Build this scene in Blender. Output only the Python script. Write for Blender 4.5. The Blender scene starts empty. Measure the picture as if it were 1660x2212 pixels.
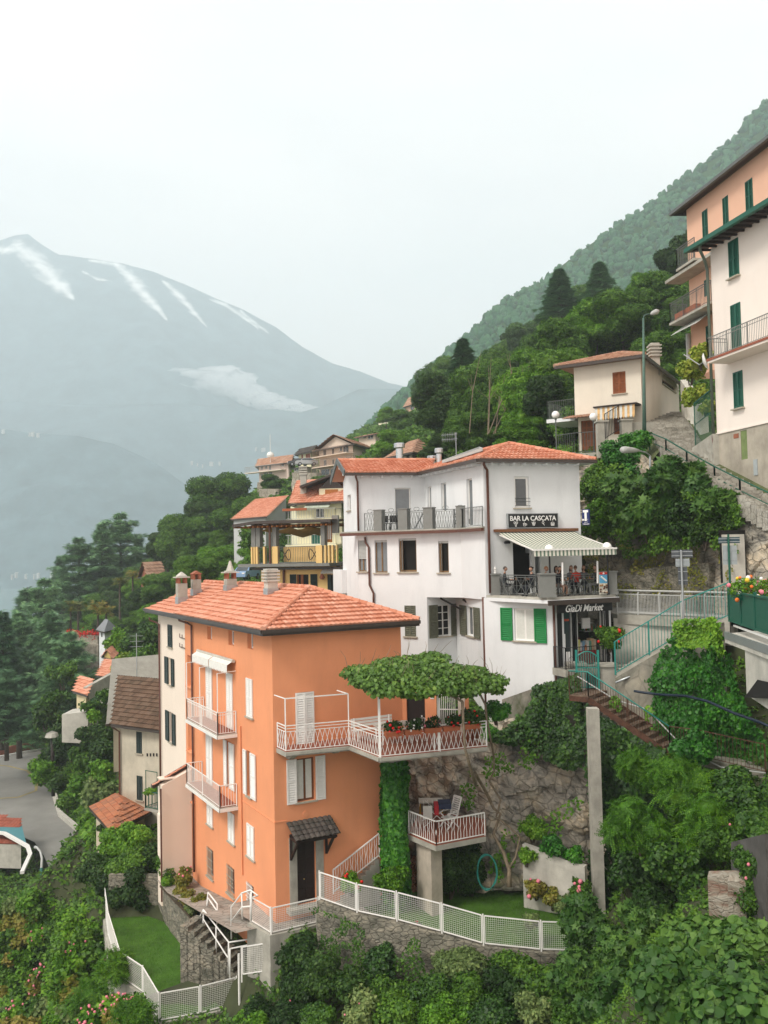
import bpy,bmesh,math,random
import numpy as np
from mathutils import Vector,Matrix,noise as mnoise
from mathutils.bvhtree import BVHTree
from mathutils.geometry import delaunay_2d_cdt
R=math.radians
rnd=random.Random(7)
sc=bpy.context.scene
COL=sc.collection
FP,PITCH,ROLL=1950.0,R(2.47),R(-1.2)
cam_d=bpy.data.cameras.new("camera");cam=bpy.data.objects.new("camera",cam_d);COL.objects.link(cam)
cam_d.sensor_fit='VERTICAL';cam_d.sensor_height=24.0;cam_d.lens=FP/2212.0*24.0
cam_d.clip_start=0.1;cam_d.clip_end=40000
CM=Matrix.Rotation(R(90)+PITCH,4,'X')@Matrix.Rotation(ROLL,4,'Z')
cam.matrix_world=CM
sc.camera=cam
SUN_EL,SUN_AZ=48.0,228.0
w=bpy.data.worlds.new("World");sc.world=w;w.use_nodes=True
nt=w.node_tree;nt.nodes.clear()
wo=nt.nodes.new('ShaderNodeOutputWorld');bg=nt.nodes.new('ShaderNodeBackground')
sky=nt.nodes.new('ShaderNodeTexSky');sky.sky_type='NISHITA';sky.sun_disc=False
sky.sun_elevation=R(SUN_EL);sky.sun_rotation=R(SUN_AZ);sky.air_density=1.5;sky.dust_density=4.0
sk=nt.nodes.new('ShaderNodeVectorMath');sk.operation='SCALE';sk.inputs['Scale'].default_value=0.10
tc=nt.nodes.new('ShaderNodeTexCoord');mp=nt.nodes.new('ShaderNodeMapping');mp.inputs['Scale'].default_value=(1.0,1.0,2.6)
ns=nt.nodes.new('ShaderNodeTexNoise');ns.inputs['Scale'].default_value=1.6;ns.inputs['Detail'].default_value=4;ns.inputs['Roughness'].default_value=.5
cr=nt.nodes.new('ShaderNodeValToRGB')
cr.color_ramp.elements[0].position=.38;cr.color_ramp.elements[0].color=(1.00,.935,.905,1)
cr.color_ramp.elements[1].position=.62;cr.color_ramp.elements[1].color=(1.25,1.135,1.06,1)
mx=nt.nodes.new('ShaderNodeMix');mx.data_type='RGBA';mx.inputs[0].default_value=.88
nt.links.new(tc.outputs['Generated'],mp.inputs['Vector']);nt.links.new(mp.outputs[0],ns.inputs['Vector'])
nt.links.new(ns.outputs['Fac'],cr.inputs['Fac']);nt.links.new(sky.outputs[0],sk.inputs[0])
nt.links.new(sk.outputs[0],mx.inputs[6]);nt.links.new(cr.outputs['Color'],mx.inputs[7])
nt.links.new(mx.outputs[2],bg.inputs['Color']);bg.inputs['Strength'].default_value=.64
nt.links.new(bg.outputs[0],wo.inputs['Surface'])
sun_d=bpy.data.lights.new("sun",'SUN');sun=bpy.data.objects.new("sun",sun_d);COL.objects.link(sun)
sun_d.energy=1.2;sun_d.angle=R(16);sun_d.color=(1.0,.95,.87)
_sv=Vector((math.sin(R(SUN_AZ))*math.cos(R(SUN_EL)),math.cos(R(SUN_AZ))*math.cos(R(SUN_EL)),math.sin(R(SUN_EL))))
sun.rotation_euler=_sv.to_track_quat('Z','Y').to_euler()
sc.view_settings.view_transform='Standard';sc.view_settings.look='None'
sc.view_settings.exposure=0.99;sc.view_settings.gamma=1.0
sc.cycles.use_denoising=True
sc.cycles.max_bounces=6;sc.cycles.diffuse_bounces=3;sc.cycles.glossy_bounces=2;sc.cycles.transmission_bounces=3
sc.cycles.transparent_max_bounces=8;sc.cycles.volume_bounces=7
sc.cycles.caustics_reflective=False;sc.cycles.caustics_refractive=False
sc.cycles.use_adaptive_sampling=True;sc.cycles.adaptive_threshold=0.02
def cropfn(x0,y0,s):return lambda x,y:((x0+x/s)*.54,(y0+y/s)*.54)
K1=cropfn(600,2250,2.3714);K2=cropfn(1000,2250,1.581);K3=cropfn(700,3050,1.66);K4=cropfn(1300,1650,1.3833)
K5=cropfn(1900,1950,2.075);R1=cropfn(2150,1200,1.7965);R2=cropfn(2600,500,1.5802);R3=cropfn(2200,2100,1.8993)
R4=cropfn(1500,2650,1.7474);R5=cropfn(2200,3000,1.8993);L1=cropfn(0,2000,1.66);L2=cropfn(0,2900,1.8444)
L3=cropfn(900,1550,1.66);L4=cropfn(300,2500,2.2127);M1=cropfn(0,900,.97647);M2=cropfn(1400,1050,1.10667)
N3=cropfn(1000,1750,3.4022);N4=cropfn(0,2300,2.764)
PP=lambda x,y:(x,y)
_CR=CM.to_3x3()
def ray(p):
 v=_CR@Vector(((p[0]-830)/FP,-(p[1]-1106)/FP,-1.0));return v/v.y
def at(p,Y):return ray(p)*Y
def gr(p,z):d=ray(p);return d*(z/d.z)
def pxm(Y):return Y/FP
class MB:
 def __init__(s):s.v=[];s.f=[]
 def add(s,vs,fs):
  n=len(s.v);s.v+=[tuple(x)for x in vs];s.f+=[tuple(i+n for i in f)for f in fs];return s
 def quad(s,a,b,c,d):return s.add([a,b,c,d],[(0,1,2,3)])
 def poly(s,pts):return s.add(pts,[tuple(range(len(pts)))])
 def hexa(s,b,t):
  return s.add(list(b)+list(t),[(3,2,1,0),(4,5,6,7),(0,1,5,4),(1,2,6,5),(2,3,7,6),(3,0,4,7)])
 def box(s,x0,x1,y0,y1,z0,z1):
  return s.hexa([(x0,y0,z0),(x1,y0,z0),(x1,y1,z0),(x0,y1,z0)],[(x0,y0,z1),(x1,y0,z1),(x1,y1,z1),(x0,y1,z1)])
 def bar(s,a,b,w,h=None,up=(0,0,1)):
  a=Vector(a);b=Vector(b);h=h or w;d=(b-a)
  if d.length<1e-6:return s
  d.normalize();u=Vector(up)
  if abs(d.dot(u))>.98:u=Vector((1,0,0))if abs(d.x)<.9 else Vector((0,1,0))
  x=d.cross(u).normalized()*(w/2);y=x.cross(d).normalized()*(h/2)
  return s.hexa([a-x-y,a+x-y,a+x+y,a-x+y],[b-x-y,b+x-y,b+x+y,b-x+y])
 def tube(s,pts,r,n=6,cap=True):
  pts=[Vector(p)for p in pts];m=len(pts);rs=r if isinstance(r,(list,tuple))else[r]*m
  base=len(s.v);ref=Vector((0,0,1));px=None
  for i,p in enumerate(pts):
   d=(pts[min(i+1,m-1)]-pts[max(i-1,0)])
   d=d.normalized()if d.length>1e-9 else Vector((0,0,1))
   if px is None:px=d.cross(Vector((0,0,1))if abs(d.z)<.9 else Vector((1,0,0))).normalized()
   else:
    px=(px-d*px.dot(d));px=px.normalized()if px.length>1e-6 else d.orthogonal().normalized()
   py=d.cross(px)
   for k in range(n):
    a=2*math.pi*k/n;s.v.append(tuple(p+(px*math.cos(a)+py*math.sin(a))*rs[i]))
  for i in range(m-1):
   for k in range(n):
    a=base+i*n+k;b=base+i*n+(k+1)%n;s.f.append((a,b,b+n,a+n))
  if cap:
   s.f.append(tuple(base+k for k in reversed(range(n))));s.f.append(tuple(base+(m-1)*n+k for k in range(n)))
  return s
 def lathe(s,c,prof,n=12,axis=None):
  c=Vector(c);base=len(s.v)
  for r,z in prof:
   for k in range(n):
    a=2*math.pi*k/n;s.v.append((c.x+r*math.cos(a),c.y+r*math.sin(a),c.z+z))
  for i in range(len(prof)-1):
   for k in range(n):
    a=base+i*n+k;b=base+i*n+(k+1)%n;s.f.append((a,b,b+n,a+n))
  s.f.append(tuple(base+k for k in reversed(range(n))));s.f.append(tuple(base+(len(prof)-1)*n+k for k in range(n)))
  return s
 def ball(s,c,r,n=10,m=7,sq=(1,1,1)):
  prof=[(max(1e-3,r*math.sin(math.pi*(i+.02)/(m+.04))),-r*math.cos(math.pi*(i+.02)/(m+.04))*sq[2])for i in range(m+1)]
  return s.lathe(c,prof,n)
 def build(s,name,mat,parent=None,smooth=False):
  me=bpy.data.meshes.new(name);me.from_pydata(s.v,[],s.f);me.update()
  return link(name,me,mat,parent,smooth)
def link(name,me,mat,parent=None,smooth=False):
 if smooth:me.polygons.foreach_set('use_smooth',[True]*len(me.polygons))
 if mat:me.materials.append(mat)
 o=bpy.data.objects.new(name,me);COL.objects.link(o)
 if parent is not None:adopt(o,parent)
 return o
def worldof(o):
 m=o.matrix_basis.copy()
 if o.parent:return worldof(o.parent)@o.matrix_parent_inverse@m
 return m
def adopt(o,parent):o.parent=parent;o.matrix_parent_inverse=worldof(parent).inverted()
def tag(o,label=None,cat=None,group=None,kind=None):
 if label:o['label']=label
 if cat:o['category']=cat
 if group:o['group']=group
 if kind:o['kind']=kind
 return o
def thing(name,label,cat,loc=(0,0,0),group=None):
 o=bpy.data.objects.new(name,None);COL.objects.link(o);o.location=loc;o.empty_display_size=.2
 return tag(o,label,cat,group)
def kids(o):return[c for c in bpy.data.objects if c.parent is o]
_kid={}
def dup(root,loc,rz=0.0,s=1.0,label=None,group=None,first=False):
 def kk(o):
  if o.name not in _kid:_kid[o.name]=kids(o)
  return _kid[o.name]
 r=root if first else root.copy()
 if not first:COL.objects.link(r)
 r.location=loc;r.rotation_euler=(0,0,rz);r.scale=(s,s,s)if not isinstance(s,(tuple,list))else s
 if label:r['label']=label
 if group:r['group']=group
 if not first:
  for ch in kk(root):
   c=ch.copy();COL.objects.link(c);c.parent=r
   for g in kk(ch):
    d=g.copy();COL.objects.link(d);d.parent=c
 return r
_M={}
def rgb(c):return(c[0],c[1],c[2],1)
def shade(c,k):return tuple(max(0,x*k)for x in c)
def _nt(name):
 m=bpy.data.materials.new(name);m.use_nodes=True;n=m.node_tree
 return m,n,n.nodes['Principled BSDF']
def mat(name,c,rough=.7,var=.12,scale=3.0,bump=.0,bscale=40.,c2=None,metal=0,spec=.3,stain=0.,emit=None,coat=0):
 """plain procedural surface: two scales of noise over the base colour, optional bump and patchy weather stains"""
 if name in _M:return _M[name]
 m,n,b=_nt(name);L=n.links.new
 t=n.nodes.new('ShaderNodeTexCoord');nz=n.nodes.new('ShaderNodeTexNoise');nz.inputs['Scale'].default_value=scale
 nz.inputs['Detail'].default_value=6;nz.inputs['Roughness'].default_value=.62;L(t.outputs['Object'],nz.inputs['Vector'])
 r=n.nodes.new('ShaderNodeValToRGB');r.color_ramp.elements[0].position=.3;r.color_ramp.elements[1].position=.7
 r.color_ramp.elements[0].color=rgb(shade(c2 or c,1-var));r.color_ramp.elements[1].color=rgb(shade(c,1+var*.5))
 L(nz.outputs['Fac'],r.inputs['Fac']);out=r.outputs['Color']
 if stain:
  mp=n.nodes.new('ShaderNodeMapping');mp.inputs['Scale'].default_value=(1.3,1.3,.28);L(t.outputs['Object'],mp.inputs['Vector'])
  n2=n.nodes.new('ShaderNodeTexNoise');n2.inputs['Scale'].default_value=.9;n2.inputs['Detail'].default_value=7;n2.inputs['Roughness'].default_value=.7
  L(mp.outputs[0],n2.inputs['Vector']);r2=n.nodes.new('ShaderNodeValToRGB');r2.color_ramp.elements[0].position=.50;r2.color_ramp.elements[1].position=.78
  L(n2.outputs['Fac'],r2.inputs['Fac']);mm=n.nodes.new('ShaderNodeMath');mm.operation='MULTIPLY';mm.inputs[1].default_value=stain
  L(r2.outputs['Color'],mm.inputs[0]);x=n.nodes.new('ShaderNodeMix');x.data_type='RGBA';L(mm.outputs[0],x.inputs[0]);L(out,x.inputs[6])
  x.inputs[7].default_value=(c[0]*.42,c[1]*.42,c[2]*.42,1);out=x.outputs[2]
 L(out,b.inputs['Base Color']);b.inputs['Roughness'].default_value=rough;b.inputs['Metallic'].default_value=metal
 b.inputs['Specular IOR Level'].default_value=spec;b.inputs['Coat Weight'].default_value=coat
 if bump:
  n3=n.nodes.new('ShaderNodeTexNoise');n3.inputs['Scale'].default_value=bscale;n3.inputs['Detail'].default_value=4;L(t.outputs['Object'],n3.inputs['Vector'])
  bp=n.nodes.new('ShaderNodeBump');bp.inputs['Strength'].default_value=bump;bp.inputs['Distance'].default_value=.02
  L(n3.outputs['Fac'],bp.inputs['Height']);L(bp.outputs[0],b.inputs['Normal'])
 if emit:b.inputs['Emission Color'].default_value=rgb(c);b.inputs['Emission Strength'].default_value=emit
 _M[name]=m;return m
def mat_isl(name,cols,rough=.7,spec=.2,dirt=0.,dcol=(.1,.1,.08)):
 """colour picked per island of the mesh (per tile, per leaf, per stone)"""
 if name in _M:return _M[name]
 m,n,b=_nt(name);L=n.links.new
 g=n.nodes.new('ShaderNodeNewGeometry');r=n.nodes.new('ShaderNodeValToRGB');els=r.color_ramp.elements
 while len(els)<len(cols):els.new(.5)
 for i,c in enumerate(cols):els[i].position=i/(len(cols)-1);els[i].color=rgb(c)
 L(g.outputs['Random Per Island'],r.inputs['Fac']);out=r.outputs['Color']
 t=n.nodes.new('ShaderNodeTexCoord');nz=n.nodes.new('ShaderNodeTexNoise');nz.inputs['Scale'].default_value=1.1;nz.inputs['Detail'].default_value=7
 nz.inputs['Roughness'].default_value=.7;L(t.outputs['Object'],nz.inputs['Vector'])
 r2=n.nodes.new('ShaderNodeValToRGB');r2.color_ramp.elements[0].position=.45;r2.color_ramp.elements[1].position=.75;L(nz.outputs['Fac'],r2.inputs['Fac'])
 mm=n.nodes.new('ShaderNodeMath');mm.operation='MULTIPLY';mm.inputs[1].default_value=dirt;L(r2.outputs['Color'],mm.inputs[0])
 x=n.nodes.new('ShaderNodeMix');x.data_type='RGBA';L(mm.outputs[0],x.inputs[0]);L(out,x.inputs[6]);x.inputs[7].default_value=rgb(dcol)
 L(x.outputs[2],b.inputs['Base Color']);b.inputs['Roughness'].default_value=rough;b.inputs['Specular IOR Level'].default_value=spec
 _M[name]=m;return m
def mat_leaf(name,c0,c1,c2=None,gloss=.25,trans=.30,patch=.35):
 if name in _M:return _M[name]
 m,n,b=_nt(name);L=n.links.new
 g=n.nodes.new('ShaderNodeNewGeometry');r=n.nodes.new('ShaderNodeValToRGB');els=r.color_ramp.elements
 cols=[c0,c1]+([c2]if c2 else[])
 while len(els)<len(cols):els.new(.5)
 for i,c in enumerate(cols):els[i].position=(0,.6,1)[i]if c2 else i;els[i].color=rgb(c)
 t=n.nodes.new('ShaderNodeTexCoord');nz=n.nodes.new('ShaderNodeTexNoise');nz.inputs['Scale'].default_value=.9;nz.inputs['Detail'].default_value=3
 L(t.outputs['Object'],nz.inputs['Vector'])
 oi=n.nodes.new('ShaderNodeObjectInfo')
 a=n.nodes.new('ShaderNodeMath');a.operation='MULTIPLY_ADD';a.inputs[1].default_value=patch*4.5;a.inputs[2].default_value=-patch*2.25
 L(nz.outputs['Fac'],a.inputs[0]);a2=n.nodes.new('ShaderNodeMath');a2.operation='ADD';L(a.outputs[0],a2.inputs[0])
 L(g.outputs['Random Per Island'],a2.inputs[1])
 a3=n.nodes.new('ShaderNodeMath');a3.operation='MULTIPLY_ADD';a3.inputs[1].default_value=.60;a3.inputs[2].default_value=-.30;L(oi.outputs['Random'],a3.inputs[0])
 a4=n.nodes.new('ShaderNodeMath');a4.operation='ADD';a4.use_clamp=True;L(a2.outputs[0],a4.inputs[0]);L(a3.outputs[0],a4.inputs[1])
 L(a4.outputs[0],r.inputs['Fac'])
 L(r.outputs['Color'],b.inputs['Base Color']);b.inputs['Roughness'].default_value=.5;b.inputs['Specular IOR Level'].default_value=gloss
 tr=n.nodes.new('ShaderNodeBsdfTranslucent');L(r.outputs['Color'],tr.inputs['Color'])
 mxs=n.nodes.new('ShaderNodeMixShader');mxs.inputs[0].default_value=trans
 L(b.outputs[0],mxs.inputs[1]);L(tr.outputs[0],mxs.inputs[2]);L(mxs.outputs[0],n.nodes['Material Output'].inputs['Surface'])
 _M[name]=m;return m
def mat_rock(name,c0,c1,c2,scale=.8,bump=1.,stretch=(1,1,1),crack=.8):
 if name in _M:return _M[name]
 m,n,b=_nt(name);L=n.links.new
 t=n.nodes.new('ShaderNodeTexCoord');mp=n.nodes.new('ShaderNodeMapping');mp.inputs['Scale'].default_value=stretch;L(t.outputs['Object'],mp.inputs['Vector'])
 nz=n.nodes.new('ShaderNodeTexNoise');nz.inputs['Scale'].default_value=scale;nz.inputs['Detail'].default_value=9;nz.inputs['Roughness'].default_value=.68;nz.inputs['Distortion'].default_value=.6
 L(mp.outputs[0],nz.inputs['Vector']);r=n.nodes.new('ShaderNodeValToRGB');els=r.color_ramp.elements;els.new(.5)
 for i,(p,c)in enumerate(((.34,c0),(.5,c1),(.66,c2))):els[i].position=p;els[i].color=rgb(c)
 L(nz.outputs['Fac'],r.inputs['Fac'])
 vo=n.nodes.new('ShaderNodeTexVoronoi');vo.feature='DISTANCE_TO_EDGE';vo.inputs['Scale'].default_value=scale*2.2;L(mp.outputs[0],vo.inputs['Vector'])
 r2=n.nodes.new('ShaderNodeValToRGB');r2.color_ramp.elements[0].color=(1-crack,1-crack,1-crack,1);r2.color_ramp.elements[1].position=.07;L(vo.outputs['Distance'],r2.inputs['Fac'])
 x=n.nodes.new('ShaderNodeMix');x.data_type='RGBA';x.blend_type='MULTIPLY';x.inputs[0].default_value=1;L(r.outputs['Color'],x.inputs[6]);L(r2.outputs['Color'],x.inputs[7])
 L(x.outputs[2],b.inputs['Base Color']);b.inputs['Roughness'].default_value=.85;b.inputs['Specular IOR Level'].default_value=.2
 mu=n.nodes.new('ShaderNodeMath');mu.operation='MULTIPLY';L(nz.outputs['Fac'],mu.inputs[0]);L(r2.outputs['Color'],mu.inputs[1])
 bp=n.nodes.new('ShaderNodeBump');bp.inputs['Strength'].default_value=bump;bp.inputs['Distance'].default_value=.15;L(mu.outputs[0],bp.inputs['Height']);L(bp.outputs[0],b.inputs['Normal'])
 _M[name]=m;return m
WHITE=mat('white_render',(.74,.76,.765),.85,.05,.6,.25,40,stain=.20)
ORANGE=mat('orange_render',(.80,.325,.16),.85,.08,.35,.3,35,stain=.16)
ORANGE_L=ORANGE
CREAM=mat('cream_render',(.82,.71,.60),.85,.04,.6,.15,45,stain=.05)
PINK=mat('pink_render',(.84,.755,.68),.85,.04,.5,.15,45,stain=.08)
PEACH=mat('peach_render',(.78,.47,.33),.85,.04,.5,.15,45,stain=.08)
WHITEP=mat('white_paint',(.82,.81,.77),.4,.04,6)
IRON=mat('grey_iron',(.11,.12,.115),.5,.15,9)
BLACKM=mat('black_metal',(.02,.02,.022),.5,.15,9)
GUTTER=mat('brown_gutter',(.055,.042,.035),.4,.15,5,spec=.4)
PIPE=mat('copper_brown_pipe',(.115,.045,.03),.45,.15,5,spec=.4)
GREYP=mat('grey_paint',(.20,.205,.19),.6,.1,5)
TEAL=mat('teal_paint',(.03,.24,.20),.45,.1,6)
DKGREEN=mat('dark_green_paint',(.012,.10,.065),.5,.12,6)
BRGREEN=mat('bright_green_paint',(.012,.22,.055),.5,.12,6)
SAGE=mat('weathered_sage_paint',(.13,.135,.095),.75,.3,8,.3)
BLKGREEN=mat('black_green_paint',(.018,.033,.03),.5,.12,6)
STONE=mat('sill_stone',(.42,.38,.30),.8,.12,8,.4)
CONC=mat('weathered_concrete',(.40,.385,.33),.9,.25,1.6,.6,20,stain=.6)
CONC2=mat('pale_concrete',(.52,.50,.44),.9,.2,1.6,.6,20,stain=.45)
GLASS=mat('window_glass',(.035,.045,.05),.06,.2,2,spec=.9)
GLASSG=mat('grey_window_glass',(.16,.18,.19),.08,.2,2,spec=.9)
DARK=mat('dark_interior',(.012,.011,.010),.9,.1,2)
CURT=mat('white_curtain',(.66,.67,.62),.9,.08,12)
WOOD=mat('brown_wood',(.17,.07,.03),.6,.25,9)
OLDWOOD=mat('golden_wood_frame',(.22,.13,.06),.6,.25,9)
DKWOOD=mat('dark_wood',(.022,.013,.011),.55,.3,9)
REDWOOD=mat('red_brown_wood',(.25,.075,.022),.6,.25,7)
BRICK=mat('red_brick',(.32,.12,.07),.9,.25,12,.6)
TILE=mat_isl('new_terracotta_tiles',[(.50,.19,.11),(.58,.25,.155),(.66,.345,.24),(.54,.21,.125)],.75,.2,.25,(.55,.25,.16))
TILEO=mat_isl('weathered_roof_tiles',[(.36,.19,.125),(.43,.25,.17),(.52,.33,.23),(.39,.21,.14)],.85,.15,.5,(.20,.15,.11))
TILEB=mat_isl('old_brown_tiles',[(.10,.065,.045),(.15,.095,.065),(.18,.12,.085)],.9,.1,.4,(.07,.07,.05))
TILEK=mat_isl('charcoal_roof_tiles',[(.05,.045,.04),(.075,.065,.058),(.10,.085,.075)],.8,.2,.4,(.05,.06,.04))
TERRAC=mat('terracotta_pot',(.42,.13,.06),.8,.15,8)
TERRF=mat('terracotta_floor',(.30,.10,.06),.8,.15,8)
GALV=mat('galvanised_steel',(.42,.45,.46),.35,.1,8,metal=.7)
GREYR=mat('pale_grey_railing_paint',(.42,.43,.41),.5,.08,6)
GLOBE=mat('milk_glass_globe',(.88,.87,.84),.25,.02,3,spec=.6)
BARK=mat('tree_bark',(.10,.08,.06),.95,.4,5,.8,15)
VINEBARK=mat('pale_vine_bark',(.24,.19,.13),.95,.4,5,.8,15)
ASPH=mat('asphalt',(.25,.245,.225),.95,.28,.12,.3,30)
SOIL=mat('hillside_soil',(.055,.065,.03),1,.45,.6,.6,4)
GRASSM=mat('lawn_turf',(.065,.150,.018),1,.45,1.4,.5,30)
ROCK=mat_rock('grey_ochre_rock',(.13,.13,.12),(.40,.365,.30),(.62,.51,.36),.7,1.2,(1.2,.8,1.5),.35)
RUBBLE=mat_rock('rubble_stone_wall',(.11,.11,.085),(.24,.225,.18),(.38,.34,.26),1.5,1.0,(1,1,1.7),.45)
LF=dict(
 broad=mat_leaf('broadleaf_foliage',(.031,.085,.010),(.076,.177,.021),(.141,.275,.028)),
 light=mat_leaf('fresh_green_foliage',(.056,.151,.010),(.123,.293,.021),(.209,.390,.032)),
 dark=mat_leaf('dark_green_foliage',(.016,.044,.009),(.034,.086,.016),(.067,.136,.022)),
 conif=mat_leaf('conifer_needles',(.039,.103,.045),(.087,.205,.083),(.164,.315,.115),trans=.15),
 cedar=mat_leaf('cedar_needles',(.075,.164,.079),(.138,.281,.125),(.239,.414,.171),trans=.15),
 ivy=mat_leaf('ivy_leaves',(.016,.053,.009),(.041,.117,.014),(.087,.196,.018),gloss=.4),
 bivy=mat_leaf('bright_ivy_leaves',(.021,.117,.010),(.044,.203,.017),(.092,.290,.022),gloss=.4),
 vine=mat_leaf('kiwi_vine_leaves',(.066,.151,.018),(.123,.240,.032),(.217,.346,.055),gloss=.4),
 fig=mat_leaf('fig_leaves',(.032,.097,.016),(.071,.164,.026),(.128,.246,.043),gloss=.3),
 robin=mat_leaf('robinia_leaflets',(.040,.127,.008),(.081,.216,.013),(.144,.299,.020)),
 olive=mat_leaf('silvery_shrub_leaves',(.095,.151,.046),(.170,.248,.077),(.266,.337,.109)),
 dry=mat_leaf('dry_yellow_green_plants',(.133,.161,.023),(.247,.248,.036),(.323,.266,.064)),
 gold=mat_leaf('golden_green_leaves',(.133,.213,.016),(.266,.355,.036),(.492,.532,.092)),
 palm=mat_leaf('palm_fronds',(.095,.133,.013),(.190,.213,.028),(.380,.266,.046)),
 grass=mat_leaf('grass_blades',(.056,.169,.010),(.103,.256,.015),(.190,.355,.028),gloss=.1,trans=.2))
FLRED=mat('red_petals',(.62,.02,.015),.6,.2,20)
FLPINK=mat('pink_petals',(.75,.22,.28),.6,.2,20)
FLWHITE=mat('white_petals',(.8,.78,.75),.6,.1,20)
FLORANGE=mat('orange_petals',(.75,.18,.03),.6,.2,20)
FLYEL=mat('yellow_petals',(.8,.55,.05),.6,.2,20)
class Fr:
 """a vertical wall plane: u runs along it, z is height, d sticks out of it towards the outside"""
 def __init__(s,a,b):
  s.o=Vector((a[0],a[1],0));d=Vector((b[0]-a[0],b[1]-a[1],0));s.len=d.length;s.u=d.normalized()
  s.n=Vector((s.u.y,-s.u.x,0))
  if s.n.dot(-s.o)<0:s.n=-s.n
 def hit(s,p,d=0.0):
  r=ray(p);o=s.o+s.n*d;return r*(s.n.dot(o)/s.n.dot(r))
 def uz(s,p,d=0.0):
  h=s.hit(p,d);return((h-s.o).dot(s.u),h.z)
 def pt(s,u,z,d=0.0):return s.o+s.u*u+s.n*d+Vector((0,0,z))
 def rect(s,p0,p1,d=0.0):
  a=s.uz(p0,d);b=s.uz(p1,d);return(min(a[0],b[0]),max(a[0],b[0]),min(a[1],b[1]),max(a[1],b[1]))
 def box(s,mb,u0,u1,z0,z1,d0,d1):
  P=s.pt;return mb.hexa([P(u0,z0,d0),P(u1,z0,d0),P(u1,z0,d1),P(u0,z0,d1)],[P(u0,z1,d0),P(u1,z1,d0),P(u1,z1,d1),P(u0,z1,d1)])
def wall(mb,F,u0,u1,z0,z1,holes=(),depth=.24):
 us=sorted(set([u0,u1]+[x for h in holes for x in h[:2]if u0<x<u1]));zs=sorted(set([z0,z1]+[x for h in holes for x in h[2:4]if z0<x<z1]))
 for a,b in zip(us,us[1:]):
  for c,d in zip(zs,zs[1:]):
   cu,cz=(a+b)/2,(c+d)/2
   if any(h[0]<cu<h[1]and h[2]<cz<h[3]for h in holes):continue
   mb.quad(F.pt(a,c),F.pt(b,c),F.pt(b,d),F.pt(a,d))
 for h in holes:
  a,b,c,d=h[:4];e=-depth;P=F.pt
  mb.quad(P(a,c),P(b,c),P(b,c,e),P(a,c,e));mb.quad(P(a,d),P(b,d),P(b,d,e),P(a,d,e))
  mb.quad(P(a,c),P(a,d),P(a,d,e),P(a,c,e));mb.quad(P(b,c),P(b,d),P(b,d,e),P(b,c,e))
def sill(F,r,parent,m=None,out=.10,th=.07,ext=.10):
 mb=MB();F.box(mb,r[0]-ext,r[1]+ext,r[2]-th,r[2]-.003,-.05,out);return mb.build('sill',m or STONE,parent)
def window(F,r,parent,fm,gm=None,depth=.16,panes=(2,1),sl=True,sm=None,name='window',curtain=False,fw=.06,bars=None,opened=False):
 u0,u1,z0,z1=r;u0+=.003;u1-=.003;z0+=.003;z1-=.003;f=MB();d0,d1=-depth-.03,-depth+.03
 F.box(f,u0,u0+fw,z0,z1,d0,d1);F.box(f,u1-fw,u1,z0,z1,d0,d1)
 F.box(f,u0+fw,u1-fw,z0,z0+fw,d0,d1);F.box(f,u0+fw,u1-fw,z1-fw,z1,d0,d1)
 for i in range(1,panes[0]):
  u=u0+(u1-u0)*i/panes[0];F.box(f,u-fw*.6,u+fw*.6,z0+fw,z1-fw,d0,d1+.004)
 for j in range(1,panes[1]):
  z=z0+(z1-z0)*j/panes[1];F.box(f,u0+fw,u1-fw,z-.02,z+.02,d0+.005,d1-.005)
 o=f.build(name,fm,parent)
 g=MB();F.box(g,u0+fw*.5,u1-fw*.5,z0+fw*.5,z1-fw*.5,-depth-.012,-depth+.002)
 g.build('pane',gm or GLASS,o)
 if curtain:
  c=MB();n=14
  for s0,s1 in((u0+fw,(u0+u1)/2-.03),((u0+u1)/2+.03,u1-fw)):
   for i in range(n):
    a=s0+(s1-s0)*i/n;b=s0+(s1-s0)*(i+1)/n
    da=-depth+.012+.012*(i%2);db=-depth+.012+.012*((i+1)%2)
    c.quad(F.pt(a,z0+fw,da),F.pt(b,z0+fw,db),F.pt(b,z1-fw,db),F.pt(a,z1-fw,da))
  c.build('curtain',CURT,o)
 if sl:sill(F,r,o,sm)
 return o
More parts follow.
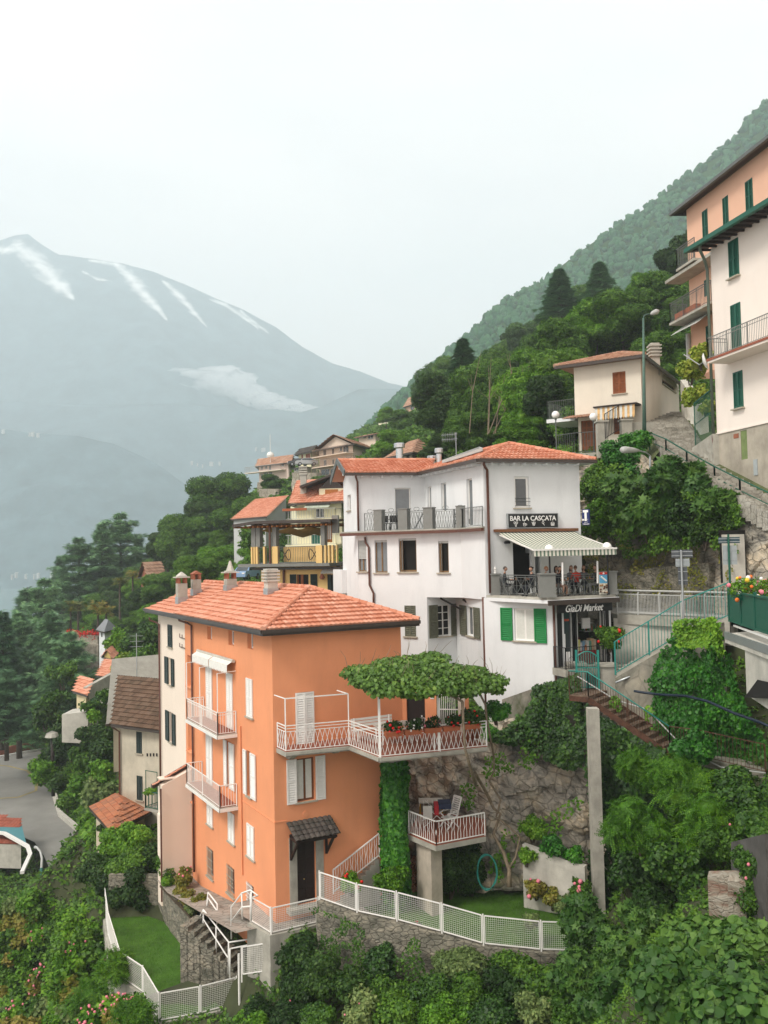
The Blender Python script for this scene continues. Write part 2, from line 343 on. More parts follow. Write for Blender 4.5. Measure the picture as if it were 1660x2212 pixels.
def shutter(F,u0,u1,z0,z1,parent,m,d=.03,slats=None,name='shutter',arch=False,swing=0.0,hinge=0):
 """a louvred leaf; swing (radians) opens it away from the wall about its hinge side (0: u0, 1: u1)"""
 mb=MB();fw=min(.07,(u1-u0)*.16);th=.05
 n=slats or max(6,int((z1-z0)/.105))
 def P(u,z,e):
  if not swing:return F.pt(u,z,e)
  h=u1 if hinge else u0;k=u-h;return F.pt(h+k*math.cos(swing),z,e+abs(k)*math.sin(swing))
 def bx(a,b,c,dd,e0,e1):
  mb.hexa([P(a,c,e0),P(b,c,e0),P(b,c,e1),P(a,c,e1)],[P(a,dd,e0),P(b,dd,e0),P(b,dd,e1),P(a,dd,e1)])
 bx(u0,u0+fw,z0,z1,d,d+th);bx(u1-fw,u1,z0,z1,d,d+th)
 bx(u0+fw,u1-fw,z0,z0+fw*1.4,d,d+th);bx(u0+fw,u1-fw,z1-fw,z1,d,d+th)
 mz=(z0+z1)/2;bx(u0+fw,u1-fw,mz-fw*.5,mz+fw*.5,d,d+th)
 zz0,zz1=z0+fw*1.4,z1-fw
 bx(u0+fw,u1-fw,zz0,zz1,d+.002,d+.006)
 for i in range(n):
  z=zz0+(zz1-zz0)*(i+.5)/n;h=(zz1-zz0)/n
  if abs(z-mz)<fw*.5:continue
  mb.quad(P(u0+fw,z-h*.38,d+th-.004),P(u1-fw,z-h*.38,d+th-.004),P(u1-fw,z+h*.2,d+.008),P(u0+fw,z+h*.2,d+.008))
 return mb.build(name,m,parent)
def pair(F,r,parent,m,d=.03,ajar=0.0):
 mid=(r[0]+r[1])/2
 shutter(F,r[0],mid-.004,r[2],r[3],parent,m,d,swing=ajar,hinge=0);shutter(F,mid+.004,r[1],r[2],r[3],parent,m,d,swing=ajar,hinge=1)
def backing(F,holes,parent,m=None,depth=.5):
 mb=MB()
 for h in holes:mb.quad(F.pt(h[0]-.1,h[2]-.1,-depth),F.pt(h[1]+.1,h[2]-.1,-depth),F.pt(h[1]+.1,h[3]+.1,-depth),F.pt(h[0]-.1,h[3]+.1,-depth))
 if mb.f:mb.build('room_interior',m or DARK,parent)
def tiles(mb,poly,course=.34,width=.235,lift=.085,amp=.03,seed=1,roll=4):
 """individual curved tiles over a planar roof polygon; poly[0]->poly[1] is the eave"""
 rn=random.Random(seed);A=Vector(poly[0]);B=Vector(poly[1]);ex=(B-A).normalized()
 nrm=ex.cross(Vector(poly[2])-A).normalized()
 if nrm.z<0:nrm=-nrm
 up=nrm.cross(ex).normalized()
 if up.z<0:up=-up
 q=[((Vector(p)-A).dot(ex),(Vector(p)-A).dot(up))for p in poly]
 def rng(v):
  xs=[]
  for(x0,y0),(x1,y1)in zip(q,q[1:]+q[:1]):
   if(y0<=v<y1)or(y1<=v<y0):xs.append(x0+(x1-x0)*(v-y0)/(y1-y0))
  return(min(xs),max(xs))if len(xs)>1 else None
 vmax=max(y for x,y in q);nv=max(1,int(round(vmax/course)));ch=vmax/nv
 for j in range(nv):
  r_=rng((j+.45)*ch)
  if not r_:continue
  lo,hi=r_;n0=int(math.floor(lo/width));n1=int(math.ceil(hi/width))
  for i in range(n0,n1):
   a=max(lo,i*width);b=min(hi,(i+1)*width)
   if b-a<width*.25:continue
   dz=rn.uniform(-.004,.004);vs=[];tilt=rn.uniform(-.006,.006)
   for v,h in((j*ch-.03,lift),(j*ch+ch*.98,.012)):
    for k in range(roll+1):
     t=k/roll;x=a+(b-a)*t*.985;prof=amp*math.sin(math.pi*t)*(1 if k else 1)
     vs.append(A+ex*x+up*(v+tilt*t)+nrm*(h+prof+dz))
   fs=[(k,k+1,roll+2+k,roll+1+k)for k in range(roll)]
   m=len(vs)
   for k in range(roll+1):vs.append(vs[k]-nrm*(lift*.8))
   fs+=[(m+k,m+k+1,k+1,k)for k in range(roll)]
   mb.add(vs,fs)
 mb.poly([Vector(p)for p in poly])
def ridge(mb,a,b,r=.12,step=.36,lift=.05):
 a=Vector(a)+Vector((0,0,lift));b=Vector(b)+Vector((0,0,lift));L=(b-a).length;n=max(1,int(L/step))
 for i in range(n):
  p=a.lerp(b,i/n);q=a.lerp(b,(i+1.12)/n);mb.tube([p,q],[r*1.12,r*.9],8,True)
def gutter(pts,parent,r=.07,m=None,name='gutter'):
 mb=MB()
 for a,b in zip(pts,pts[1:]):mb.bar(a,b,r*2,r*2)
 return mb.build(name,m or GUTTER,parent)
def railing(pts,h,m,parent=None,sp=.12,rt=.03,bt=.014,posts=1.6,mid=(),bottom=.08,style='bar',name='railing',top=True,post_r=.028):
 mb=MB();Z=Vector((0,0,1));pts=[Vector(p)for p in pts]
 for a,b in zip(pts,pts[1:]):
  L=(b-a).length;d=(b-a)
  if top:mb.bar(a+Z*h,b+Z*h,rt*1.3,rt)
  if bottom is not None:mb.bar(a+Z*bottom,b+Z*bottom,rt*.8,rt*.8)
  for k in mid:mb.bar(a+Z*k,b+Z*k,rt*.8,rt*.7)
  n=max(1,int(round(L/sp)));lo=bottom or 0;hi=(mid[0]if(mid and style in('cross','wave'))else h)
  for i in range(n+(0 if style=='cross' else 1)):
   p=a+d*(i/n)
   if style=='bar':mb.bar(p+Z*lo,p+Z*hi,bt,bt)
   elif style=='cross':
    q=a+d*min(1,(i+1)/n);m3=(lo+hi)/2
    mb.bar(p+Z*lo,q+Z*hi,bt,bt);mb.bar(q+Z*lo,p+Z*hi,bt,bt)
   elif style=='wave':
    e=d.normalized()*(.035 if i%2 else-.035);m3=lo+(hi-lo)*.5
    for za,zb,ka,kb in((0,.3,0,0),(.3,.5,0,1),(.5,.7,1,0),(.7,1,0,0)):
     mb.bar(p+Z*(lo+(hi-lo)*za)+e*ka,p+Z*(lo+(hi-lo)*zb)+e*kb,bt,bt)
  k=max(1,int(round(L/posts)))
  for i in range(k+1):
   p=a+d*(i/k);mb.bar(p,p+Z*h,post_r*1.6,post_r*1.6)
 return mb.build(name,m,parent)
def textmesh(s,F,u,z,h,parent,m,d=.03,width=None,shear=0,name='lettering',bold=.0,spacing=1.0):
 cu=bpy.data.curves.new(name,'FONT');cu.body=s;cu.size=1;cu.extrude=.02;cu.shear=shear;cu.offset=bold;cu.align_x='LEFT';cu.space_character=spacing
 o=bpy.data.objects.new('tmp',cu);COL.objects.link(o);bpy.context.view_layer.update()
 me=bpy.data.meshes.new_from_object(o.evaluated_get(bpy.context.evaluated_depsgraph_get()));bpy.data.objects.remove(o)
 co=np.empty(len(me.vertices)*3);me.vertices.foreach_get('co',co);co=co.reshape(-1,3)
 x0,x1=co[:,0].min(),co[:,0].max();y0,y1=co[:,1].min(),co[:,1].max()
 sy=h/(y1-y0);sx=(width/(x1-x0))if width else sy;out=[]
 lr=1 if F.u.x>0 else-1
 for a,b,c in co:out+=list(F.pt(u+lr*(a-x0)*sx,z+(b-y0)*sy,d+c*.3))
 me.vertices.foreach_set('co',out);me.update();me.name=name
 return link(name,me,m,parent)
NR=np.random.default_rng(11)
TM={}
TM['quad']=(np.array([(0,0,0),(.36,.45,.10),(0,1,-.05),(-.36,.45,.10)]),[(0,1,2,3)])
TM['wide']=(np.array([(0,0,0),(.55,.35,.12),(.35,.85,.05),(0,1.05,-.08),(-.35,.85,.05),(-.55,.35,.12)]),[(0,1,2,3,4,5)])
TM['ivy']=(np.array([(0,0,0),(.5,.1,.05),(.42,.55,.02),(0,1,-.12),(-.42,.55,.02),(-.5,.1,.05)]),[(0,1,2,3),(0,3,4,5)])
_fg=[]
for _a,_r in((-90,.12),(-35,.75),(-12,.42),(18,.95),(42,.5),(66,1.0),(90,.72),(90,1.12),(114,1.0),(138,.5),(162,.95),(192,.42),(215,.75)):
 _fg.append((math.cos(R(_a))*_r*.8,math.sin(R(_a))*_r*.8+.1,.10 if _r>.7 else 0.0))
_fg.pop(7)
TM['fig']=(np.array(_fg),[tuple(range(len(_fg)))])
_pv=[];_pf=[]
for _k in range(7):
 _y=.12+_k*.125;_l=.17*(1-.3*abs(_k-3)/3)
 for _s in(-1,1):
  _b=len(_pv);_pv+=[(0,_y,0),(_s*_l*.5,_y-.035,.02),(_s*_l,_y+.03,-.03),(_s*_l*.5,_y+.07,.02)];_pf.append((_b,_b+1,_b+2,_b+3)if _s>0 else(_b+3,_b+2,_b+1,_b))
TM['pinn']=(np.array(_pv),_pf)
_pv=[];_pf=[]
for _k,(_a,_l)in enumerate(((-60,.75),(-30,.9),(0,1.0),(30,.9),(60,.75))):
 _c,_s=math.cos(R(_a)),math.sin(R(_a));_b=len(_pv)
 _pv+=[(0,0,0),(_s*_l*.5+_c*.07,_c*_l*.5-_s*.07,.05),(_s*_l,_c*_l,-.06),(_s*_l*.5-_c*.07,_c*_l*.5+_s*.07,.05)];_pf.append((_b,_b+1,_b+2,_b+3))
TM['spray']=(np.array(_pv),_pf)
_pv=[];_pf=[]
for _k,(_x,_y,_z,_a,_l)in enumerate(((0,0,0,-50,.62),(.1,.1,.1,40,.6),(-.1,.3,.05,5,.66),(.2,-.1,-.1,110,.55),(-.2,0,.12,-120,.55))):
 _c,_s=math.cos(R(_a)),math.sin(R(_a));_b=len(_pv)
 _pv+=[(_x,_y,_z),(_x+_s*_l*.5+_c*.2,_y+_c*_l*.5-_s*.2,_z+.09),(_x+_s*_l,_y+_c*_l,_z-.08),(_x+_s*_l*.5-_c*.2,_y+_c*_l*.5+_s*.2,_z+.09)];_pf.append((_b,_b+1,_b+2,_b+3))
TM['clump']=(np.array(_pv),_pf)
TM['blade']=(np.array([(-.035,0,0),(.035,0,0),(.02,.6,.05),(0,1,.16)]),[(0,1,2,3)])
def unit(a):return a/np.maximum(1e-9,np.linalg.norm(a,axis=1,keepdims=True))
def arrays_to_mesh(name,V,loops,starts,totals):
 me=bpy.data.meshes.new(name);me.vertices.add(len(V));me.vertices.foreach_set('co',V.astype(np.float32).ravel())
 me.loops.add(len(loops));me.loops.foreach_set('vertex_index',loops.astype(np.int32))
 me.polygons.add(len(starts));me.polygons.foreach_set('loop_start',starts.astype(np.int32));me.polygons.foreach_set('loop_total',totals.astype(np.int32))
 me.update(calc_edges=True);return me
def scatter(name,tm,pos,nrm,size,tilt=.0,extra=None,align=None):
 """leaf-shaped islands at pos, faces turned to nrm; align gives the direction the tips point in"""
 V,F=TM[tm];N=len(pos);pos=np.asarray(pos,float);nrm=unit(np.asarray(nrm,float));m=len(V)
 rv=unit(NR.normal(size=(N,3)))if align is None else unit(np.asarray(align,float)+NR.normal(size=(N,3))*.25)
 X=unit(np.cross(rv,nrm));Y=np.cross(nrm,X)
 if tilt:Y=unit(Y+np.array([0,0,-1.0])*tilt);X=unit(np.cross(Y,nrm));
 size=np.broadcast_to(np.asarray(size,float),(N,))
 P=pos[:,None,:]+size[:,None,None]*(V[None,:,0:1]*X[:,None,:]+V[None,:,1:2]*Y[:,None,:]+V[None,:,2:3]*nrm[:,None,:])
 P=P.reshape(-1,3);fl=np.concatenate([np.array(f)for f in F]);tl=np.array([len(f)for f in F])
 loops=(fl[None,:]+(np.arange(N)*m)[:,None]).ravel();totals=np.tile(tl,N);starts=np.concatenate([[0],np.cumsum(totals)[:-1]])
 if extra:
  ev,ef=extra
  if len(ef):
   off=len(P);P=np.vstack([P,np.array(ev)]);el=np.concatenate([np.array(f)for f in ef])+off;et=np.array([len(f)for f in ef])
   starts=np.concatenate([starts,len(loops)+np.concatenate([[0],np.cumsum(et)[:-1]])]);loops=np.concatenate([loops,el]);totals=np.concatenate([totals,et])
 return arrays_to_mesh(name,P,loops,starts,totals)
def blob_points(blobs,N,inner=.72,rng=NR):
 B=np.array(blobs,float);area=(B[:,3]*B[:,4]+B[:,4]*B[:,5]+B[:,3]*B[:,5]);idx=rng.choice(len(B),N*2,p=area/area.sum())
 d=unit(rng.normal(size=(N*2,3)));b=B[idx];k=inner+(1.06-inner)*rng.random(N*2)**.5
 P=b[:,:3]+d*b[:,3:6]*k[:,None];Nn=unit(d/b[:,3:6])
 keep=np.ones(len(P),bool)
 for q in range(len(B)):
  inside=(((P-B[q,:3])/B[q,3:6])**2).sum(1)<.52
  keep&=~(inside&(idx!=q))
 P,Nn=P[keep][:N],Nn[keep][:N];return P,Nn
def core(blobs,k=.74,n=8,m=6):
 mb=MB()
 for i,b in enumerate(blobs):
  base=len(mb.v);mb.ball((0,0,0),1,n,m)
  for q in range(base,len(mb.v)):
   x,y,z=mb.v[q];f=k*(1+.28*mnoise.noise(Vector((x*1.7+i*3.1,y*1.7,z*1.7+i))))
   mb.v[q]=(b[0]+x*b[3]*f,b[1]+y*b[4]*f,b[2]+z*b[5]*f)
 return mb.v,mb.f
def crown_mesh(name,blobs,N,size,tm='clump',up=.5,rand=.55,inner=.72,kcore=.74,rng=NR):
 P,Nn=blob_points(blobs,N,inner,rng);n=Nn+np.array([0,0,up])+rng.normal(size=P.shape)*rand
 return scatter(name,tm,P,n,size*(.65+.7*rng.random(len(P))),extra=core(blobs,kcore)if kcore else None)
def deciduous_proto(seed,h=10.,rad=3.6,N=5200,leaf=.42,m='broad',label='tree',tall=1.0,nb=15,tm='clump'):
 rng=np.random.default_rng(seed);blobs=[];c=h*.62
 for i in range(nb):
  a=rng.uniform(0,6.28);e=rng.uniform(-.75,1);rr=rad*rng.uniform(.35,.78)*(1-.25*max(0,e));br=rad*rng.uniform(.34,.56)
  blobs.append((math.cos(a)*rr,math.sin(a)*rr,c+e*rad*.95*tall,br,br,br*rng.uniform(.7,.95)))
 blobs.append((0,0,c,rad*.62,rad*.62,rad*.8*tall))
 me=crown_mesh('crown',blobs,N,leaf,tm,rng=rng)
 t=MB();t.tube([(0,0,-1.5),(.08,.05,h*.2),(-.05,.1,h*.42),(.05,0,h*.7)],[.26,.2,.15,.06],7)
 for i in range(5):
  b=blobs[i];s=h*(.25+.06*i);t.tube([(0,.05,s),(b[0]*.5,b[1]*.5,(s+b[2])/2-.1),(b[0],b[1],b[2])],[.1,.07,.025],5)
 root=thing('broadleaf_tree',label,'tree');link('crown',me,LF[m],root);t.build('trunk',BARK,root,True)
 return root
def conifer_proto(seed,h=14.,rad=3.0,m='conif',N=5000,kind='fir',label='conifer',bare=.12):
 rng=np.random.default_rng(seed);P=[];Nn=[];A=[];S=[];t=MB();t.tube([(0,0,-1.5),(0,0,h*.5),(0,0,h*.98)],[h*.022,h*.014,.03],7)
 nt_=26 if kind=='fir' else 15
 for j in range(nt_):
  z=h*(bare+(1-bare)*(j+rng.uniform(-.3,.3))/nt_)
  rr=rad*((1-(z/h-bare)/(1-bare))**(.85 if kind=='fir' else .55))*rng.uniform(.7,1.1)+.15
  if kind=='cedar':rr*=(.75+.35*math.sin(j*2.1))
  nb=9 if kind=='fir' else 7;a0=rng.uniform(0,6.28)
  for k in range(nb):
   a=a0+k*6.283/nb+rng.uniform(-.25,.25);L=rr*rng.uniform(.65,1.12);dr=-.22 if kind=='fir' else .04
   d=np.array([math.cos(a),math.sin(a),dr]);q=int(max(4,N/nt_/nb*(.4+L/rad)))
   tt=rng.random(q)**.6;side=np.array([-math.sin(a),math.cos(a),0])
   w_=L*(.30 if kind=='fir' else .36)*(1-tt*.55)
   p=np.array([0,0,z])+d*(tt*L)[:,None]+side*(rng.normal(size=q)*w_*.55)[:,None]+np.array([0,0,1])*(rng.normal(size=q)*(.10 if kind=='fir' else .24)-.25*tt**2*(1 if kind=='fir' else .3))[:,None]
   P.append(p);Nn.append(np.tile([0,0,1.0],(q,1))+rng.normal(size=(q,3))*.35);A.append(np.tile(d,(q,1)));S.append(np.full(q,.6 if kind=='fir' else .8))
   if k%2==0:t.tube([(0,0,z),tuple(np.array([0,0,z])+d*L*.8)],[.05*rr/rad+.02,.012],4)
 P=np.vstack(P);me=scatter('crown','spray',P,np.vstack(Nn),np.concatenate(S)*(.6+.7*rng.random(len(P))),align=np.vstack(A))
 root=thing('conifer_tree',label,'tree');link('crown',me,LF[m],root);t.build('trunk',BARK,root,True);return root
def bush(name,label,c,r,N,leaf,m,tm='quad',cat='bush',group=None,nb=11,seed=None,sq=.8,droop=0.,rnd_=.6,parent=None,kcore=.72,up=.5,fl=None,flm=None,fls=.06,flN=0,stems=True):
 """a leafy mass centred at c with radii r (number or triple)"""
 rng=np.random.default_rng(seed if seed is not None else int(abs(c[0]*37+c[1]*11+c[2]*91))+5);r=(r,r,r*sq)if not isinstance(r,(tuple,list))else r;blobs=[]
 for i in range(nb):
  d=rng.normal(size=3);d/=np.linalg.norm(d);k=rng.uniform(.35,.84);q=rng.uniform(.2,.5)
  blobs.append((d[0]*r[0]*k,d[1]*r[1]*k,d[2]*r[2]*k,r[0]*q,r[1]*q,r[2]*q))
 blobs.append((0,0,0,r[0]*.6,r[1]*.6,r[2]*.6))
 P,Nn=blob_points(blobs,N,.7,rng);n=Nn+np.array([0,0,up])+rng.normal(size=P.shape)*rnd_
 me=scatter(name,tm,P,n,leaf*(.6+.8*rng.random(len(P))),tilt=droop,extra=core(blobs,kcore)if kcore else None)
 root=thing(name,label,cat,c,group)if parent is None else None
 base=Vector(c)if parent is None else Vector((0,0,0))
 o=bpy.data.objects.new('foliage',me);me.materials.append(LF[m]);COL.objects.link(o);o.parent=root if root else parent
 if root is None:o.location=c;o.matrix_parent_inverse=worldof(parent).inverted()
 if stems and root:
  s=MB()
  for i in range(4):
   b=blobs[i];s.tube([(b[0]*.12,b[1]*.12,-r[2]*1.15),(b[0]*.5,b[1]*.5,b[2]*.3-r[2]*.3),(b[0],b[1],b[2])],[.05,.035,.012],5)
  so=s.build('stem',BARK);so.parent=root
 if flN:
  idx=rng.choice(len(P),flN);f=MB()
  for i in idx:
   p=P[i]+Nn[i]*leaf*.5
   if Nn[i][2]<-.2:continue
   f.ball(tuple(p),fls*rng.uniform(.6,1.2),6,4)
  fo=f.build('flowers',flm,None,True);fo.parent=root if root else o
  if root is None:pass
 return root or o
def cover(name,label,pts,N,leaf,m,tm='ivy',off=.10,cat='ivy',kind=None,thresh=None,nscale=.7,parent=None,thick=.3,up=.3,droop=.35,seed=3,surf=None,rand=.35,n_out=None):
 """leaves over a bilinear patch pts = [[...row...], ...] of world points (rows top to bottom); thresh leaves gaps by noise"""
 rng=np.random.default_rng(seed);G=np.array([[tuple(p)for p in row]for row in pts],float);nr,nc=G.shape[:2]
 ar=np.array([[np.linalg.norm(np.cross(G[i,j+1]-G[i,j],G[i+1,j]-G[i,j]))for j in range(nc-1)]for i in range(nr-1)]).ravel()
 c=rng.choice(len(ar),N,p=ar/ar.sum());i=c//(nc-1);j=c%(nc-1);s=rng.random(N)[:,None];t=rng.random(N)[:,None]
 a,b,cc,d=G[i,j],G[i,j+1],G[i+1,j],G[i+1,j+1]
 P=(a*(1-s)+b*s)*(1-t)+(cc*(1-s)+d*s)*t
 n=unit(np.cross(b-a,cc-a));n*=np.sign((n*-P).sum(1))[:,None]
 nz=np.array([mnoise.noise(Vector(p)*nscale)for p in P]);n2=np.array([mnoise.noise(Vector(p)*2.3)for p in P])
 if thresh is not None:k=(nz+.35*n2)>thresh;P,n,nz,n2=P[k],n[k],nz[k],n2[k]
 P=P+n*(off+thick*np.clip(.4+nz*1.1+n2*.5,0,1.4)*(.35+.65*rng.random(len(P))))[:,None]
 me=scatter(name,tm,P,n+np.array([0,0,up])+rng.normal(size=P.shape)*rand,leaf*(.6+.8*rng.random(len(P))),tilt=droop)
 o=link(name,me,LF[m],parent)
 if parent is None:tag(o,label,cat,None,kind)
 return o
# ================================================================ THE SETTING, far to near
LAKE_Z=-64.0
mb=MB();mb.quad((-3300,-100,LAKE_Z),(2200,-100,LAKE_Z),(2200,5300,LAKE_Z),(-3300,5300,LAKE_Z))
mw=mat('lake_water',(.16,.25,.25),.22,.15,.004,.12,1.2,spec=.5)
tag(mb.build('lake_water',mw),kind='structure')
def fbm(x,y,z=0,o=5,H=1.0):
 return mnoise.fractal(Vector((x,y,z)),H,2.1,o)
def resample(pl,n):
 xs=[p[0]for p in pl];return[(x,np.interp(x,xs,[p[1]for p in pl]))for x in np.linspace(xs[0],xs[-1],n)]
def mountain(name,crest,Yc,Yb,zb,nx,ny,amp,rough,mt,curve=1.0,rid=0.0,seed=0.0,px_noise=0.0,Yc2=None):
 """a slope with a real ridge line (crest read at distance Yc..Yc2) that runs down and forward to its foot at Yb; and a back slope"""
 cs=resample(crest,nx);V=[];Fc=[]
 for i,(px,py)in enumerate(cs):
  yc=Yc if Yc2 is None else Yc+(Yc2-Yc)*i/(nx-1);top=at((px,py),yc)
  for j in range(ny+1):
   t=j/ny;y=yc+(Yb-yc)*t;z=top.z+(zb-top.z)*(t**curve);x=top.x*(1-.12*t)
   k=math.sin(math.pi*min(1,t*1.0))if t<1 else 0
   f=fbm(x/rough,y/rough,seed,6)*amp*(.10+k)
   f+=rid*abs(mnoise.noise(Vector((x/rough*1.3+t*.4+seed,t*.7,seed))))*k
   V.append((x,y,z+f))
  for j in range(1,4):V.append((top.x,yc+j*(yc-Yb)*.2,top.z-j*(top.z-zb)*.3))
 m=ny+4
 for i in range(nx-1):
  b=i*m
  for j in range(ny):Fc.append((b+j,b+m+j,b+m+j+1,b+j+1))
  prev=0
  for j in range(ny+1,ny+4):Fc.append((b+prev,b+j,b+m+j,b+m+prev));prev=j
 mbb=MB();mbb.v=V;mbb.f=Fc;o=mbb.build(name,mt,None,True);tag(o,kind='structure');return o
def mountain_mat(name,snow=False):
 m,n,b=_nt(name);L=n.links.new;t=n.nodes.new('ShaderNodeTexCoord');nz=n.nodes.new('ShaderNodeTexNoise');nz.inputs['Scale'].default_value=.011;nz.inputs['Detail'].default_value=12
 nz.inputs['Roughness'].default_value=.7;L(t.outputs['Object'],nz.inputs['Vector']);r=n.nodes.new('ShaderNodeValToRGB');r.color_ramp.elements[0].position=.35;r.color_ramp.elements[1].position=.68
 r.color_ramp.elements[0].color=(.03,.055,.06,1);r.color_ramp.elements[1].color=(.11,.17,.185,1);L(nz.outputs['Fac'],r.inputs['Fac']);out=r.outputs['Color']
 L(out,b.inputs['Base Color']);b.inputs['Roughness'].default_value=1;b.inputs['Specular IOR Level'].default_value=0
 if snow:
  a=n.nodes.new('ShaderNodeAttribute');a.attribute_name='snow';n2=n.nodes.new('ShaderNodeTexNoise');n2.inputs['Scale'].default_value=.02;n2.inputs['Detail'].default_value=8;L(t.outputs['Object'],n2.inputs['Vector'])
  s=n.nodes.new('ShaderNodeMath');s.operation='MULTIPLY_ADD';s.inputs[1].default_value=1.1;s.inputs[2].default_value=-.55;L(n2.outputs['Fac'],s.inputs[0])
  q=n.nodes.new('ShaderNodeMath');q.operation='ADD';L(s.outputs[0],q.inputs[0]);L(a.outputs['Fac'],q.inputs[1])
  r3=n.nodes.new('ShaderNodeValToRGB');r3.color_ramp.elements[0].position=.42;r3.color_ramp.elements[1].position=1.0;L(q.outputs[0],r3.inputs['Fac'])
  x=n.nodes.new('ShaderNodeMix');x.data_type='RGBA';L(r3.outputs['Color'],x.inputs[0]);L(out,x.inputs[6]);x.inputs[7].default_value=(.95,.95,.93,1);L(x.outputs[2],b.inputs['Base Color'])
 return m
m1p=lambda pts:[(x/.97647*.54,486+y/.97647*.54)for x,y in pts]
crestA=m1p([(-500,160),(-200,90),(0,62),(60,42),(110,36),(160,75),(230,120),(330,135),(480,155),(600,190),(720,235),(830,285),(950,330),(1080,400),(1180,475),(1300,545),(1400,572),(1520,618),(1600,632),(1800,690),(2100,900)])
YA=4200
mA=mountain('mountain_peak',crestA,YA,2700,LAKE_Z-5,300,110,150,800,mountain_mat('far_mountain_slope',True),1.0,-190,3.3)
from bpy_extras.object_utils import world_to_camera_view as _wcv
def seg_d(p,a,b):
 ax,ay=a;bx,by=b;dx,dy=bx-ax,by-ay;t=max(0,min(1,((p[0]-ax)*dx+(p[1]-ay)*dy)/(dx*dx+dy*dy)));return math.hypot(p[0]-ax-dx*t,p[1]-ay-dy*t),t
GUL=[[(60,78,22),(120,120,34),(180,175,42),(240,240,36),(290,292,6)],[(0,98,14),(70,92,16),(120,110,16)],[(450,150,10),(500,190,22),(540,245,26),(600,305,18),(655,375,4)],
       [(640,222,8),(700,275,16),(750,330,12),(812,402,3)],[(350,138,6),(450,152,9),(490,165,8)],[(820,290,5),(880,312,8),(960,365,7),(1010,405,3)],[(320,180,5),(380,210,6),(440,222,4)],[(940,335,5),(1000,385,6),(1060,430,3)]]
CMi=CM.inverted();me=mA.data;at_=me.attributes.new('snow','FLOAT','POINT');vals=[]
for v in me.vertices:
 c=CMi@v.co;px,py=830+FP*c.x/-c.z,1106-FP*c.y/-c.z;u=(px/.54*.97647,(py-486)/.54*.97647);best=0
 if u[1]<430:
  for g in GUL:
   for a,b in zip(g,g[1:]):
    d,t=seg_d(u,a[:2],b[:2]);w_=a[2]+(b[2]-a[2])*t;best=max(best,1.0-.5*d/max(1,w_))
 vals.append(max(0,best))
at_.data.foreach_set('value',vals)
crestB=m1p([(-300,760),(0,690),(200,700),(400,705),(560,700),(720,698),(800,712),(850,705),(940,698),(1000,725),(1080,718),(1170,733),(1260,708),(1400,640),(1550,640),(1800,700),(2200,900)])
mountain('middle_ridge',crestB,3300,2500,LAKE_Z-5,200,60,60,420,mountain_mat('middle_slope'),1.0,-30,9.1)
crestC=m1p([(-400,760),(-100,790),(0,797),(120,818),(300,828),(450,855),(600,925),(720,1010),(850,1100),(1000,1220),(1200,1400)])
mountain('near_ridge',crestC,2500,1950,LAKE_Z-2,220,70,42,240,mountain_mat('near_slope'),1.0,-24,5.7)
hv=MB()
for(x,y,Yv)in((48,1241,1960),(30,1243,1960),(60,1240,1965),(97,1239,1960),(108,1238,1965),(118,1238,1970),(127,1240,1965),(70,1242,1960),(75,937,2420),(80,938,2420),(88,940,2415),(8,930,2440),(12,931,2440),
                   (555,969,2900),(565,971,2900),(572,972,2900),(420,1002,2700),(430,1004,2700),(440,1004,2700),(452,1002,2700),(463,1003,2700),(475,1001,2700)):
 p=at((x,y),Yv);s=rnd.uniform(1.2,3.6);p=p+Vector((rnd.uniform(-12,12),0,rnd.uniform(-2,4)));hv.box(p.x-s,p.x+s,p.y-14,p.y+s-8,p.z-9,p.z+s*.9)
 hv.add([(p.x-s-1,p.y-15,p.z+s*.9),(p.x+s+1,p.y-15,p.z+s*.9),(p.x+s+1,p.y+s-7,p.z+s*.9),(p.x-s-1,p.y+s-7,p.z+s*.9),(p.x-s,p.y-4,p.z+s*1.6),(p.x+s,p.y-4,p.z+s*1.6)],[(0,1,5,4),(2,3,4,5),(0,4,3),(1,2,5)])
tag(hv.build('far_village',mat('far_pale_walls',(.55,.50,.46),.9,.1,.01)),'tiny pale houses strung along the far lake shore and slopes','village',kind='stuff')
crestR=[(700,1010),(760,960),(800,925),(830,888),(870,850),(930,800),(1000,742),(1040,700),(1080,655),(1130,625),(1180,602),(1215,570),(1250,545),(1340,482),(1400,448),(1450,410),(1500,372),(1545,335),(1590,300),(1620,250),(1660,214),(1760,120),(1900,20),(2150,-120)]
HILLM=mat('wooded_mountainside',(.03,.085,.018),1,.35,.01,spec=0)
mR=mountain('wooded_mountainside',crestR,820,330,10,240,110,26,130,HILLM,1.0,-14,2.2,Yc2=1000)
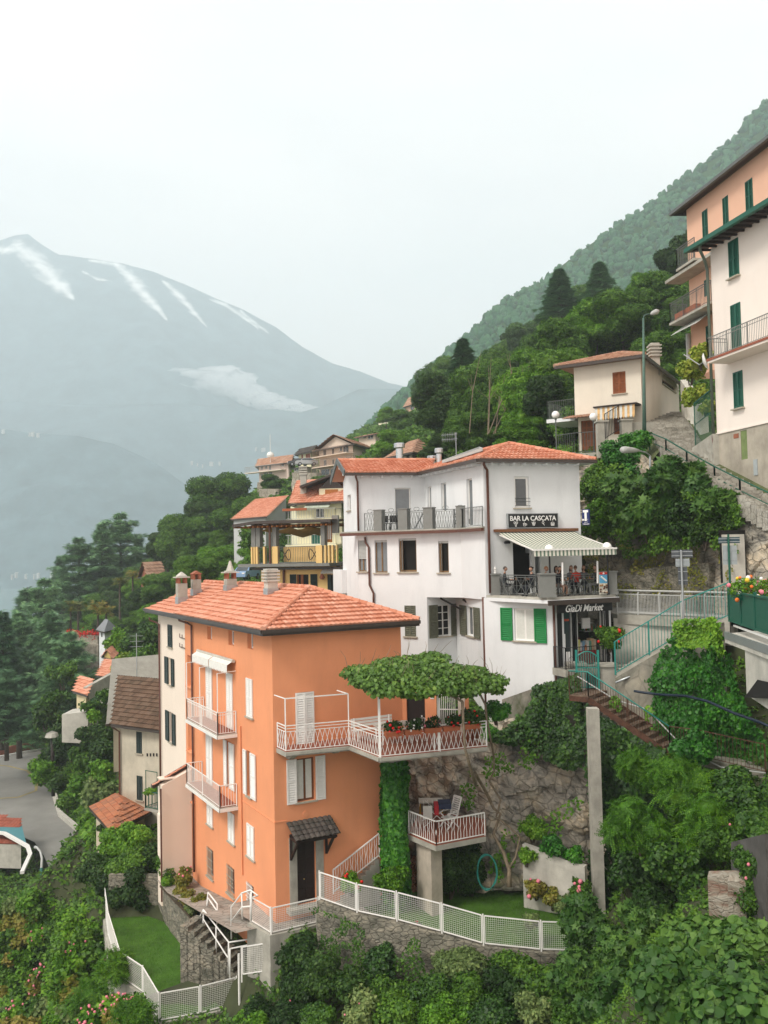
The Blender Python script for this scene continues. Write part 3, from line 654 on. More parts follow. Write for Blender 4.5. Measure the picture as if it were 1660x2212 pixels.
def forest_on(o,N,rmin,rmax,name,label,m,seed,cond=None,yfar=1e9):
 rng=np.random.default_rng(seed);me=o.data;nv=len(me.vertices);co=np.empty(nv*3);me.vertices.foreach_get('co',co);co=co.reshape(-1,3)
 f=np.array([p.vertices[:]for p in me.polygons if len(p.vertices)==4]);c=co[f];ar=np.linalg.norm(np.cross(c[:,1]-c[:,0],c[:,3]-c[:,0]),axis=1);ar/=(c[:,0,1]**1.6)
 k=rng.choice(len(f),N,p=ar/ar.sum());s,t=rng.random(N)[:,None],rng.random(N)[:,None];c=c[k];P=(c[:,0]*(1-s)+c[:,1]*s)*(1-t)+(c[:,3]*(1-s)+c[:,2]*s)*t
 if cond is not None:P=P[cond(P)]
 B,Ff=[],[];iv,if_=[],[];mb_=MB();mb_.ball((0,0,0),1,7,5);base=np.array(mb_.v);n=len(base);fl=mb_.f
 r=rng.uniform(rmin,rmax,len(P));sc_=np.stack([r,r,r*rng.uniform(.7,1.35,len(P))],1)
 V=base[None]*(1+.35*rng.normal(size=(len(P),n,1)).clip(-1,1))*sc_[:,None,:]+P[:,None,:]+np.array([0,0,1.0])*r[:,None,None]*.45
 l1=np.concatenate([np.array(q)for q in fl]);t1=np.array([len(q)for q in fl]);loops=(l1[None]+(np.arange(len(P))*n)[:,None]).ravel();totals=np.tile(t1,len(P));starts=np.concatenate([[0],np.cumsum(totals)[:-1]])
 me2=arrays_to_mesh(name,V.reshape(-1,3),loops,starts,totals);ob=link(name,me2,m);tag(ob,label,'forest',kind='stuff');return ob
FAR_LEAF=mat_leaf('distant_wood',(.016,.078,.034),(.034,.128,.052),(.06,.175,.07),gloss=.05,trans=.1)
forest_on(mR,26000,1.8,4.2,'distant_forest','continuous hazy wood covering the steep mountainside on the right',FAR_LEAF,4)
TP=[]
def sp(p,Y,dz=0):v=at(p,Y);TP.append((v.x,v.y,v.z+dz))
def sw(x,y,z):TP.append((x,y,z))
for p,Y in(((0,2212),60),((200,2212),58),((0,1990),78),((150,2000),76),((180,1890),90),((0,1750),112),((100,1700),122),((0,1640),140),((100,1612),148),((170,1770),108),((-300,1700),125),((-300,2212),62),((-300,1600),160)):sp(p,Y,-1.3)
sw(-90,180,-33);sw(-140,260,-40);sw(-60,200,-30);sw(-100,330,-55);sw(-200,500,-70);sw(-60,420,-70);sw(0,500,-70);sw(-300,150,-70);sw(-200,80,-70);sw(-45,30,-34);sw(-80,0,-36);sw(-30,0,-34)
[TP.append(tuple(gr(q,-32.8)))for q in((-100,1625),(60,1608),(100,1604),(96,1630),(76,1664),(74,1684),(118,1720),(131,1765),(186,1808),(188,1850),(172,1915),(110,1920),(60,1860))]
sw(-20,60,-29);sw(-24,78,-29)
sw(-13.2,36.5,-24);sw(-16,44,-24);sw(-20,52,-24);sw(-8.6,30,-25);sw(-4,24,-26);sw(4,22,-24);sw(-7,33.5,-21);sw(0,31,-18.5);sw(4.5,31.5,-18.2);sw(8.5,32.3,-17.5)
for x,y,z in((-8.5,37,-19.05),(-12.9,38.2,-19.05),(-17.2,48,-19.05),(-10.6,46.5,-19.05),(-18,50.5,-19.5)):sw(x,y,z)
sw(-8.2,41,-18.6);sw(-12,49.5,-17.6);sw(-14,55,-17.6);sw(-18,60,-18.3);sw(-22,66,-20);sw(-20,60,-20.5);sw(-26,78,-24);sw(-30,100,-25);sw(-36,120,-24)
for x,y,z in((-4.2,37.4,-15.42),(-4.9,35.9,-19.5),(-6.5,37.3,-19.2),(-7.7,39.3,-18.9),(-3.9,36.9,-15.5),(-1,37.0,-15.42),(3,35.9,-15.42),(7.2,35.2,-15.45),(-3,41,-15.42),(1,41,-15.42),(5,40.6,-15.42),(8.5,39.2,-15.45)):sw(x,y,z)
sw(1.5,43.5,-14.6);sw(2.5,45.3,-8.0);sw(5.0,44.6,-8.6);sw(7.5,43.7,-7.9);sw(8.5,42.3,-15.45);sw(10.4,41.2,-15.3);sw(4,43.3,-15.4);sw(0,46.5,-8.5);sw(-2,52,-8.3);sw(4,48,-7.6);sw(8,46,-7.3);sw(-4,58,-9);sw(-10,58,-15.5)
sw(9.5,44.6,-7.6);sw(10.7,43.6,-7.3);sw(11.2,45.5,-4.6);sw(13,42.3,-4.6);sw(15.2,40,-4.4);sw(19,34,-4.2);sw(26,28,-3.4);sw(12.5,52.5,-4);sw(15.5,48.5,-4);sw(17.5,45,-3.9);sw(23,37,-3.8)
sw(11.5,54.5,2);sw(13,56.5,5.0);sw(9,58,2.5);sw(16.8,49,2.6);sw(18.5,45.5,1.5);sw(24.5,38,-.5);sw(16,58,6.5);sw(12,62,6.2);sw(20,62,7);sw(22,74,11.2);sw(27,62,7);sw(31,40,1);sw(40,60,10);sw(30,80,16)
for p,Y in(((1660,1800),29),((1500,1850),30.5),((1350,1990),33),((1660,2212),19),((1300,2150),25),((1450,1700),34.5),((1660,1660),33)):sp(p,Y,-1.2)
sw(12,8,-9);sw(25,10,-4);sw(25,20,-4);sw(5,10,-22);sw(0,0,-26);sw(30,-5,-4);sw(10,-5,-14);sw(9.8,38.4,-14.9);sw(11.5,37.8,-12.5);sw(14.5,36,-8.5)
for p,Y in(((1240,990),66),((1100,960),80),((1000,1010),85),((900,1030),90),((1200,800),130),((1000,880),140),((1400,745),140),((1480,710),120),((880,960),190),((830,960),150),((1250,730),230),((1050,830),260),((880,925),270),((800,925),330),
             ((740,1060),150),((640,1110),140),((560,1060),188),((520,1110),180),((740,1035),168),((640,1050),172),((500,1150),150),((450,1200),190),((400,1240),200),((330,1300),150),((560,1230),110),((640,1290),90),((700,1300),75),((500,1300),85),((430,1290),110),
             ((300,1420),140),((300,1500),105),((200,1600),120),((250,1650),90),((220,1720),84),((230,1800),76),((180,1500),150),((100,1500),180),((60,1400),260),((250,1300),200),((150,1350),260),((760,1010),175),((700,985),260),((1500,690),260)):sp(p,Y)
_d=delaunay_2d_cdt([Vector((x,y))for x,y,z in TP],[],[],0,1e-4)
_vz=[]
for v,o in zip(_d[0],_d[3]):_vz.append(TP[o[0]][2]if o else 0)
tv=[Vector((v.x,v.y,z))for v,z in zip(_d[0],_vz)];tf=[tuple(f)for f in _d[2]]
BVH0=BVHTree.FromPolygons(tv,tf)
def H(x,y):
 h=BVH0.ray_cast(Vector((x,y,3000)),Vector((0,0,-1)))
 return h[0].z if h[0]else-30.0
bm=bmesh.new();bv=[bm.verts.new(v)for v in tv]
for f in tf:
 try:bm.faces.new([bv[i]for i in f])
 except ValueError:pass
bmesh.ops.subdivide_edges(bm,edges=[e for e in bm.edges if e.calc_length()>3],cuts=3,use_grid_fill=True)
bmesh.ops.triangulate(bm,faces=bm.faces[:])
bmesh.ops.subdivide_edges(bm,edges=[e for e in bm.edges if e.calc_length()>2.5 and e.verts[0].co.y<120],cuts=1)
bmesh.ops.triangulate(bm,faces=bm.faces[:])
me=bpy.data.meshes.new('hillside_ground');bm.to_mesh(me);bm.free()
hill=link('hillside_ground',me,SOIL,None,True);tag(hill,kind='structure')
# ================================================================ ORANGE HOUSE
def phit(p,A,n):r=ray(p);return r*(Vector(A).dot(n)/r.dot(n))
def solve_d(F,pw,po,lo=0,hi=6):
 u=F.uz(pw)[0]
 f=lambda d:F.uz(po,d)[0]-u
 a,b=lo,hi;fa=f(a)
 for _ in range(40):
  c=(a+b)/2;fc=f(c)
  if(fc>0)==(fa>0):a,fa=c,fc
  else:b=c
 return(a+b)/2
C0=at((592,1660),38.0);dL=Vector((-.477,.879,0)).normalized();dR=Vector((.879,.477,0)).normalized()
LEN,WID=18.6,6.2
FL=Fr(C0,C0+dL*LEN);FR=Fr(C0,C0+dR*WID)
FB=Fr(C0+dR*WID,C0+dR*WID+dL*LEN);FB.n=dR.copy();FE=Fr(C0+dL*LEN,C0+dL*LEN+dR*WID);FE.n=dL.copy()
OH=thing('orange_house','tall narrow orange rendered house with terracotta hipped roof and white shutters','house',(C0.x,C0.y,-15.3))
zt=-3.38;ub=FL.uz((400,1400))[0];Z=Vector((0,0,1))
hl={}
for k,(a,b)in dict(at1=(K1(545,606),K1(590,738)),at2=(K1(745,640),K1(799,792)),at3=(K1(925,655),K1(981,828)),sl1=(K1(355,875),K1(403,1187)),sl2=(K1(362,1525),K1(416,1810)),sl3=(K3(98,190),K3(130,268)),
                      d1=(K1(538,975),K1(600,1492)),d2=(K1(732,1040),K1(795,1588)),w1=(K1(920,1092),K1(983,1478)),e1=(K1(540,1603),K1(602,2120)),e2=(K1(738,1690),K1(765,2140)),w2=(K1(924,1782),K1(966,2230)),
                      f1=(K3(218,270),K3(256,432)),f2=(K3(358,318),K3(400,548)),f3=(K3(483,398),K3(532,652)),g1=(K3(218,556),K3(258,782)),g2=(K3(350,672),K3(398,902)),g3=(K3(482,790),K3(526,1012))).items():
 hl[k]=FL.rect(a,b)
 m=((a[0]+b[0])/2,0);u0,u1=hl[k][:2];zt_=FL.uz((m[0],a[1]))[1]if False else None
mb=MB();wall(mb,FL,0,ub,-17.4,zt,hl.values())
hc={}
for k,(a,b)in dict(c1=(L4(828,-5),L4(866,200)),c2=(L4(832,286),L4(862,536)),c3=(L4(838,765),L4(870,1050))).items():hc[k]=FL.rect(a,b)
rw=dict(dr=(K3(808,528),K3(940,842)),wn=(PP(640,1640),PP(681,1727)),bd=(K2(286,826),K2(408,1150)),bk=(K2(988,845),K2(1112,1085)))
hr={k:FR.rect(*v)for k,v in rw.items()}
hr['bk']=(hr['bk'][0],min(WID-.1,hr['bk'][1]),hr['bk'][2],hr['bk'][3])
hr['dr']=(hr['dr'][0],hr['dr'][1],-14.75,hr['dr'][3])
wall(mb,FR,0,WID,-15.6,zt,[v for k,v in hr.items()if k!='bk'])
wall(mb,FB,0,ub,-16,zt);wall(mb,FE,0,WID,-18,zt)
g0=FE.pt(0,zt);g1=FE.pt(WID,zt);mb.poly([g0,g1,FE.pt(WID/2,zt+1.6)])
mb.build('wall',ORANGE,OH)
mb=MB();wall(mb,FL,ub,LEN,-18.4,zt,hc.values());wall(mb,FB,ub,LEN,-16,zt);tag(mb.build('cream_wall',CREAM,OH),'pale cream rendered end of the orange house')
backing(FL,list(hl.values())+list(hc.values()),OH);backing(FR,[hr['dr'],hr['wn'],hr['bd']],OH)
for k in('at1','at2','at3'):window(FL,hl[k],OH,WHITEP,GLASSG,.22,(1,1),sl=False,fw=.08)
for k in('sl1','sl2','sl3'):window(FL,hl[k],OH,WHITEP,CURT,.22,(1,1),fw=.08,sm=ORANGE)
for k in('d1','d2','w1','e1','f1','f2','f3'):
 pair(FL,hl[k],OH,WHITEP,.01)
for k in('w1','f1','f2','f3','w2','g1','g2'):sill(FL,hl[k],OH)
window(FL,hl['w2'],OH,WOOD,GLASS,.2,(2,1),sl=False);window(FL,hl['e2'],OH,WOOD,GLASS,.2,(2,1),sl=False)
for k,(l,r)in dict(w2=(K1(886,0),K1(1002,0)),e2=(K1(703,0),K1(801,0))).items():
 z0,z1=hl[k][2:];ua=FL.uz((l[0],1500))[0];ub_=FL.uz((r[0],1500))[0]
 shutter(FL,hl[k][1]+.02,max(ua,hl[k][1]+.3),z0,z1,OH,WHITEP,.03);shutter(FL,min(ub_,hl[k][0]-.3),hl[k][0]-.02,z0,z1,OH,WHITEP,.03)
for k in('g1','g2','g3'):
 u0,u1,z0,z1=hl[k];window(FL,hl[k],OH,GREYP,GLASS,.18,(1,1),sl=False);mb=MB()
 for i in range(7):
  u=u0+(u1-u0)*(i+.5)/7;mb.bar(FL.pt(u,z0,.06),FL.pt(u,z1+.05,.06),.018)
  if i%2==0:mb.bar(FL.pt(u-.05,z0+(z1-z0)*.5,.07),FL.pt(u+.12,z0+(z1-z0)*.5,.07),.018)
 for f in(.08,.36,.64,.95):mb.bar(FL.pt(u0-.02,z0+(z1-z0)*f,.06),FL.pt(u1+.02,z0+(z1-z0)*f,.06),.022)
 mb.build('window_grille',STONE if k!='g3' else WHITEP,OH)
for k,(l,r)in dict(c2=(L4(806,0),L4(886,0)),c3=(L4(808,0),L4(892,0))).items():
 z0,z1=hc[k][2:];ua=FL.uz((l[0],1500))[0];ur=FL.uz((r[0],1500))[0];window(FL,hc[k],OH,CREAM if k=='c2' else WOOD,CURT if k=='c2' else GLASS,.18,(1,1))
 shutter(FL,hc[k][1]+.02,ua,z0,z1,OH,BLKGREEN,.03);shutter(FL,ur,hc[k][0]-.02,z0,z1,OH,BLKGREEN,.03)
pair(FL,hc['c1'],OH,BLKGREEN,.01);sill(FL,hc['c1'],OH)
window(FR,hr['wn'],OH,WOOD,GLASS,.16,(2,1),curtain=True,fw=.08)
zz0,zz1=hr['wn'][2:]
ul=FR.uz(PP(619,1690))[0];ur=FR.uz(PP(702.5,1690))[0]
shutter(FR,ul,hr['wn'][0]-.01,zz0-.03,zz1+.02,OH,WHITEP);shutter(FR,hr['wn'][1]+.03,ur,zz0-.03,zz1+.02,OH,WHITEP)
pair(FR,hr['bd'],OH,WHITEP,.02,.10)
u0,u1,z0,z1=hr['dr'];mb=MB();FR.box(mb,u0+.004,u1-.004,z0,z1-.004,-.20,-.14);d=mb.build('door',DKWOOD,OH);mb=MB()
for i in range(2):
 for j in range(4):
  a=u0+.1+i*(u1-u0-.12)/2;b=a+(u1-u0)/2-.16;c=z0+.1+j*(z1-z0-.15)/4;FR.box(mb,a,b,c,c+(z1-z0)/4-.14,-.138,-.12)
mb.build('door_panel',DKWOOD,d);mb=MB();mb.ball(FR.pt((u0+u1)/2-.08,z0+1.0,-.09),.035,8,6);mb.build('handle',mat('brass',(.6,.45,.15),.3,.1,9,metal=1),d)
mb=MB();w_=.34;FR.box(mb,u0-w_,u0-.003,z0,z1,-.02,.06);FR.box(mb,u1+.003,u1+w_,z0,z1,-.02,.06);FR.box(mb,u0-w_,u1+w_,z1+.003,z1+.22,-.02,.058);FR.box(mb,u0-.5,u1+.5,z0-.2,z0-.004,-.2,.45)
mb.build('door_surround',CONC,OH)
cz=FR.uz(K3(890,375))[1];ca=FR.uz(K3(748,400))[0];cb=FR.uz(K3(1015,375))[0]
cl=[FR.pt(ca-.06,cz-.5,1.0),FR.pt(cb+.12,cz-.5,1.0),FR.pt(cb+.12,cz,.02),FR.pt(ca-.06,cz,.02)]
mb=MB();tiles(mb,cl,.27,.235,.05,.04,4);cano=mb.build('door_canopy',TILEK,OH);mb=MB()
for u in(ca+.12,cb-.1):
 mb.bar(FR.pt(u,cz-.62,.02),FR.pt(u,cz-.62,.95),.1,.12);mb.bar(FR.pt(u,cz-1.5,.06),FR.pt(u,cz-.66,.8),.09);mb.bar(FR.pt(u,cz-1.55,.06),FR.pt(u,cz-.5,.06),.11)
mb.bar(FR.pt(ca,cz-.60,.9),FR.pt(cb,cz-.60,.9),.1);mb.build('canopy_bracket',DKWOOD,cano)
mb=MB();c=FR.uz(K3(868,342));mb.tube([FR.pt(c[0],c[1],-.02),FR.pt(c[0],c[1],.03)],.13,14);mb.build('vent_cover',ORANGE,OH)
mb=MB();zs=FR.uz(K3(665,400))[1];mb.bar(FL.pt(0,zs,.012),FL.pt(FL.uz(K3(444,252))[0],zs,.012),.03);mb.bar(FR.pt(0,zs,.012),FR.pt(FR.uz(K3(745,390))[0],zs,.012),.03)
u=FL.uz(K1(870,1700))[0];mb.tube([FL.pt(u,FL.uz(K1(870,1550))[1],.05),FL.pt(u,FL.uz(K3(445,735))[1],.05)],.035,6);mb.build('service_pipe',ORANGE,OH)
def pipe(F,x0,y0,x1,y1,parent,kick=None,d=.1,r=.055,m=None,name='drainpipe'):
 a=F.uz((x0,y0));b=F.uz((x1,y1));u=(a[0]+b[0])/2;pts=[]
 if kick:pts+=[F.pt(u+kick,a[1]+.42,.55),F.pt(u+kick,a[1]+.25,.5),F.pt(u+kick*.4,a[1]+.12,.2)]
 pts+=[F.pt(u,a[1],d),F.pt(u,(a[1]+b[1])/2,d),F.pt(u,b[1],d)]
 mb=MB();mb.tube(pts,r,8);return mb.build(name,m or PIPE,parent,True)
a=K1(417,600);b=K3(138,720);pipe(FL,a[0],a[1],b[0],b[1],OH,.9)
a=K1(112,590);b=L4(775,1500);pipe(FL,a[0],a[1],b[0]-1,b[1]+60,OH,.5)
zE=-3.16;zR=-1.66;e=.62
def rp(l,r,z):v=C0+dL*l+dR*r;return Vector((v.x,v.y,z))
A1,A2,A3,A4=rp(-e,-e,zE),rp(-e,WID+e,zE),rp(LEN+e,WID+e,zE),rp(LEN+e,-e,zE);Ra,Rb=rp(3.1,3.1,zR),rp(LEN+e,3.1,zR)
us=ub-.2;S0=rp(us,-e,zE);S1=rp(us,3.1,zR);dn=Vector((0,0,-.07))
mb=MB();tiles(mb,[S0,A1,Ra,S1],.40,.225,.09,.03,5,3);tiles(mb,[A4+dn,S0+dn,S1+dn,Rb+dn],.40,.225,.09,.03,6,3);tiles(mb,[A1,A2,Ra],.40,.225,.10,.034,7,4);mb.poly([A2,A3,Rb,Ra])
rf=mb.build('roof',TILE,OH);mb=MB();ridge(mb,A1,Ra,.12,.36,.06);ridge(mb,A2,Ra,.12,.36,.06);ridge(mb,Ra,S1,.11,.36,.05);ridge(mb,S1,Rb,.11,.36,.0);mb.build('ridge_tiles',TILE,rf)
mb=MB()
for a,b in((A1,A2),(A4,A1),(A4,Rb),(A3,Rb)):
 mb.bar(a-Z*.13,b-Z*.13,.05,.2)
for(q0,q1,q2,q3)in((A1,A2,rp(.1,WID-.1,zE-.06),rp(.1,.1,zE-.06)),(A4,A1,rp(.1,.1,zE-.06),rp(LEN,.1,zE-.06))):mb.quad(q0-Z*.2,q1-Z*.2,q2-Z*.16,q3-Z*.16)
mb.build('eaves',GUTTER,OH)
gutter([A4-Z*.05-dR*.06,A1-Z*.05-dR*.06-dL*.06,A2-Z*.05-dL*.06],OH,.075)
SN=(A4-A1).cross(Ra-A1).normalized()
def chimney(kp,w_,h,cap,m,kind):
 p=phit(kp,A1,SN);z=p.z;t=thing('x',None,None)if False else None;mb=MB();x,y=p.x,p.y;s=w_/2
 def bx(mb,s,z0,z1):mb.hexa([p+(dL*a+dR*b)*s+Z*z0 for a,b in((-1,-1),(-1,1),(1,1),(1,-1))],[p+(dL*a+dR*b)*s+Z*z1 for a,b in((-1,-1),(-1,1),(1,1),(1,-1))])
 bx(mb,s,-.6,h);ch=mb.build('chimney',m,rf)
 f=MB();bx(f,s+.03,-.5,.28);f.build('flashing',GALV,ch)
 c=MB()
 if kind=='slab':
  for a,b in((-1,-1),(-1,1),(1,1),(1,-1)):
   q=p+(dL*a+dR*b)*(s-.08);c.box(q.x-.07,q.x+.07,q.y-.07,q.y+.07,z+h,z+h+.32)
  c.build('chimney_vent',BRICK,ch);c=MB();bx(c,s+.12,h+.32,h+.38);bx(c,s-.02,h+.385,h+.44)
  if cap:c.lathe(p+Z*(h+.44),[(s*.8,0),(s*.55,.2),(.05,.55)],6)
  else:c.lathe(p+Z*(h+.44),[(s+.05,0),(.04,.22)],4)
  c.build('chimney_cap',CONC2,ch)
 elif kind=='gable':
  for a,b in((-1,-1),(-1,1),(1,1),(1,-1)):
   q=p+(dL*a+dR*b)*(s-.07);c.box(q.x-.08,q.x+.08,q.y-.08,q.y+.08,z+h,z+h+.3)
  q=[p+(dL*a+dR*b)*(s+.06)+Z*(h+.3)for a,b in((-1,-1),(-1,1),(1,1),(1,-1))];c.add(q+[p+dL*(-s)+Z*(h+.5),p+dL*s+Z*(h+.5)],[(0,1,4),(2,3,5),(1,2,5,4),(3,0,4,5)]);c.build('chimney_cap',BRICK,ch)
 else:
  for i in range(4):bx(c,s+.09,h+i*.15,h+.09+i*.15)
  bx(c,s-.02,h,h+.5);bx(c,s+.02,h+.545,h+.62);c.build('chimney_cap',CONC2,ch)
chimney(K1(303,372),.54,1.05,False,CONC,'slab');chimney(K1(440,298),.48,.85,False,CONC,'gable')
chimney(K1(765,262),.56,.62,True,CONC,'slab');chimney(K1(1150,300),.52,.62,False,CONC2,'louvre')
for q in(((715,412),(775,412),(965,300),(905,294)),((1010,436),(1072,436),(1278,318),(1215,311)),((255,443),(300,440),(452,348),(412,344))):
 pts=[phit(K1(*k),A1+SN*.19,SN)for k in q];f=MB();
 for a,b in zip(pts,pts[1:]+pts[:1]):f.bar(a,b,.09,.13)
 so=f.build('skylight',GREYP,rf);f=MB();f.poly([p+SN*.04 for p in pts]);f.build('pane',GLASSG,so)
mb=MB()
for x,y in((85,420),(135,460),(175,430),(190,465),(215,435),(252,470),(290,455),(300,490),(345,450)):
 p=phit(K1(x,y),A1+SN*.16,SN);mb.bar(p,p+dL*.22+Z*.02,.03)
mb.build('snow_hook',GALV,rf)
def side_balcony(pw,po,pl,ztop,rails,hgt):
 d=solve_d(FL,pw,po);u1=FL.uz(pw)[0];u2,z=FL.uz(pl,d)[0],FL.uz(po,d)[1]
 b=MB();FL.box(b,u1,u2,z-.14,z,.001,d);slab=b.build('balcony',CONC2,OH);b=MB();FL.box(b,u1-.03,u2+.03,z-.19,z-.05,d-.02,d+.03);FL.box(b,u1-.03,u1+.002,z-.19,z-.05,.002,d+.03);b.build('slab_edge',WHITEP,slab)
 b=MB();FL.box(b,u1+.05,u2-.05,z+.003,z+.02,.005,d-.04);b.build('floor_tiles',TERRF,slab)
 railing([FL.pt(u1+.03,z,.05),FL.pt(u1+.03,z,d-.04),FL.pt(u2-.03,z,d-.04),FL.pt(u2-.03,z,.05)],hgt,WHITEP,slab,.13,.035,.018,3,mid=rails,bottom=.06)
 return slab,u1,u2,z,d
s1,u1,u2,z1,d1_=side_balcony(K1(830,1612),K1(640,1640),K1(345,1490),0,(.88,),1.0)
print('balcony',u1,u2,z1,d1_)
s2,u3,u4,z2,d2_=side_balcony(K3(420,292),K3(297,307),K3(75,145),0,(),1.0)
print('balcony2',u3,u4,z2,d2_)
mb=MB();zp=FL.uz(K1(640,1058),d1_)[1]
for u in(u2-.03,(u1*.45+u2*.55),u1+.03):
 mb.bar(FL.pt(u,z1,d1_-.04),FL.pt(u,zp,d1_-.04),.04);mb.bar(FL.pt(u,zp,d1_-.04),FL.pt(u,zp+.05,.02),.03)
mb.build('awning_frame',WHITEP,s1)
AWS=mat('white_awning_canvas',(.78,.77,.72),.8,.1,8);mb=MB();ua=FL.uz(K1(815,955))[0];ue=FL.uz(K1(478,870))[0];za=FL.uz(K1(800,950))[1]+.15
for a,b in((ua,(ua+ue)/2-.04),((ua+ue)/2+.04,ue)):
 n=12
 for i in range(n):
  s,t=a+(b-a)*i/n,a+(b-a)*(i+1)/n;mb.quad(FL.pt(s,za,.05),FL.pt(t,za,.05),FL.pt(t,za-.22,.42),FL.pt(s,za-.22,.42))
  m_=(s+t)/2;mb.poly([FL.pt(s,za-.22,.425),FL.pt(t,za-.22,.425),FL.pt(t,za-.55,.43),FL.pt(m_,za-.64,.43),FL.pt(s,za-.55,.43)])
mb.build('awning',AWS,OH);mb=MB();mb.tube([FL.pt(ua-.05,za-.05,.12),FL.pt(ue+.05,za-.05,.12)],.08,8);mb.build('awning_roller',CONC2,OH)
mb=MB()
for y in(715,805):
 p=FL.uz(K1(315,y));mb.bar(FL.pt(p[0]-.5,p[1],.05),FL.pt(p[0]+.5,p[1],.05),.03);mb.bar(FL.pt(p[0]+.5,p[1],.05),FL.pt(p[0]+.5,p[1]+.2,.05),.03);mb.bar(FL.pt(p[0],p[1],.05),FL.pt(p[0],p[1]+.18,.05),.03)
mb.build('wall_hook',PIPE,OH)
aw=FL.uz(L4(990,1500))[0];AX=thing('cream_annex','narrow cream annex with a small terracotta lean-to roof against the orange house','annex',tuple(FL.pt(aw+1.5,-17.5,1)))
uA0=FL.uz(L4(1000,1500))[0];uA1=FL.uz(L4(822,1500),1.3)[0];zA=FL.uz(L4(990,1270),0.3)[1]
mb=MB();dA=1.6;P_=FL.pt
mb.hexa([P_(uA0,-18.2,.02),P_(uA1,-18.2,.02),P_(uA1,-18.2,dA),P_(uA0,-18.2,dA)],[P_(uA0,zA-.1,.02),P_(uA1,zA-.1,.02),P_(uA1,zA-.75,dA),P_(uA0,zA-.75,dA)]);mb.build('wall',CREAM,AX)
mb=MB();zc=FL.uz(L4(930,1500),dA)[1];FL.box(mb,uA0-.04,uA1+.04,zc-.06,zc,.03,dA+.05);zc=FL.uz(L4(900,1815),dA)[1];FL.box(mb,uA0-.05,uA1+.05,-18.2,zc,.04,dA+.06);mb.build('plinth',CREAM,AX)
mb=MB();tiles(mb,[P_(uA1+.3,zA-.75,dA+.35),P_(uA0-.25,zA-.75,dA+.35),P_(uA0-.25,zA+.12,.0),P_(uA1+.3,zA+.12,.0)],.34,.22,.05,.03,9,3);ar=mb.build('roof',TILE,AX)
mb=MB();a,b=P_(uA0-.27,zA-.75,dA+.37),P_(uA0-.27,zA+.12,0);mb.bar(a-Z*.1,b-Z*.1,.05,.26);mb.bar(P_(uA1+.3,zA-.8,dA+.38),P_(uA0-.27,zA-.8,dA+.38),.1,.12);mb.build('fascia',GUTTER,ar)
mb=MB();mb.tube([P_(uA1-.15,zA-.85,dA+.1),P_(uA1-.15,-17.9,dA+.1)],.05,7);mb.build('drainpipe',PIPE,AX)
zf=FR.uz(K2(195,1203),1.0)[1];Bp=[FR.pt(FR.uz(K2(146,1180))[0],zf,.02),gr(K2(150,1185),zf),gr(K2(195,1205),zf),gr(K2(632,1160),zf),gr(K2(822,1235),zf),gr(K2(1502,1165),zf)]
Bp[0]=FR.pt(.12,zf,.01);Bp[1]=FR.pt(.10,zf,1.0)
Bp[2]=FR.pt(.12,zf,1.02)
front=[Bp[2],Bp[3],Bp[4],Bp[5]];back=[FR.pt(.12,zf,.004),FR.pt(FR.uz(K2(632,1160))[0]+.4,zf,.004),FR.pt(WID,zf,.004),Bp[5]+Vector((-.9,3.6,0)),]
def slabmesh(mb,fr,bk,z0,z1):
 for i in range(len(fr)-1):
  q=[fr[i],fr[i+1],bk[i+1],bk[i]];mb.hexa([Vector((p.x,p.y,z0))for p in q],[Vector((p.x,p.y,z1))for p in q])
mb=MB();slabmesh(mb,front,back,zf-.2,zf);ter=mb.build('balcony_terrace',CONC,OH)
mb=MB();slabmesh(mb,front,back,zf+.003,zf+.03);mb.build('floor_tiles',TERRF,ter)
mb=MB();cn=front[:1]+front[1:]
for a,b in zip(front,front[1:]):mb.bar(a-Z*.08,b-Z*.08,.14,.12)
mb.build('slab_moulding',CONC,ter);mb=MB()
for u in(.55,2.6):mb=MB();mb.hexa([FR.pt(u,zf-.5,.01),FR.pt(u+.25,zf-.5,.01),FR.pt(u+.25,zf-.5,.3),FR.pt(u,zf-.5,.3)],[FR.pt(u,zf-.2,.01),FR.pt(u+.25,zf-.2,.01),FR.pt(u+.25,zf-.2,.85),FR.pt(u,zf-.2,.85)]);mb.build('corbel',CONC,ter)
def inset(p,c,k=.06):v=(c-p);v.z=0;return p+v.normalized()*k
cen=(front[1]+back[1])/2
rl=[FR.pt(.16,zf,.06),FR.pt(.16,zf,.96)]+[front[1]-FR.n*.06,inset(front[2],back[2]),inset(front[3],back[3])]
railing(rl,1.04,WHITEP,ter,.21,.035,.017,2.4,mid=(.80,.92),bottom=.05,style='cross')
mb=MB();zb=FR.uz(K2(197,865),1.0)[1]
q0,q1=rl[1],rl[2];mb.bar(q0,Vector((q0.x,q0.y,zb)),.045);mb.bar(q1,Vector((q1.x,q1.y,zb)),.045);mb.bar(Vector((q0.x,q0.y,zb)),Vector((q1.x,q1.y,zb)),.045)
for q in(q0,q1):mb.bar(Vector((q.x,q.y,zb)),Vector((q.x,q.y,zb+.1))-FR.n*.55-FR.u*.25,.035)
mb.build('clothes_frame',WHITEP,ter)
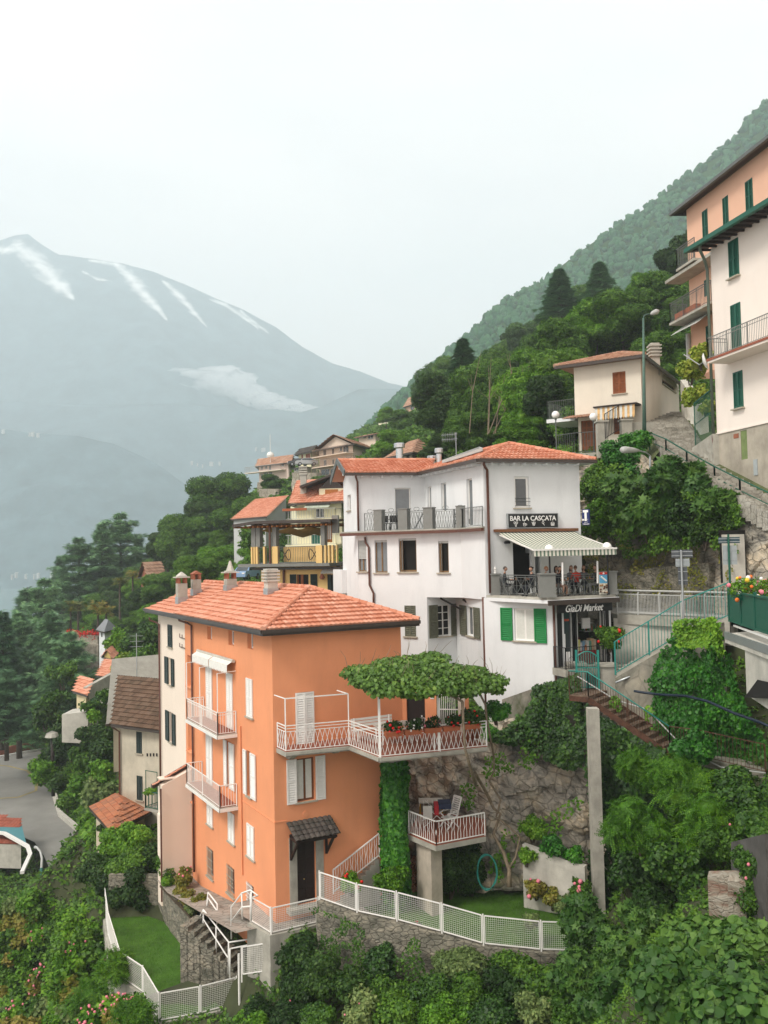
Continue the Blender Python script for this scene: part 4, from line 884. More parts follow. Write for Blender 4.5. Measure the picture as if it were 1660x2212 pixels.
# ================================================================ WHITE HOUSE WITH THE BAR
def xy(p,Y):v=at(p,Y);return Vector((v.x,v.y,0))
cA=xy((1046,1100),45.0);cB=xy((919,1100),51.9);cC=xy((771,1100),51.2);cD=xy((743,1100),55.5);cE=xy((1254,1100),46.6)
cF0=xy((771,1100),50.95);cF1=xy((997,1220),47.5);cG=xy((922.6,1300),48.62);cI=xy((985,1300),49.8)
W1=Fr(cD,cC);W2=Fr(cC,cB);W3=Fr(cB,cA);W4=Fr(cA,cE);W5=Fr(cF0,cF1);W6=Fr(cF1,cA);WA=Fr(cG,cI);WB=Fr(cI,cA)
cR=cE+(cB-cA).normalized()*9.5;W8=Fr(cE,cR);W8.n=Vector((W8.u.y,-W8.u.x,0));W8.n=W8.n if W8.n.x>0 else-W8.n
zg,zs,zo=4.30,1.12,-2.53;zl=-8.6
WH=thing('white_house','large white rendered house with terracotta hipped roof, bar terrace and shop front','house',(cA.x,cA.y,-8))
mb=MB()
h1=[W1.rect(K4(125,460),K4(145,540))];h2=[W2.rect(K4(387,418),K4(480,640))];h2[0]=(h2[0][0],h2[0][1],zs+.02,h2[0][3])
h3=[W3.rect(K4(567,412),K4(593,640)),W3.rect(K4(642,393),K4(674,548)),W3.rect(K4(783,370),K4(822,640))]
h3=[(a,b,max(c,zs+.05),d)for a,b,c,d in h3]
h4=[W4.rect(K4(1048,355),K4(1132,527)),W4.rect(K4(1040,722),K4(1150,1012)),W4.rect(K4(1163,790),K4(1200,1010))]
h4[1]=(h4[1][0],h4[1][1],-2.28,h4[1][3]);h4[2]=(h4[2][0],h4[2][1],-2.28,h4[2][3])
h5=[W5.rect(K4(183,708),K4(232,880)),W5.rect(K4(275,708),K4(348,886)),W5.rect(K4(408,698),K4(510,882)),W5.rect(K4(627,712),K4(688,886))]
h5b=[W5.rect(K4(442,1068),K4(506,1240))]
hA=[WA.rect(K4(622,1066),K4(697,1234))];hB=[WB.rect(K4(787,1072),K4(832,1242))]
wall(mb,W1,0,W1.len,zs,zg,h1);wall(mb,W2,0,W2.len,zs,zg,h2);wall(mb,W3,0,W3.len,zs,zg,h3);wall(mb,W4,0,W4.len,-2.3,zg,h4)
uG=W5.uz((922.6,1300))[0]
wall(mb,W5,0,uG,zl,zs,h5[:3]+h5b);wall(mb,W5,uG,W5.len,zo,zs,h5[3:]);wall(mb,W6,0,W6.len,zo,zs)
wall(mb,WA,0,WA.len,zl,zo,hA);wall(mb,WB,0,WB.len,zl,zo,hB);wall(mb,W8,0,W8.len,zl,zg)
mb.poly([Vector((p.x,p.y,zo))for p in(cG,cF1,cA,cI)])
W1b=Fr(xy((741,1200),54.5),cF0);wall(mb,W1b,0,W1b.len,zl,zs,[])
bkf=Fr(cD+Vector((.5,5,0)),cR);wall(mb,bkf,0,bkf.len,zl,zg);mb.quad(*[Vector((p.x,p.y,z))for p,z in((cD,zl),(cD+Vector((.5,5,0)),zl),(cD+Vector((.5,5,0)),zg),(cD,zg))])
q=W1b.rect(K4(72,868),K4(118,1000));W1b.box(mb,q[0],q[1]+.25,q[2],q[3],.002,.3)
cT=xy((1196,1400),42.6);cS=xy((1322,1400),43.9);cL=xy((1057,1400),44.8);WL=Fr(cL,cT);WS=Fr(cT,cS)
hL=[WL.rect(K5(325,1003),K5(505,1278))];wall(mb,WL,-.25,WL.len,zl,-2.42,hL);wall(mb,WS,0,.62,-8.0,-2.55);wall(mb,WS,WS.len-.35,WS.len,-8.0,-2.55);wall(mb,WS,.62,WS.len-.35,-8.2,-5.62);
W9=Fr(cS,cS+Vector((1.2,5,0)));W9.n=Vector((1,-.24,0)).normalized();wall(mb,W9,0,5,-8,-2.55)
mb.build('wall',WHITE,WH)
for F,hs in((W1,h1),(W2,h2),(W3,h3),(W4,h4),(W5,h5+h5b),(WA,hA),(WB,hB),(WL,hL)):backing(F,hs,WH,None,.9 if F is W4 else .5)
window(W1,h1[0],WH,WHITEP,GLASSG,.15,(1,1));window(W2,h2[0],WH,WHITEP,GLASSG,.2,(1,1),sl=False,name='balcony_door')
for h in h3:window(W3,h,WH,WHITEP,GLASSG,.15,(1,1),sl=False,name='balcony_door')
window(W4,h4[0],WH,WHITEP,GLASS,.14,(1,1),fw=.10,);mb=MB();u0,u1,z0,z1=h4[0]
for k in(.10,.32,.48):mb.bar(W4.pt(u0,z0+k,.03),W4.pt(u1+.05,z0+k,.03),.025)
mb.build('window_rail',IRON,WH)
u0,u1,z0,z1=h5[0];window(W5,h5[0],WH,OLDWOOD,GLASSG,.15,(2,1));mb=MB();n=14
for i in range(n):
 za=z1-(z1-z0)*.60*i/n;zb_=z1-(z1-z0)*.60*(i+1)/n;mb.quad(W5.pt(u0+.02,za,-.06),W5.pt(u1-.02,za,-.06),W5.pt(u1-.02,zb_+.01,-.03),W5.pt(u0+.02,zb_+.01,-.03))
mb.build('roller_blind',GREYR,WH)
window(W5,h5[1],WH,OLDWOOD,GLASSG,.15,(2,1));window(W5,h5[2],WH,OLDWOOD,DARK,.15,(1,1),fw=.10);window(W5,h5[3],WH,OLDWOOD,DARK,.15,(1,1),fw=.09)
for h,fr_ in((h5[2],.27),(h5[3],.4)):
 u0,u1,z0,z1=h;f=MB();a=u0+.10;L_=(u1-u0)*.45;X=lambda k,e:W5.pt(a+L_*k*math.cos(1.1),0,-.12+L_*k*math.sin(1.1)*.45+e)
 for k0,k1 in((0,.14),(.86,1)):f.hexa([X(k0,0)+Z*(z0+.08),X(k1,0)+Z*(z0+.08),X(k1,.04)+Z*(z0+.08),X(k0,.04)+Z*(z0+.08)],[X(k0,0)+Z*(z1-.08),X(k1,0)+Z*(z1-.08),X(k1,.04)+Z*(z1-.08),X(k0,.04)+Z*(z1-.08)])
 c_=f.build('casement',OLDWOOD,WH);f=MB();f.quad(X(.1,.02)+Z*(z0+.1),X(.9,.02)+Z*(z0+.1),X(.9,.02)+Z*(z1-.1),X(.1,.02)+Z*(z1-.1));f.build('pane',GLASSG,c_)
mb=MB()
for h in h5[1:]:W5.box(mb,h[0]+.02,h[1]-.02,h[3]-.12,h[3]-.01,-.13,-.02)
mb.build('rolled_blind',GREYR,WH)
pair(W5,h5b[0],WH,SAGE,-.02);sill(W5,h5b[0],WH)
window(WA,hA[0],WH,WHITEP,DARK,.14,(2,4));window(WB,hB[0],WH,WHITEP,GLASS,.14,(2,1))
for F,h,(a,b),(c,d)in((WA,hA[0],(K4(575,1150),K4(620,1150)),(K4(700,1150),K4(743,1150))),(WB,hB[0],(K4(753,1150),K4(785,1150)),(K4(832,1150),K4(861,1150)))):
 shutter(F,F.uz(a)[0],h[0]-.02,h[2]-.05,h[3]+.02,WH,SAGE);shutter(F,h[1]+.02,F.uz(d)[0],h[2]-.05,h[3]+.02,WH,SAGE)
mb=MB();mb.bar(at(K4(640,1028),48.9),at(K4(752,1088),48.2),.08);mb.build('iron_strut',BLACKM,WH);mb=MB();mb.bar(at(K4(765,1035),48.3),at(K4(862,1102),47.2),.08);mb.build('iron_strut',BLACKM,WH)
window(WL,hL[0],WH,WHITEP,GLASSG,.12,(2,1),curtain=True,fw=.08);u0,u1,z0,z1=hL[0]
a=WL.uz(K5(219,1100))[0];b=WL.uz(K5(597,1100))[0];shutter(WL,a,u0-.08,z0-.02,z1+.02,WH,BRGREEN);shutter(WL,u1-.02,b,z0-.06,z1+.02,WH,BRGREEN)
fr_=[W5.pt(-.9,0,.35),W5.pt(W5.len,0,.35),cA-Vector((.15,.35,0))];bk_=[W1.pt(W1.len-.2,0,-.5),W3.pt(1,0,-.5),cA+Vector((.1,.2,0))]
mb=MB()
for i in range(2):
 q=[fr_[i],fr_[i+1],bk_[i+1],bk_[i]];mb.hexa([Vector((p.x,p.y,zs-.22))for p in q],[Vector((p.x,p.y,zs))for p in q])
bal=mb.build('balcony',CONC,WH)
gutter([Vector((p.x,p.y,zs-.16))-Vector((0,.09,0))for p in fr_],bal,.08,PIPE);W5p=Fr(fr_[0],fr_[1]);piers=[]
for i,(a,b)in enumerate(((268,312),(402,453),(543,593),(725,775))):
 ua,ub2=W5p.uz(K4(a,600))[0],W5p.uz(K4(b,600))[0];mb=MB();W5p.box(mb,ua,ub2,zs+.001,zs+1.12,-.42,-.04);W5p.box(mb,ua-.03,ub2+.03,zs+1.122,zs+1.17,-.45,-.01);mb.build('pier',GREYP,bal);piers.append((ua,ub2))
ends=[W5p.uz(K4(208,600))[0]]+[x for p in piers for x in p]+[W5p.len-.3]
for a,b in zip(ends[::2],ends[1::2]):
 rr=railing([W5p.pt(a+.01,zs,-.22),W5p.pt(b-.01,zs,-.22)],1.0,IRON,bal,.16,.03,.018,5,mid=(.92,),bottom=.06,style='cross')
 s_=MB();m_=(a+b)/2
 for k in(-1,1):
  s_.tube([W5p.pt(m_+k*(.05+.12*math.sin(t)),zs+1.02+.09*(1-math.cos(t)),-.22)for t in[x*.5 for x in range(8)]],.012,4)
 s_.build('scroll',IRON,rr)
railing([W5p.pt(W5p.len-.25,zs,-.22),W5p.pt(W5p.len+.3,zs,.0),cA+Vector((-.1,-.15,zs))],1.0,IRON,bal,.16,.03,.018,5,bottom=.06)
pipe(W2,*K4(185,385),*K4(180,655),WH,-.15);pipe(W4,*K4(897,320),*K4(910,1000),WH,-.35,.1,.07)
mb=MB();mb.tube([W5.hit(K4(*k),.1)for k in((222,690),(226,720),(243,745),(246,860),(248,955),(270,1000),(270,1075))],.06,8);mb.build('drainpipe',PIPE,WH,True)
mb=MB();mb.tube([WB.pt(WB.len-.05,-2.4,.14),WB.pt(WB.len-.03,-8,.14)],.07,8);mb.build('drainpipe',PIPE,WH,True)
mb=MB();mb.tube([WS.pt(.0,-2.6,.12),WS.pt(.02,-7.2,.12)],.055,8);mb.build('drainpipe',PIPE,WH,True)
o_=.62;u4,n4=W4.u,W4.n;u3=W3.u;zE2=4.42
def V3(p,z):return Vector((p.x,p.y,z))
eA=V3(cA+n4*o_-u4*.55,zE2);eE=V3(cE+n4*o_+u4*.65,zE2);eB=V3(cB+W3.n*o_-W2.n*-.35,zE2);W3n=W3.n
eB=V3(cB+W3.n*.6+W2.n*.7,zE2);ap=V3(cA+u4*3.0-u3*2.9,5.62);rb=V3(cA+u4*3.0-u3*9.0,5.62);eR=V3(cE+u4*.65-u3*9.0,zE2);eB2=V3(cB+W3.n*.6-u3*2.0,zE2)
mb=MB();tiles(mb,[eA,eE,ap],.40,.225,.09,.034,21,4);tiles(mb,[eB2,eA,ap,rb],.40,.225,.09,.034,22,3);mb.poly([eE,eR,rb,ap])
gl=V3(cC+W2.n*.65-W2.u*.75,zE2-.02);gr_=V3(cB+W2.n*.65+W2.u*.2,zE2-.02);gt=V3(cC-W2.n*2.6-W2.u*.75,5.42);gt2=V3(cB-W2.n*2.6+W2.u*1.2,5.42)
tiles(mb,[gl,gr_,gt2,gt],.40,.225,.09,.034,23,3);gl2=V3(cC-W2.n*6-W2.u*.75,zE2);mb.poly([gt,gt2,V3(cB-W2.n*6,zE2),gl2])
rf2=mb.build('roof',TILE,WH);mb=MB();ridge(mb,eA,ap,.12);ridge(mb,eE,ap,.12);ridge(mb,ap,rb,.11);ridge(mb,gt,gt2,.11);mb.build('ridge_tiles',TILE,rf2)
mb=MB();dz=Z*.14
mb.quad(eA-dz,eE-dz,V3(cE,zE2-.1),V3(cA,zE2-.1));mb.quad(eA-dz,eB2-dz,V3(cB-u3*2,zE2-.1),V3(cA,zE2-.1));mb.quad(gl-dz,gr_-dz,V3(cB,zE2-.12),V3(cC,zE2-.12));mb.quad(eE-dz,eR-dz,V3(cR,zE2-.1),V3(cE,zE2-.1))
for k in range(13):p=W3.pt(k*W3.len/13+.3,zE2-.2,0);mb.bar(p,p+W3.n*.5-Z*.0,.08,.1)
for k in range(9):p=W4.pt(k*W4.len/9+.3,zE2-.2,0);mb.bar(p,p+W4.n*.5,.08,.1)
for k in range(7):p=W2.pt(k*W2.len/7+.3,zE2-.2,0);mb.bar(p,p+W2.n*.5,.08,.1)
p=V3(cC,4.3);q=V3(cC-W2.n*2.6,5.3);mb.poly([V3(cC,zg),V3(cD,zg),V3(cC-W2.n*2.6,5.35)])
mb.build('eaves',WHITE,WH)
gutter([gl-W2.u*0-Z*.06,gr_-Z*.06],WH,.07);gutter([eB2-Z*.06,eA-Z*.06,eE-Z*.06],WH,.08);gutter([eE-Z*.06,eR-Z*.06],WH,.07)
mb=MB();mb.bar(gl+W2.n*.05,gt,.07,.34);mb.bar(gt,gl2,.07,.34);mb.build('bargeboard',IRON,WH);mb=MB()
for k in(.25,.75):p=gl.lerp(gt,k)-Z*.25;mb.bar(p,p+W2.u*.75,.16,.16)
mb.build('purlin',WHITEP,WH)
SN2=(eA-eB2).cross(ap-eB2).normalized();SN2=SN2 if SN2.z>0 else-SN2;mb=MB()
pts=[phit(K4(*k),eA+SN2*.22,SN2)for k in((652,272),(690,262),(872,205),(855,198))];mb.poly([p for p in pts]);
for a,b in zip(pts,pts[1:]+pts[:1]):mb.bar(a,b,.07,.16)
mb.build('solar_collector',GREYR,WH)
STEEL=mat('bright_steel',(.55,.56,.56),.25,.1,5,metal=.9)
def flue(k,Y,h,r,cap=True,m=None):
 p=at(k,Y);mb=MB();mb.lathe(p,[(r,-1.2),(r,h),(r*.6,h+.02)],12)
 if cap:mb.lathe(p+Z*h,[(r*1.5,.06),(r*1.55,.3),(r*1.3,.34),(.02,.36)],12)
 mb.build('flue',m or STEEL,WH)
flue(K4(415,278),54.5,.85,.22);flue(K4(597,275),55,.05,.22);flue(K4(633,275),54,.5,.17)
p=at(K4(728,235),56);mb=MB();mb.tube([p-Z*.6,p+Z*1.4],.03,6)
for k in(1.0,1.3):
 mb.bar(p+Z*k+Vector((-.9,0,-.05)),p+Z*k+Vector((.1,0,.02)),.02)
 for i in range(9):c=p+Z*k+Vector((-.85+i*.11,0,-.05+.006*i));mb.bar(c-Z*.13,c+Z*.13,.012);mb.bar(c-Vector((0,.25,0)),c+Vector((0,.25,0)),.015)
mb.build('aerial',GALV,WH)
mb=MB();c=W4.uz(K5(262,457));mb.lathe(W4.pt(c[0],c[1]-.06,.1),[(.14,0),(.17,.05),(.12,.14)],12);mb.build('wall_lamp',BLACKM,WH)
ZT=-2.30;tL=xy((1060,1240),44.85);tP=xy((1181,1240),41.7);tR=xy((1330,1240),43.3);eW=cE+u4*.9
mb=MB();q=[tL,tP,tR,eW,cA];
def prism(mb,pts,z0,z1):n=len(pts);mb.add([(p.x,p.y,z0)for p in pts]+[(p.x,p.y,z1)for p in pts],[tuple(range(n))[::-1],tuple(range(n,2*n))]+[(i,(i+1)%n,n+(i+1)%n,n+i)for i in range(n)])
prism(mb,q,ZT-.12,ZT);tb=mb.build('terrace_slab',CONC,WH)
mb=MB();prism(mb,[tL-Vector((.1,.12,0)),tP-Vector((0,.18,0)),tR-Vector((-.12,.15,0)),eW,cA],ZT-.28,ZT-.123);mb.build('terrace_moulding',WHITE,tb);mb=MB()
mb.bar(V3(tP,ZT-.25)-Vector((0,.2,0)),V3(tR,ZT-.25)-Vector((-.1,.2,0)),.06,.22);mb.build('fascia',GUTTER,tb)
TF1=Fr(tL,tP);TF2=Fr(tP,tR)
def pier(p,w_,h):
 mb=MB();mb.box(p.x-w_,p.x+w_,p.y-w_*.9,p.y+w_*.9,ZT+.002,ZT+h);mb.box(p.x-w_-.04,p.x+w_+.04,p.y-w_-.03,p.y+w_+.03,ZT+h+.001,ZT+h+.06);mb.box(p.x-w_-.03,p.x+w_+.03,p.y-w_-.02,p.y+w_+.02,ZT+.003,ZT+.12);mb.build('pier',GREYP,tb)
pier(tL+Vector((.25,.15,0)),.23,1.0);pier(tP+Vector((.05,.3,0)),.36,1.05);pier(tR+Vector((-.25,.2,0)),.3,1.05)
for F,a,b in((TF1,.55,TF1.len-.35),(TF2,.45,TF2.len-.6)):
 R_=railing([F.pt(a,ZT,-.12),F.pt(b,ZT,-.12)],1.0,IRON,tb,.62,.04,.022,.62,mid=(.90,),bottom=.1,style='cross',post_r=.016)
 mb=MB();n=int(round((b-a)/.62))
 for i in range(n):
  m_=a+(b-a)*(i+.5)/n;mb.tube([F.pt(m_+.085*math.cos(t),ZT+.5+.085*math.sin(t),-.12)for t in[k*math.pi/5 for k in range(11)]],.014,4,False);mb.bar(F.pt(m_,ZT+.1,-.12),F.pt(m_,ZT+.9,-.12),.018);mb.bar(F.pt(a+(b-a)*i/n,ZT+.5,-.12),F.pt(a+(b-a)*(i+1)/n,ZT+.5,-.12),.018)
 mb.build('ring_pattern',IRON,R_)
SW=nt_=None
m,n,b=_nt('striped_awning');L=n.links.new;tcd=n.nodes.new('ShaderNodeUVMap');mp_=n.nodes.new('ShaderNodeSeparateXYZ');L(tcd.outputs[0],mp_.inputs[0]);mm=n.nodes.new('ShaderNodeMath');mm.operation='MULTIPLY';mm.inputs[1].default_value=22;L(mp_.outputs[0],mm.inputs[0])
fr2=n.nodes.new('ShaderNodeMath');fr2.operation='FRACT';L(mm.outputs[0],fr2.inputs[0]);rr=n.nodes.new('ShaderNodeValToRGB');rr.color_ramp.interpolation='CONSTANT';e=rr.color_ramp.elements
while len(e)<6:e.new(.5)
for i,(p_,c_)in enumerate(((0,(.80,.78,.68)),(.46,(.42,.46,.36)),(.50,(.80,.78,.68)),(.52,(.14,.21,.16)),(.92,(.80,.78,.68)),(.96,(.45,.48,.38)))):e[i].position=p_;e[i].color=rgb(c_)
L(fr2.outputs[0],rr.inputs['Fac']);L(rr.outputs['Color'],b.inputs['Base Color']);b.inputs['Roughness'].default_value=.85;b.inputs['Specular IOR Level'].default_value=.1;AWM=m
tr=n.nodes.new('ShaderNodeBsdfTranslucent');L(rr.outputs['Color'],tr.inputs['Color']);ms=n.nodes.new('ShaderNodeMixShader');ms.inputs[0].default_value=.2;L(b.outputs[0],ms.inputs[1]);L(tr.outputs[0],ms.inputs[2]);L(ms.outputs[0],n.nodes['Material Output'].inputs['Surface'])
ua,ub3=W4.uz(K5(185,360))[0],W4.uz(K5(820,352))[0];zw=.80;DA=4.0;zf2=-.10
vs=[];fs=[];uv=[];nu,nv=24,6
for j in range(nv+1):
 t=j/nv;d=.15+(DA-.15)*t;sag=-.12*math.sin(math.pi*t)
 for i in range(nu+1):vs.append(W4.pt(ua+(ub3-ua)*i/nu,zw+(zf2-zw)*t+sag,d));uv.append((i/nu,t))
for i in range(nu+1):vs.append(W4.pt(ua+(ub3-ua)*i/nu,zf2-.30,DA+.01));uv.append((i/nu,1))
for j in range(nv+1):
 for i in range(nu):a=j*(nu+1)+i;fs.append((a,a+1,a+nu+2,a+nu+1))
mb=MB();mb.v=[tuple(v)for v in vs];mb.f=fs;aw_=mb.build('awning',AWM,WH);ul_=aw_.data.uv_layers.new(name='uv')
for lp in aw_.data.loops:ul_.data[lp.index].uv=uv[lp.vertex_index]
mb=MB();W4.box(mb,ua-.2,ub3+.12,zw+.02,zw+.16,.02,.3);mb.build('awning_cassette',WOOD,aw_)
mb=MB();mb.bar(W4.pt(ua-.03,zf2,DA),W4.pt(ub3+.03,zf2,DA),.08,.08)
for u in(ua+.02,ub3-.05):mb.bar(W4.pt(u,zw-.12,.2),W4.pt(u,zf2-.02,DA-.03),.05)
mb.build('awning_arm',WHITEP,aw_)
def frbox(F,r,d0,d1,name,m,parent):mb=MB();F.box(mb,*r,d0,d1);return mb.build(name,m,parent)
SIGNB=mat('black_sign_board',(.014,.015,.016),.4,.1,5)
SIGNW=mat('white_sign_lettering',(.82,.82,.80),.5,.02,5)
rs=W4.rect(K5(266,222),K5(678,330));sg=thing('bar_sign','black board reading BAR LA CASCATA above the striped awning','sign',tuple(W4.pt((rs[0]+rs[1])/2,rs[2],.1)))
frbox(W4,rs,.02,.16,'board',SIGNB,sg);fb=MB();
for a,b,c,d in((rs[0]-.03,rs[1]+.03,rs[3],rs[3]+.03),(rs[0]-.03,rs[1]+.03,rs[2]-.03,rs[2]),(rs[0]-.03,rs[0],rs[2],rs[3]),(rs[1],rs[1]+.03,rs[2],rs[3])):W4.box(fb,a,b,c,d,.02,.17)
fb.build('frame',GALV,sg)
hh=rs[3]-rs[2];ww=rs[1]-rs[0]
textmesh('BAR LA CASCATA',W4,rs[0]+ww*.035,rs[2]+hh*.50,hh*.36,sg,SIGNW,.175,ww*.93,bold=.012)
ic=MB();D_=.18
def ln(*pts,r=.011):ic.tube([W4.pt(rs[0]+ww*x,rs[2]+hh*y,D_)for x,y in pts],r,4)
def arc(cx,cy,rx,ry,a0=0,a1=360,n=10):ln(*[(cx+rx*math.cos(R(a0+(a1-a0)*i/n)),cy+ry*math.sin(R(a0+(a1-a0)*i/n)))for i in range(n+1)])
for k in(-1,1):arc(.145+k*.022,.36,.017,.075);ln((.145+k*.018,.28),(.145+k*.006,.10));ln((.145+k*.006-.01,.10),(.145+k*.006+.01,.10))
arc(.32,.28,.03,.05,180,360);ln((.29,.30),(.35,.30));ln((.295,.28),(.30,.12),(.34,.12),(.347,.28));arc(.355,.22,.012,.04,-90,90,5);ln((.31,.36),(.318,.41),(.31,.45))
for k in(-1,1):ln((.505+k*.012,.12),(.505+k*.036,.40),(.505+k*.008,.44),(.505+k*.0,.15));ln((.505+k*.02,.2),(.505+k*.022,.36))
arc(.695,.35,.02,.085);ln((.705,.26),(.722,.14));ln((.688,.27),(.71,.22))
arc(.89,.28,.034,.10,0,180);ln((.852,.27),(.928,.27));ln((.852,.22),(.928,.22));ln((.855,.17),(.86,.13),(.92,.13),(.925,.17),(.855,.17))
ic.build('menu_symbols',SIGNW,sg)
tp=at(K5(922,250),46.4);sgT=thing('tobacconist_sign','upright blue sign with a big white T and the word TABACCHI on the house corner','sign',tuple(tp));FT=Fr(xy(K5(889,250),46.5),xy(K5(955,250),46.3));rT=FT.rect(K5(889,182),K5(955,312))
BLUE=mat('navy_blue_sign',(.012,.022,.12),.35,.1,5);frbox(FT,rT,-.1,.0,'board',BLUE,sgT);wT,hT=rT[1]-rT[0],rT[3]-rT[2]
tm_=MB();FT.box(tm_,rT[0]+wT*.14,rT[0]+wT*.84,rT[2]+hT*.80,rT[2]+hT*.95,.002,.02);FT.box(tm_,rT[0]+wT*.34,rT[0]+wT*.64,rT[2]+hT*.26,rT[2]+hT*.798,.002,.02);tm_.build('letter_t',SIGNW,sgT)
textmesh('SALI E',FT,rT[0]+wT*.28,rT[2]+hT*.15,hT*.055,sgT,SIGNW,.01,wT*.45);textmesh('TABACCHI',FT,rT[0]+wT*.06,rT[2]+hT*.03,hT*.08,sgT,SIGNW,.01,wT*.88,bold=.01)
textmesh('N°',FT,rT[0]+wT*.7,rT[2]+hT*.34,hT*.055,sgT,SIGNW,.01);textmesh('1',FT,rT[0]+wT*.78,rT[2]+hT*.24,hT*.05,sgT,SIGNW,.01)
mb=MB();mb.lathe(FT.pt(rT[0]+wT*.16,rT[2]+hT*.28,.01),[(.05,0),(.06,.04),(.05,.09)],8);mb.build('emblem',SIGNW,sgT)
mb=MB();mb.bar(FT.pt(rT[0]-.0,rT[3]-.1,-.05),V3(cE,rT[3]-.1),.03);mb.bar(FT.pt(rT[0],rT[2]+.1,-.05),V3(cE,rT[2]+.1),.03);mb.build('bracket',BLACKM,sgT)
SF=thing('shop_front','dark glazed shop front with black GiaDi Market fascia under the bar terrace','shop front',tuple(WS.pt(WS.len/2,-5.6,0)))
us0,us1=.62,WS.len-.35
rF=(.22,WS.len-.02,WS.uz(K5(700,1018))[1],-2.58);rG=TF2.rect(K5(690,935),K5(1143,1020),.05);rG=(rG[0],rG[1],rG[2],ZT-.37);frbox(TF2,rG,-.07,.05,'fascia',SIGNB,SF)
a=TF2.rect(K5(752,930),K5(1068,1008),.05);textmesh('GiaDi Market',TF2,a[0],rG[2]+.03,rG[3]-rG[2]-.05,SF,SIGNW,.06,a[1]-a[0],shear=.35,bold=.012)
mb=MB();WS.box(mb,.5,us1+.15,-5.62,rF[2],-1.6,-1.55);mb.build('back_wall',DARK,SF)
mb=MB();k0=WS.uz(K5(808,1200))[0];k1=WS.uz(K5(845,1200))[0];k2=WS.uz(K5(1050,1200))[0]
for a,b in((.24,.5),(k0,k0+.07),(k1-.1,k1),(k2,k2+.08),(us1+.02,us1+.22)):WS.box(mb,a,b,-5.62,rF[2]-.003,-.1,.02)
mb.build('door_frame',SIGNB,SF);mb=MB()
for a in(k0-.06,k1+.02,k2-.04,k2+.12):WS.box(mb,a,a+.035,-5.5,rF[2]-.05,-.06,.03)
mb.build('frame_trim',GREYR,SF)
GLT=bpy.data.materials.new('clear_shop_glass');GLT.use_nodes=True;_n=GLT.node_tree;_g=_n.nodes.new('ShaderNodeBsdfGlass');_g.inputs['Roughness'].default_value=0;_g.inputs['IOR'].default_value=1.0;_t=_n.nodes.new('ShaderNodeBsdfTransparent');_gl=_n.nodes.new('ShaderNodeBsdfGlossy');_gl.inputs['Roughness'].default_value=.03;_ms=_n.nodes.new('ShaderNodeMixShader');_ms.inputs[0].default_value=.06
_n.links.new(_t.outputs[0],_ms.inputs[1]);_n.links.new(_gl.outputs[0],_ms.inputs[2]);_n.links.new(_ms.outputs[0],_n.nodes['Material Output'].inputs['Surface'])
mb=MB();WS.box(mb,k1,k2,-5.6,rF[2]-.01,-.075,-.06);mb.build('shop_window',GLT,SF);mb=MB();WS.box(mb,.5,k0,-5.5,rF[2]-.02,-.09,-.07);mb.build('glass_door',GLASS,SF)
GOODS=thing('goods_display','bright boxes and booklets on a red cloth in the shop window','shop display',tuple(WS.pt((k1+k2)/2,-5.5,-.5)))
mb=MB();WS.box(mb,k1+.04,k2-.1,-5.58,-4.98,-.7,-.15);mb.build('red_cloth',mat('red_tartan_cloth',(.35,.02,.02),.9,.5,14),GOODS)
cols=[(.7,.65,.5),(.75,.72,.2),(.7,.7,.7),(.2,.35,.5),(.6,.25,.1),(.75,.75,.72),(.15,.4,.3),(.7,.5,.3)]
for i in range(9):
 a=k1+.08+i*(k2-k1-.25)/9;mb=MB();h_=rnd.uniform(.25,.55);WS.box(mb,a,a+.16,-4.975,-4.975+h_,-.5-.1*(i%2),-.25);mb.build('box',mat('goods_%d'%(i%8),cols[i%8],.6,.3,9),GOODS)
mb=MB()
for j,zz in enumerate((-4.1,-3.7)):
 WS.box(mb,k1+.9,k2-.05,zz-.03,zz,-1.1,-.6)
mb.build('shelf',GREYR,GOODS);mb=MB();WS.box(mb,k2-.75,k2-.3,-3.95,-3.45,-.55,-.45);mb.build('poster_box',SIGNW,GOODS)
for i in range(10):
 mb=MB();a=k1+.95+i*.11;p=WS.pt(a,-4.1+.001,-.85);mb.lathe(p,[(.035,0),(.035,.18),(.014,.22),(.014,.28)],8);mb.build('bottle',mat('bottle_%d'%(i%3),[(.05,.2,.08),(.3,.35,.4),(.35,.12,.04)][i%3],.15,.1,5),GOODS)
mb=MB();WS.box(mb,k0-.55,k0-.35,-5.0,-4.1,-.065,-.055);WS.box(mb,k0-.55,k0-.1,-5.45,-4.95,-.065,-.055);mb.build('notice',SIGNW,SF)
mb=MB();a=WS.uz(K5(768,1110));WS.box(mb,a[0]-.13,a[0]+.13,a[1],a[1]+.1,-.06,-.05);mb.build('red_sticker',mat('red_sticker',(.5,.06,.03),.6,.1,5),SF)
mb=MB();pl=[WS.pt(-.1,0,.02),WS.pt(-.1,0,1.1),WS.pt(WS.len+.15,0,1.1),WS.pt(WS.len+.15,0,-.5)];prism(mb,pl,-5.95,-5.62)
tag(mb.build('shop_landing',CONC),kind='structure')
rz=-5.62;lr=railing([WS.pt(-.05,rz,.1),WS.pt(-.05,rz,1.05),WS.pt(WS.len*.62,rz,1.05)],1.0,BLACKM,None,.13,.03,.018,2,bottom=.06);tag(lr,'black wrought iron railing in front of the shop door','railing')
mb=MB()
for i in range(6):
 for k in(-1,1):
  c=(.25+i*.42);mb.tube([WS.pt(c+k*(.03+.09*math.sin(t)),rz+.3+.3*t/3.14,1.05)for t in[x*.45 for x in range(8)]],.012,4)
mb.build('scroll',BLACKM,lr)
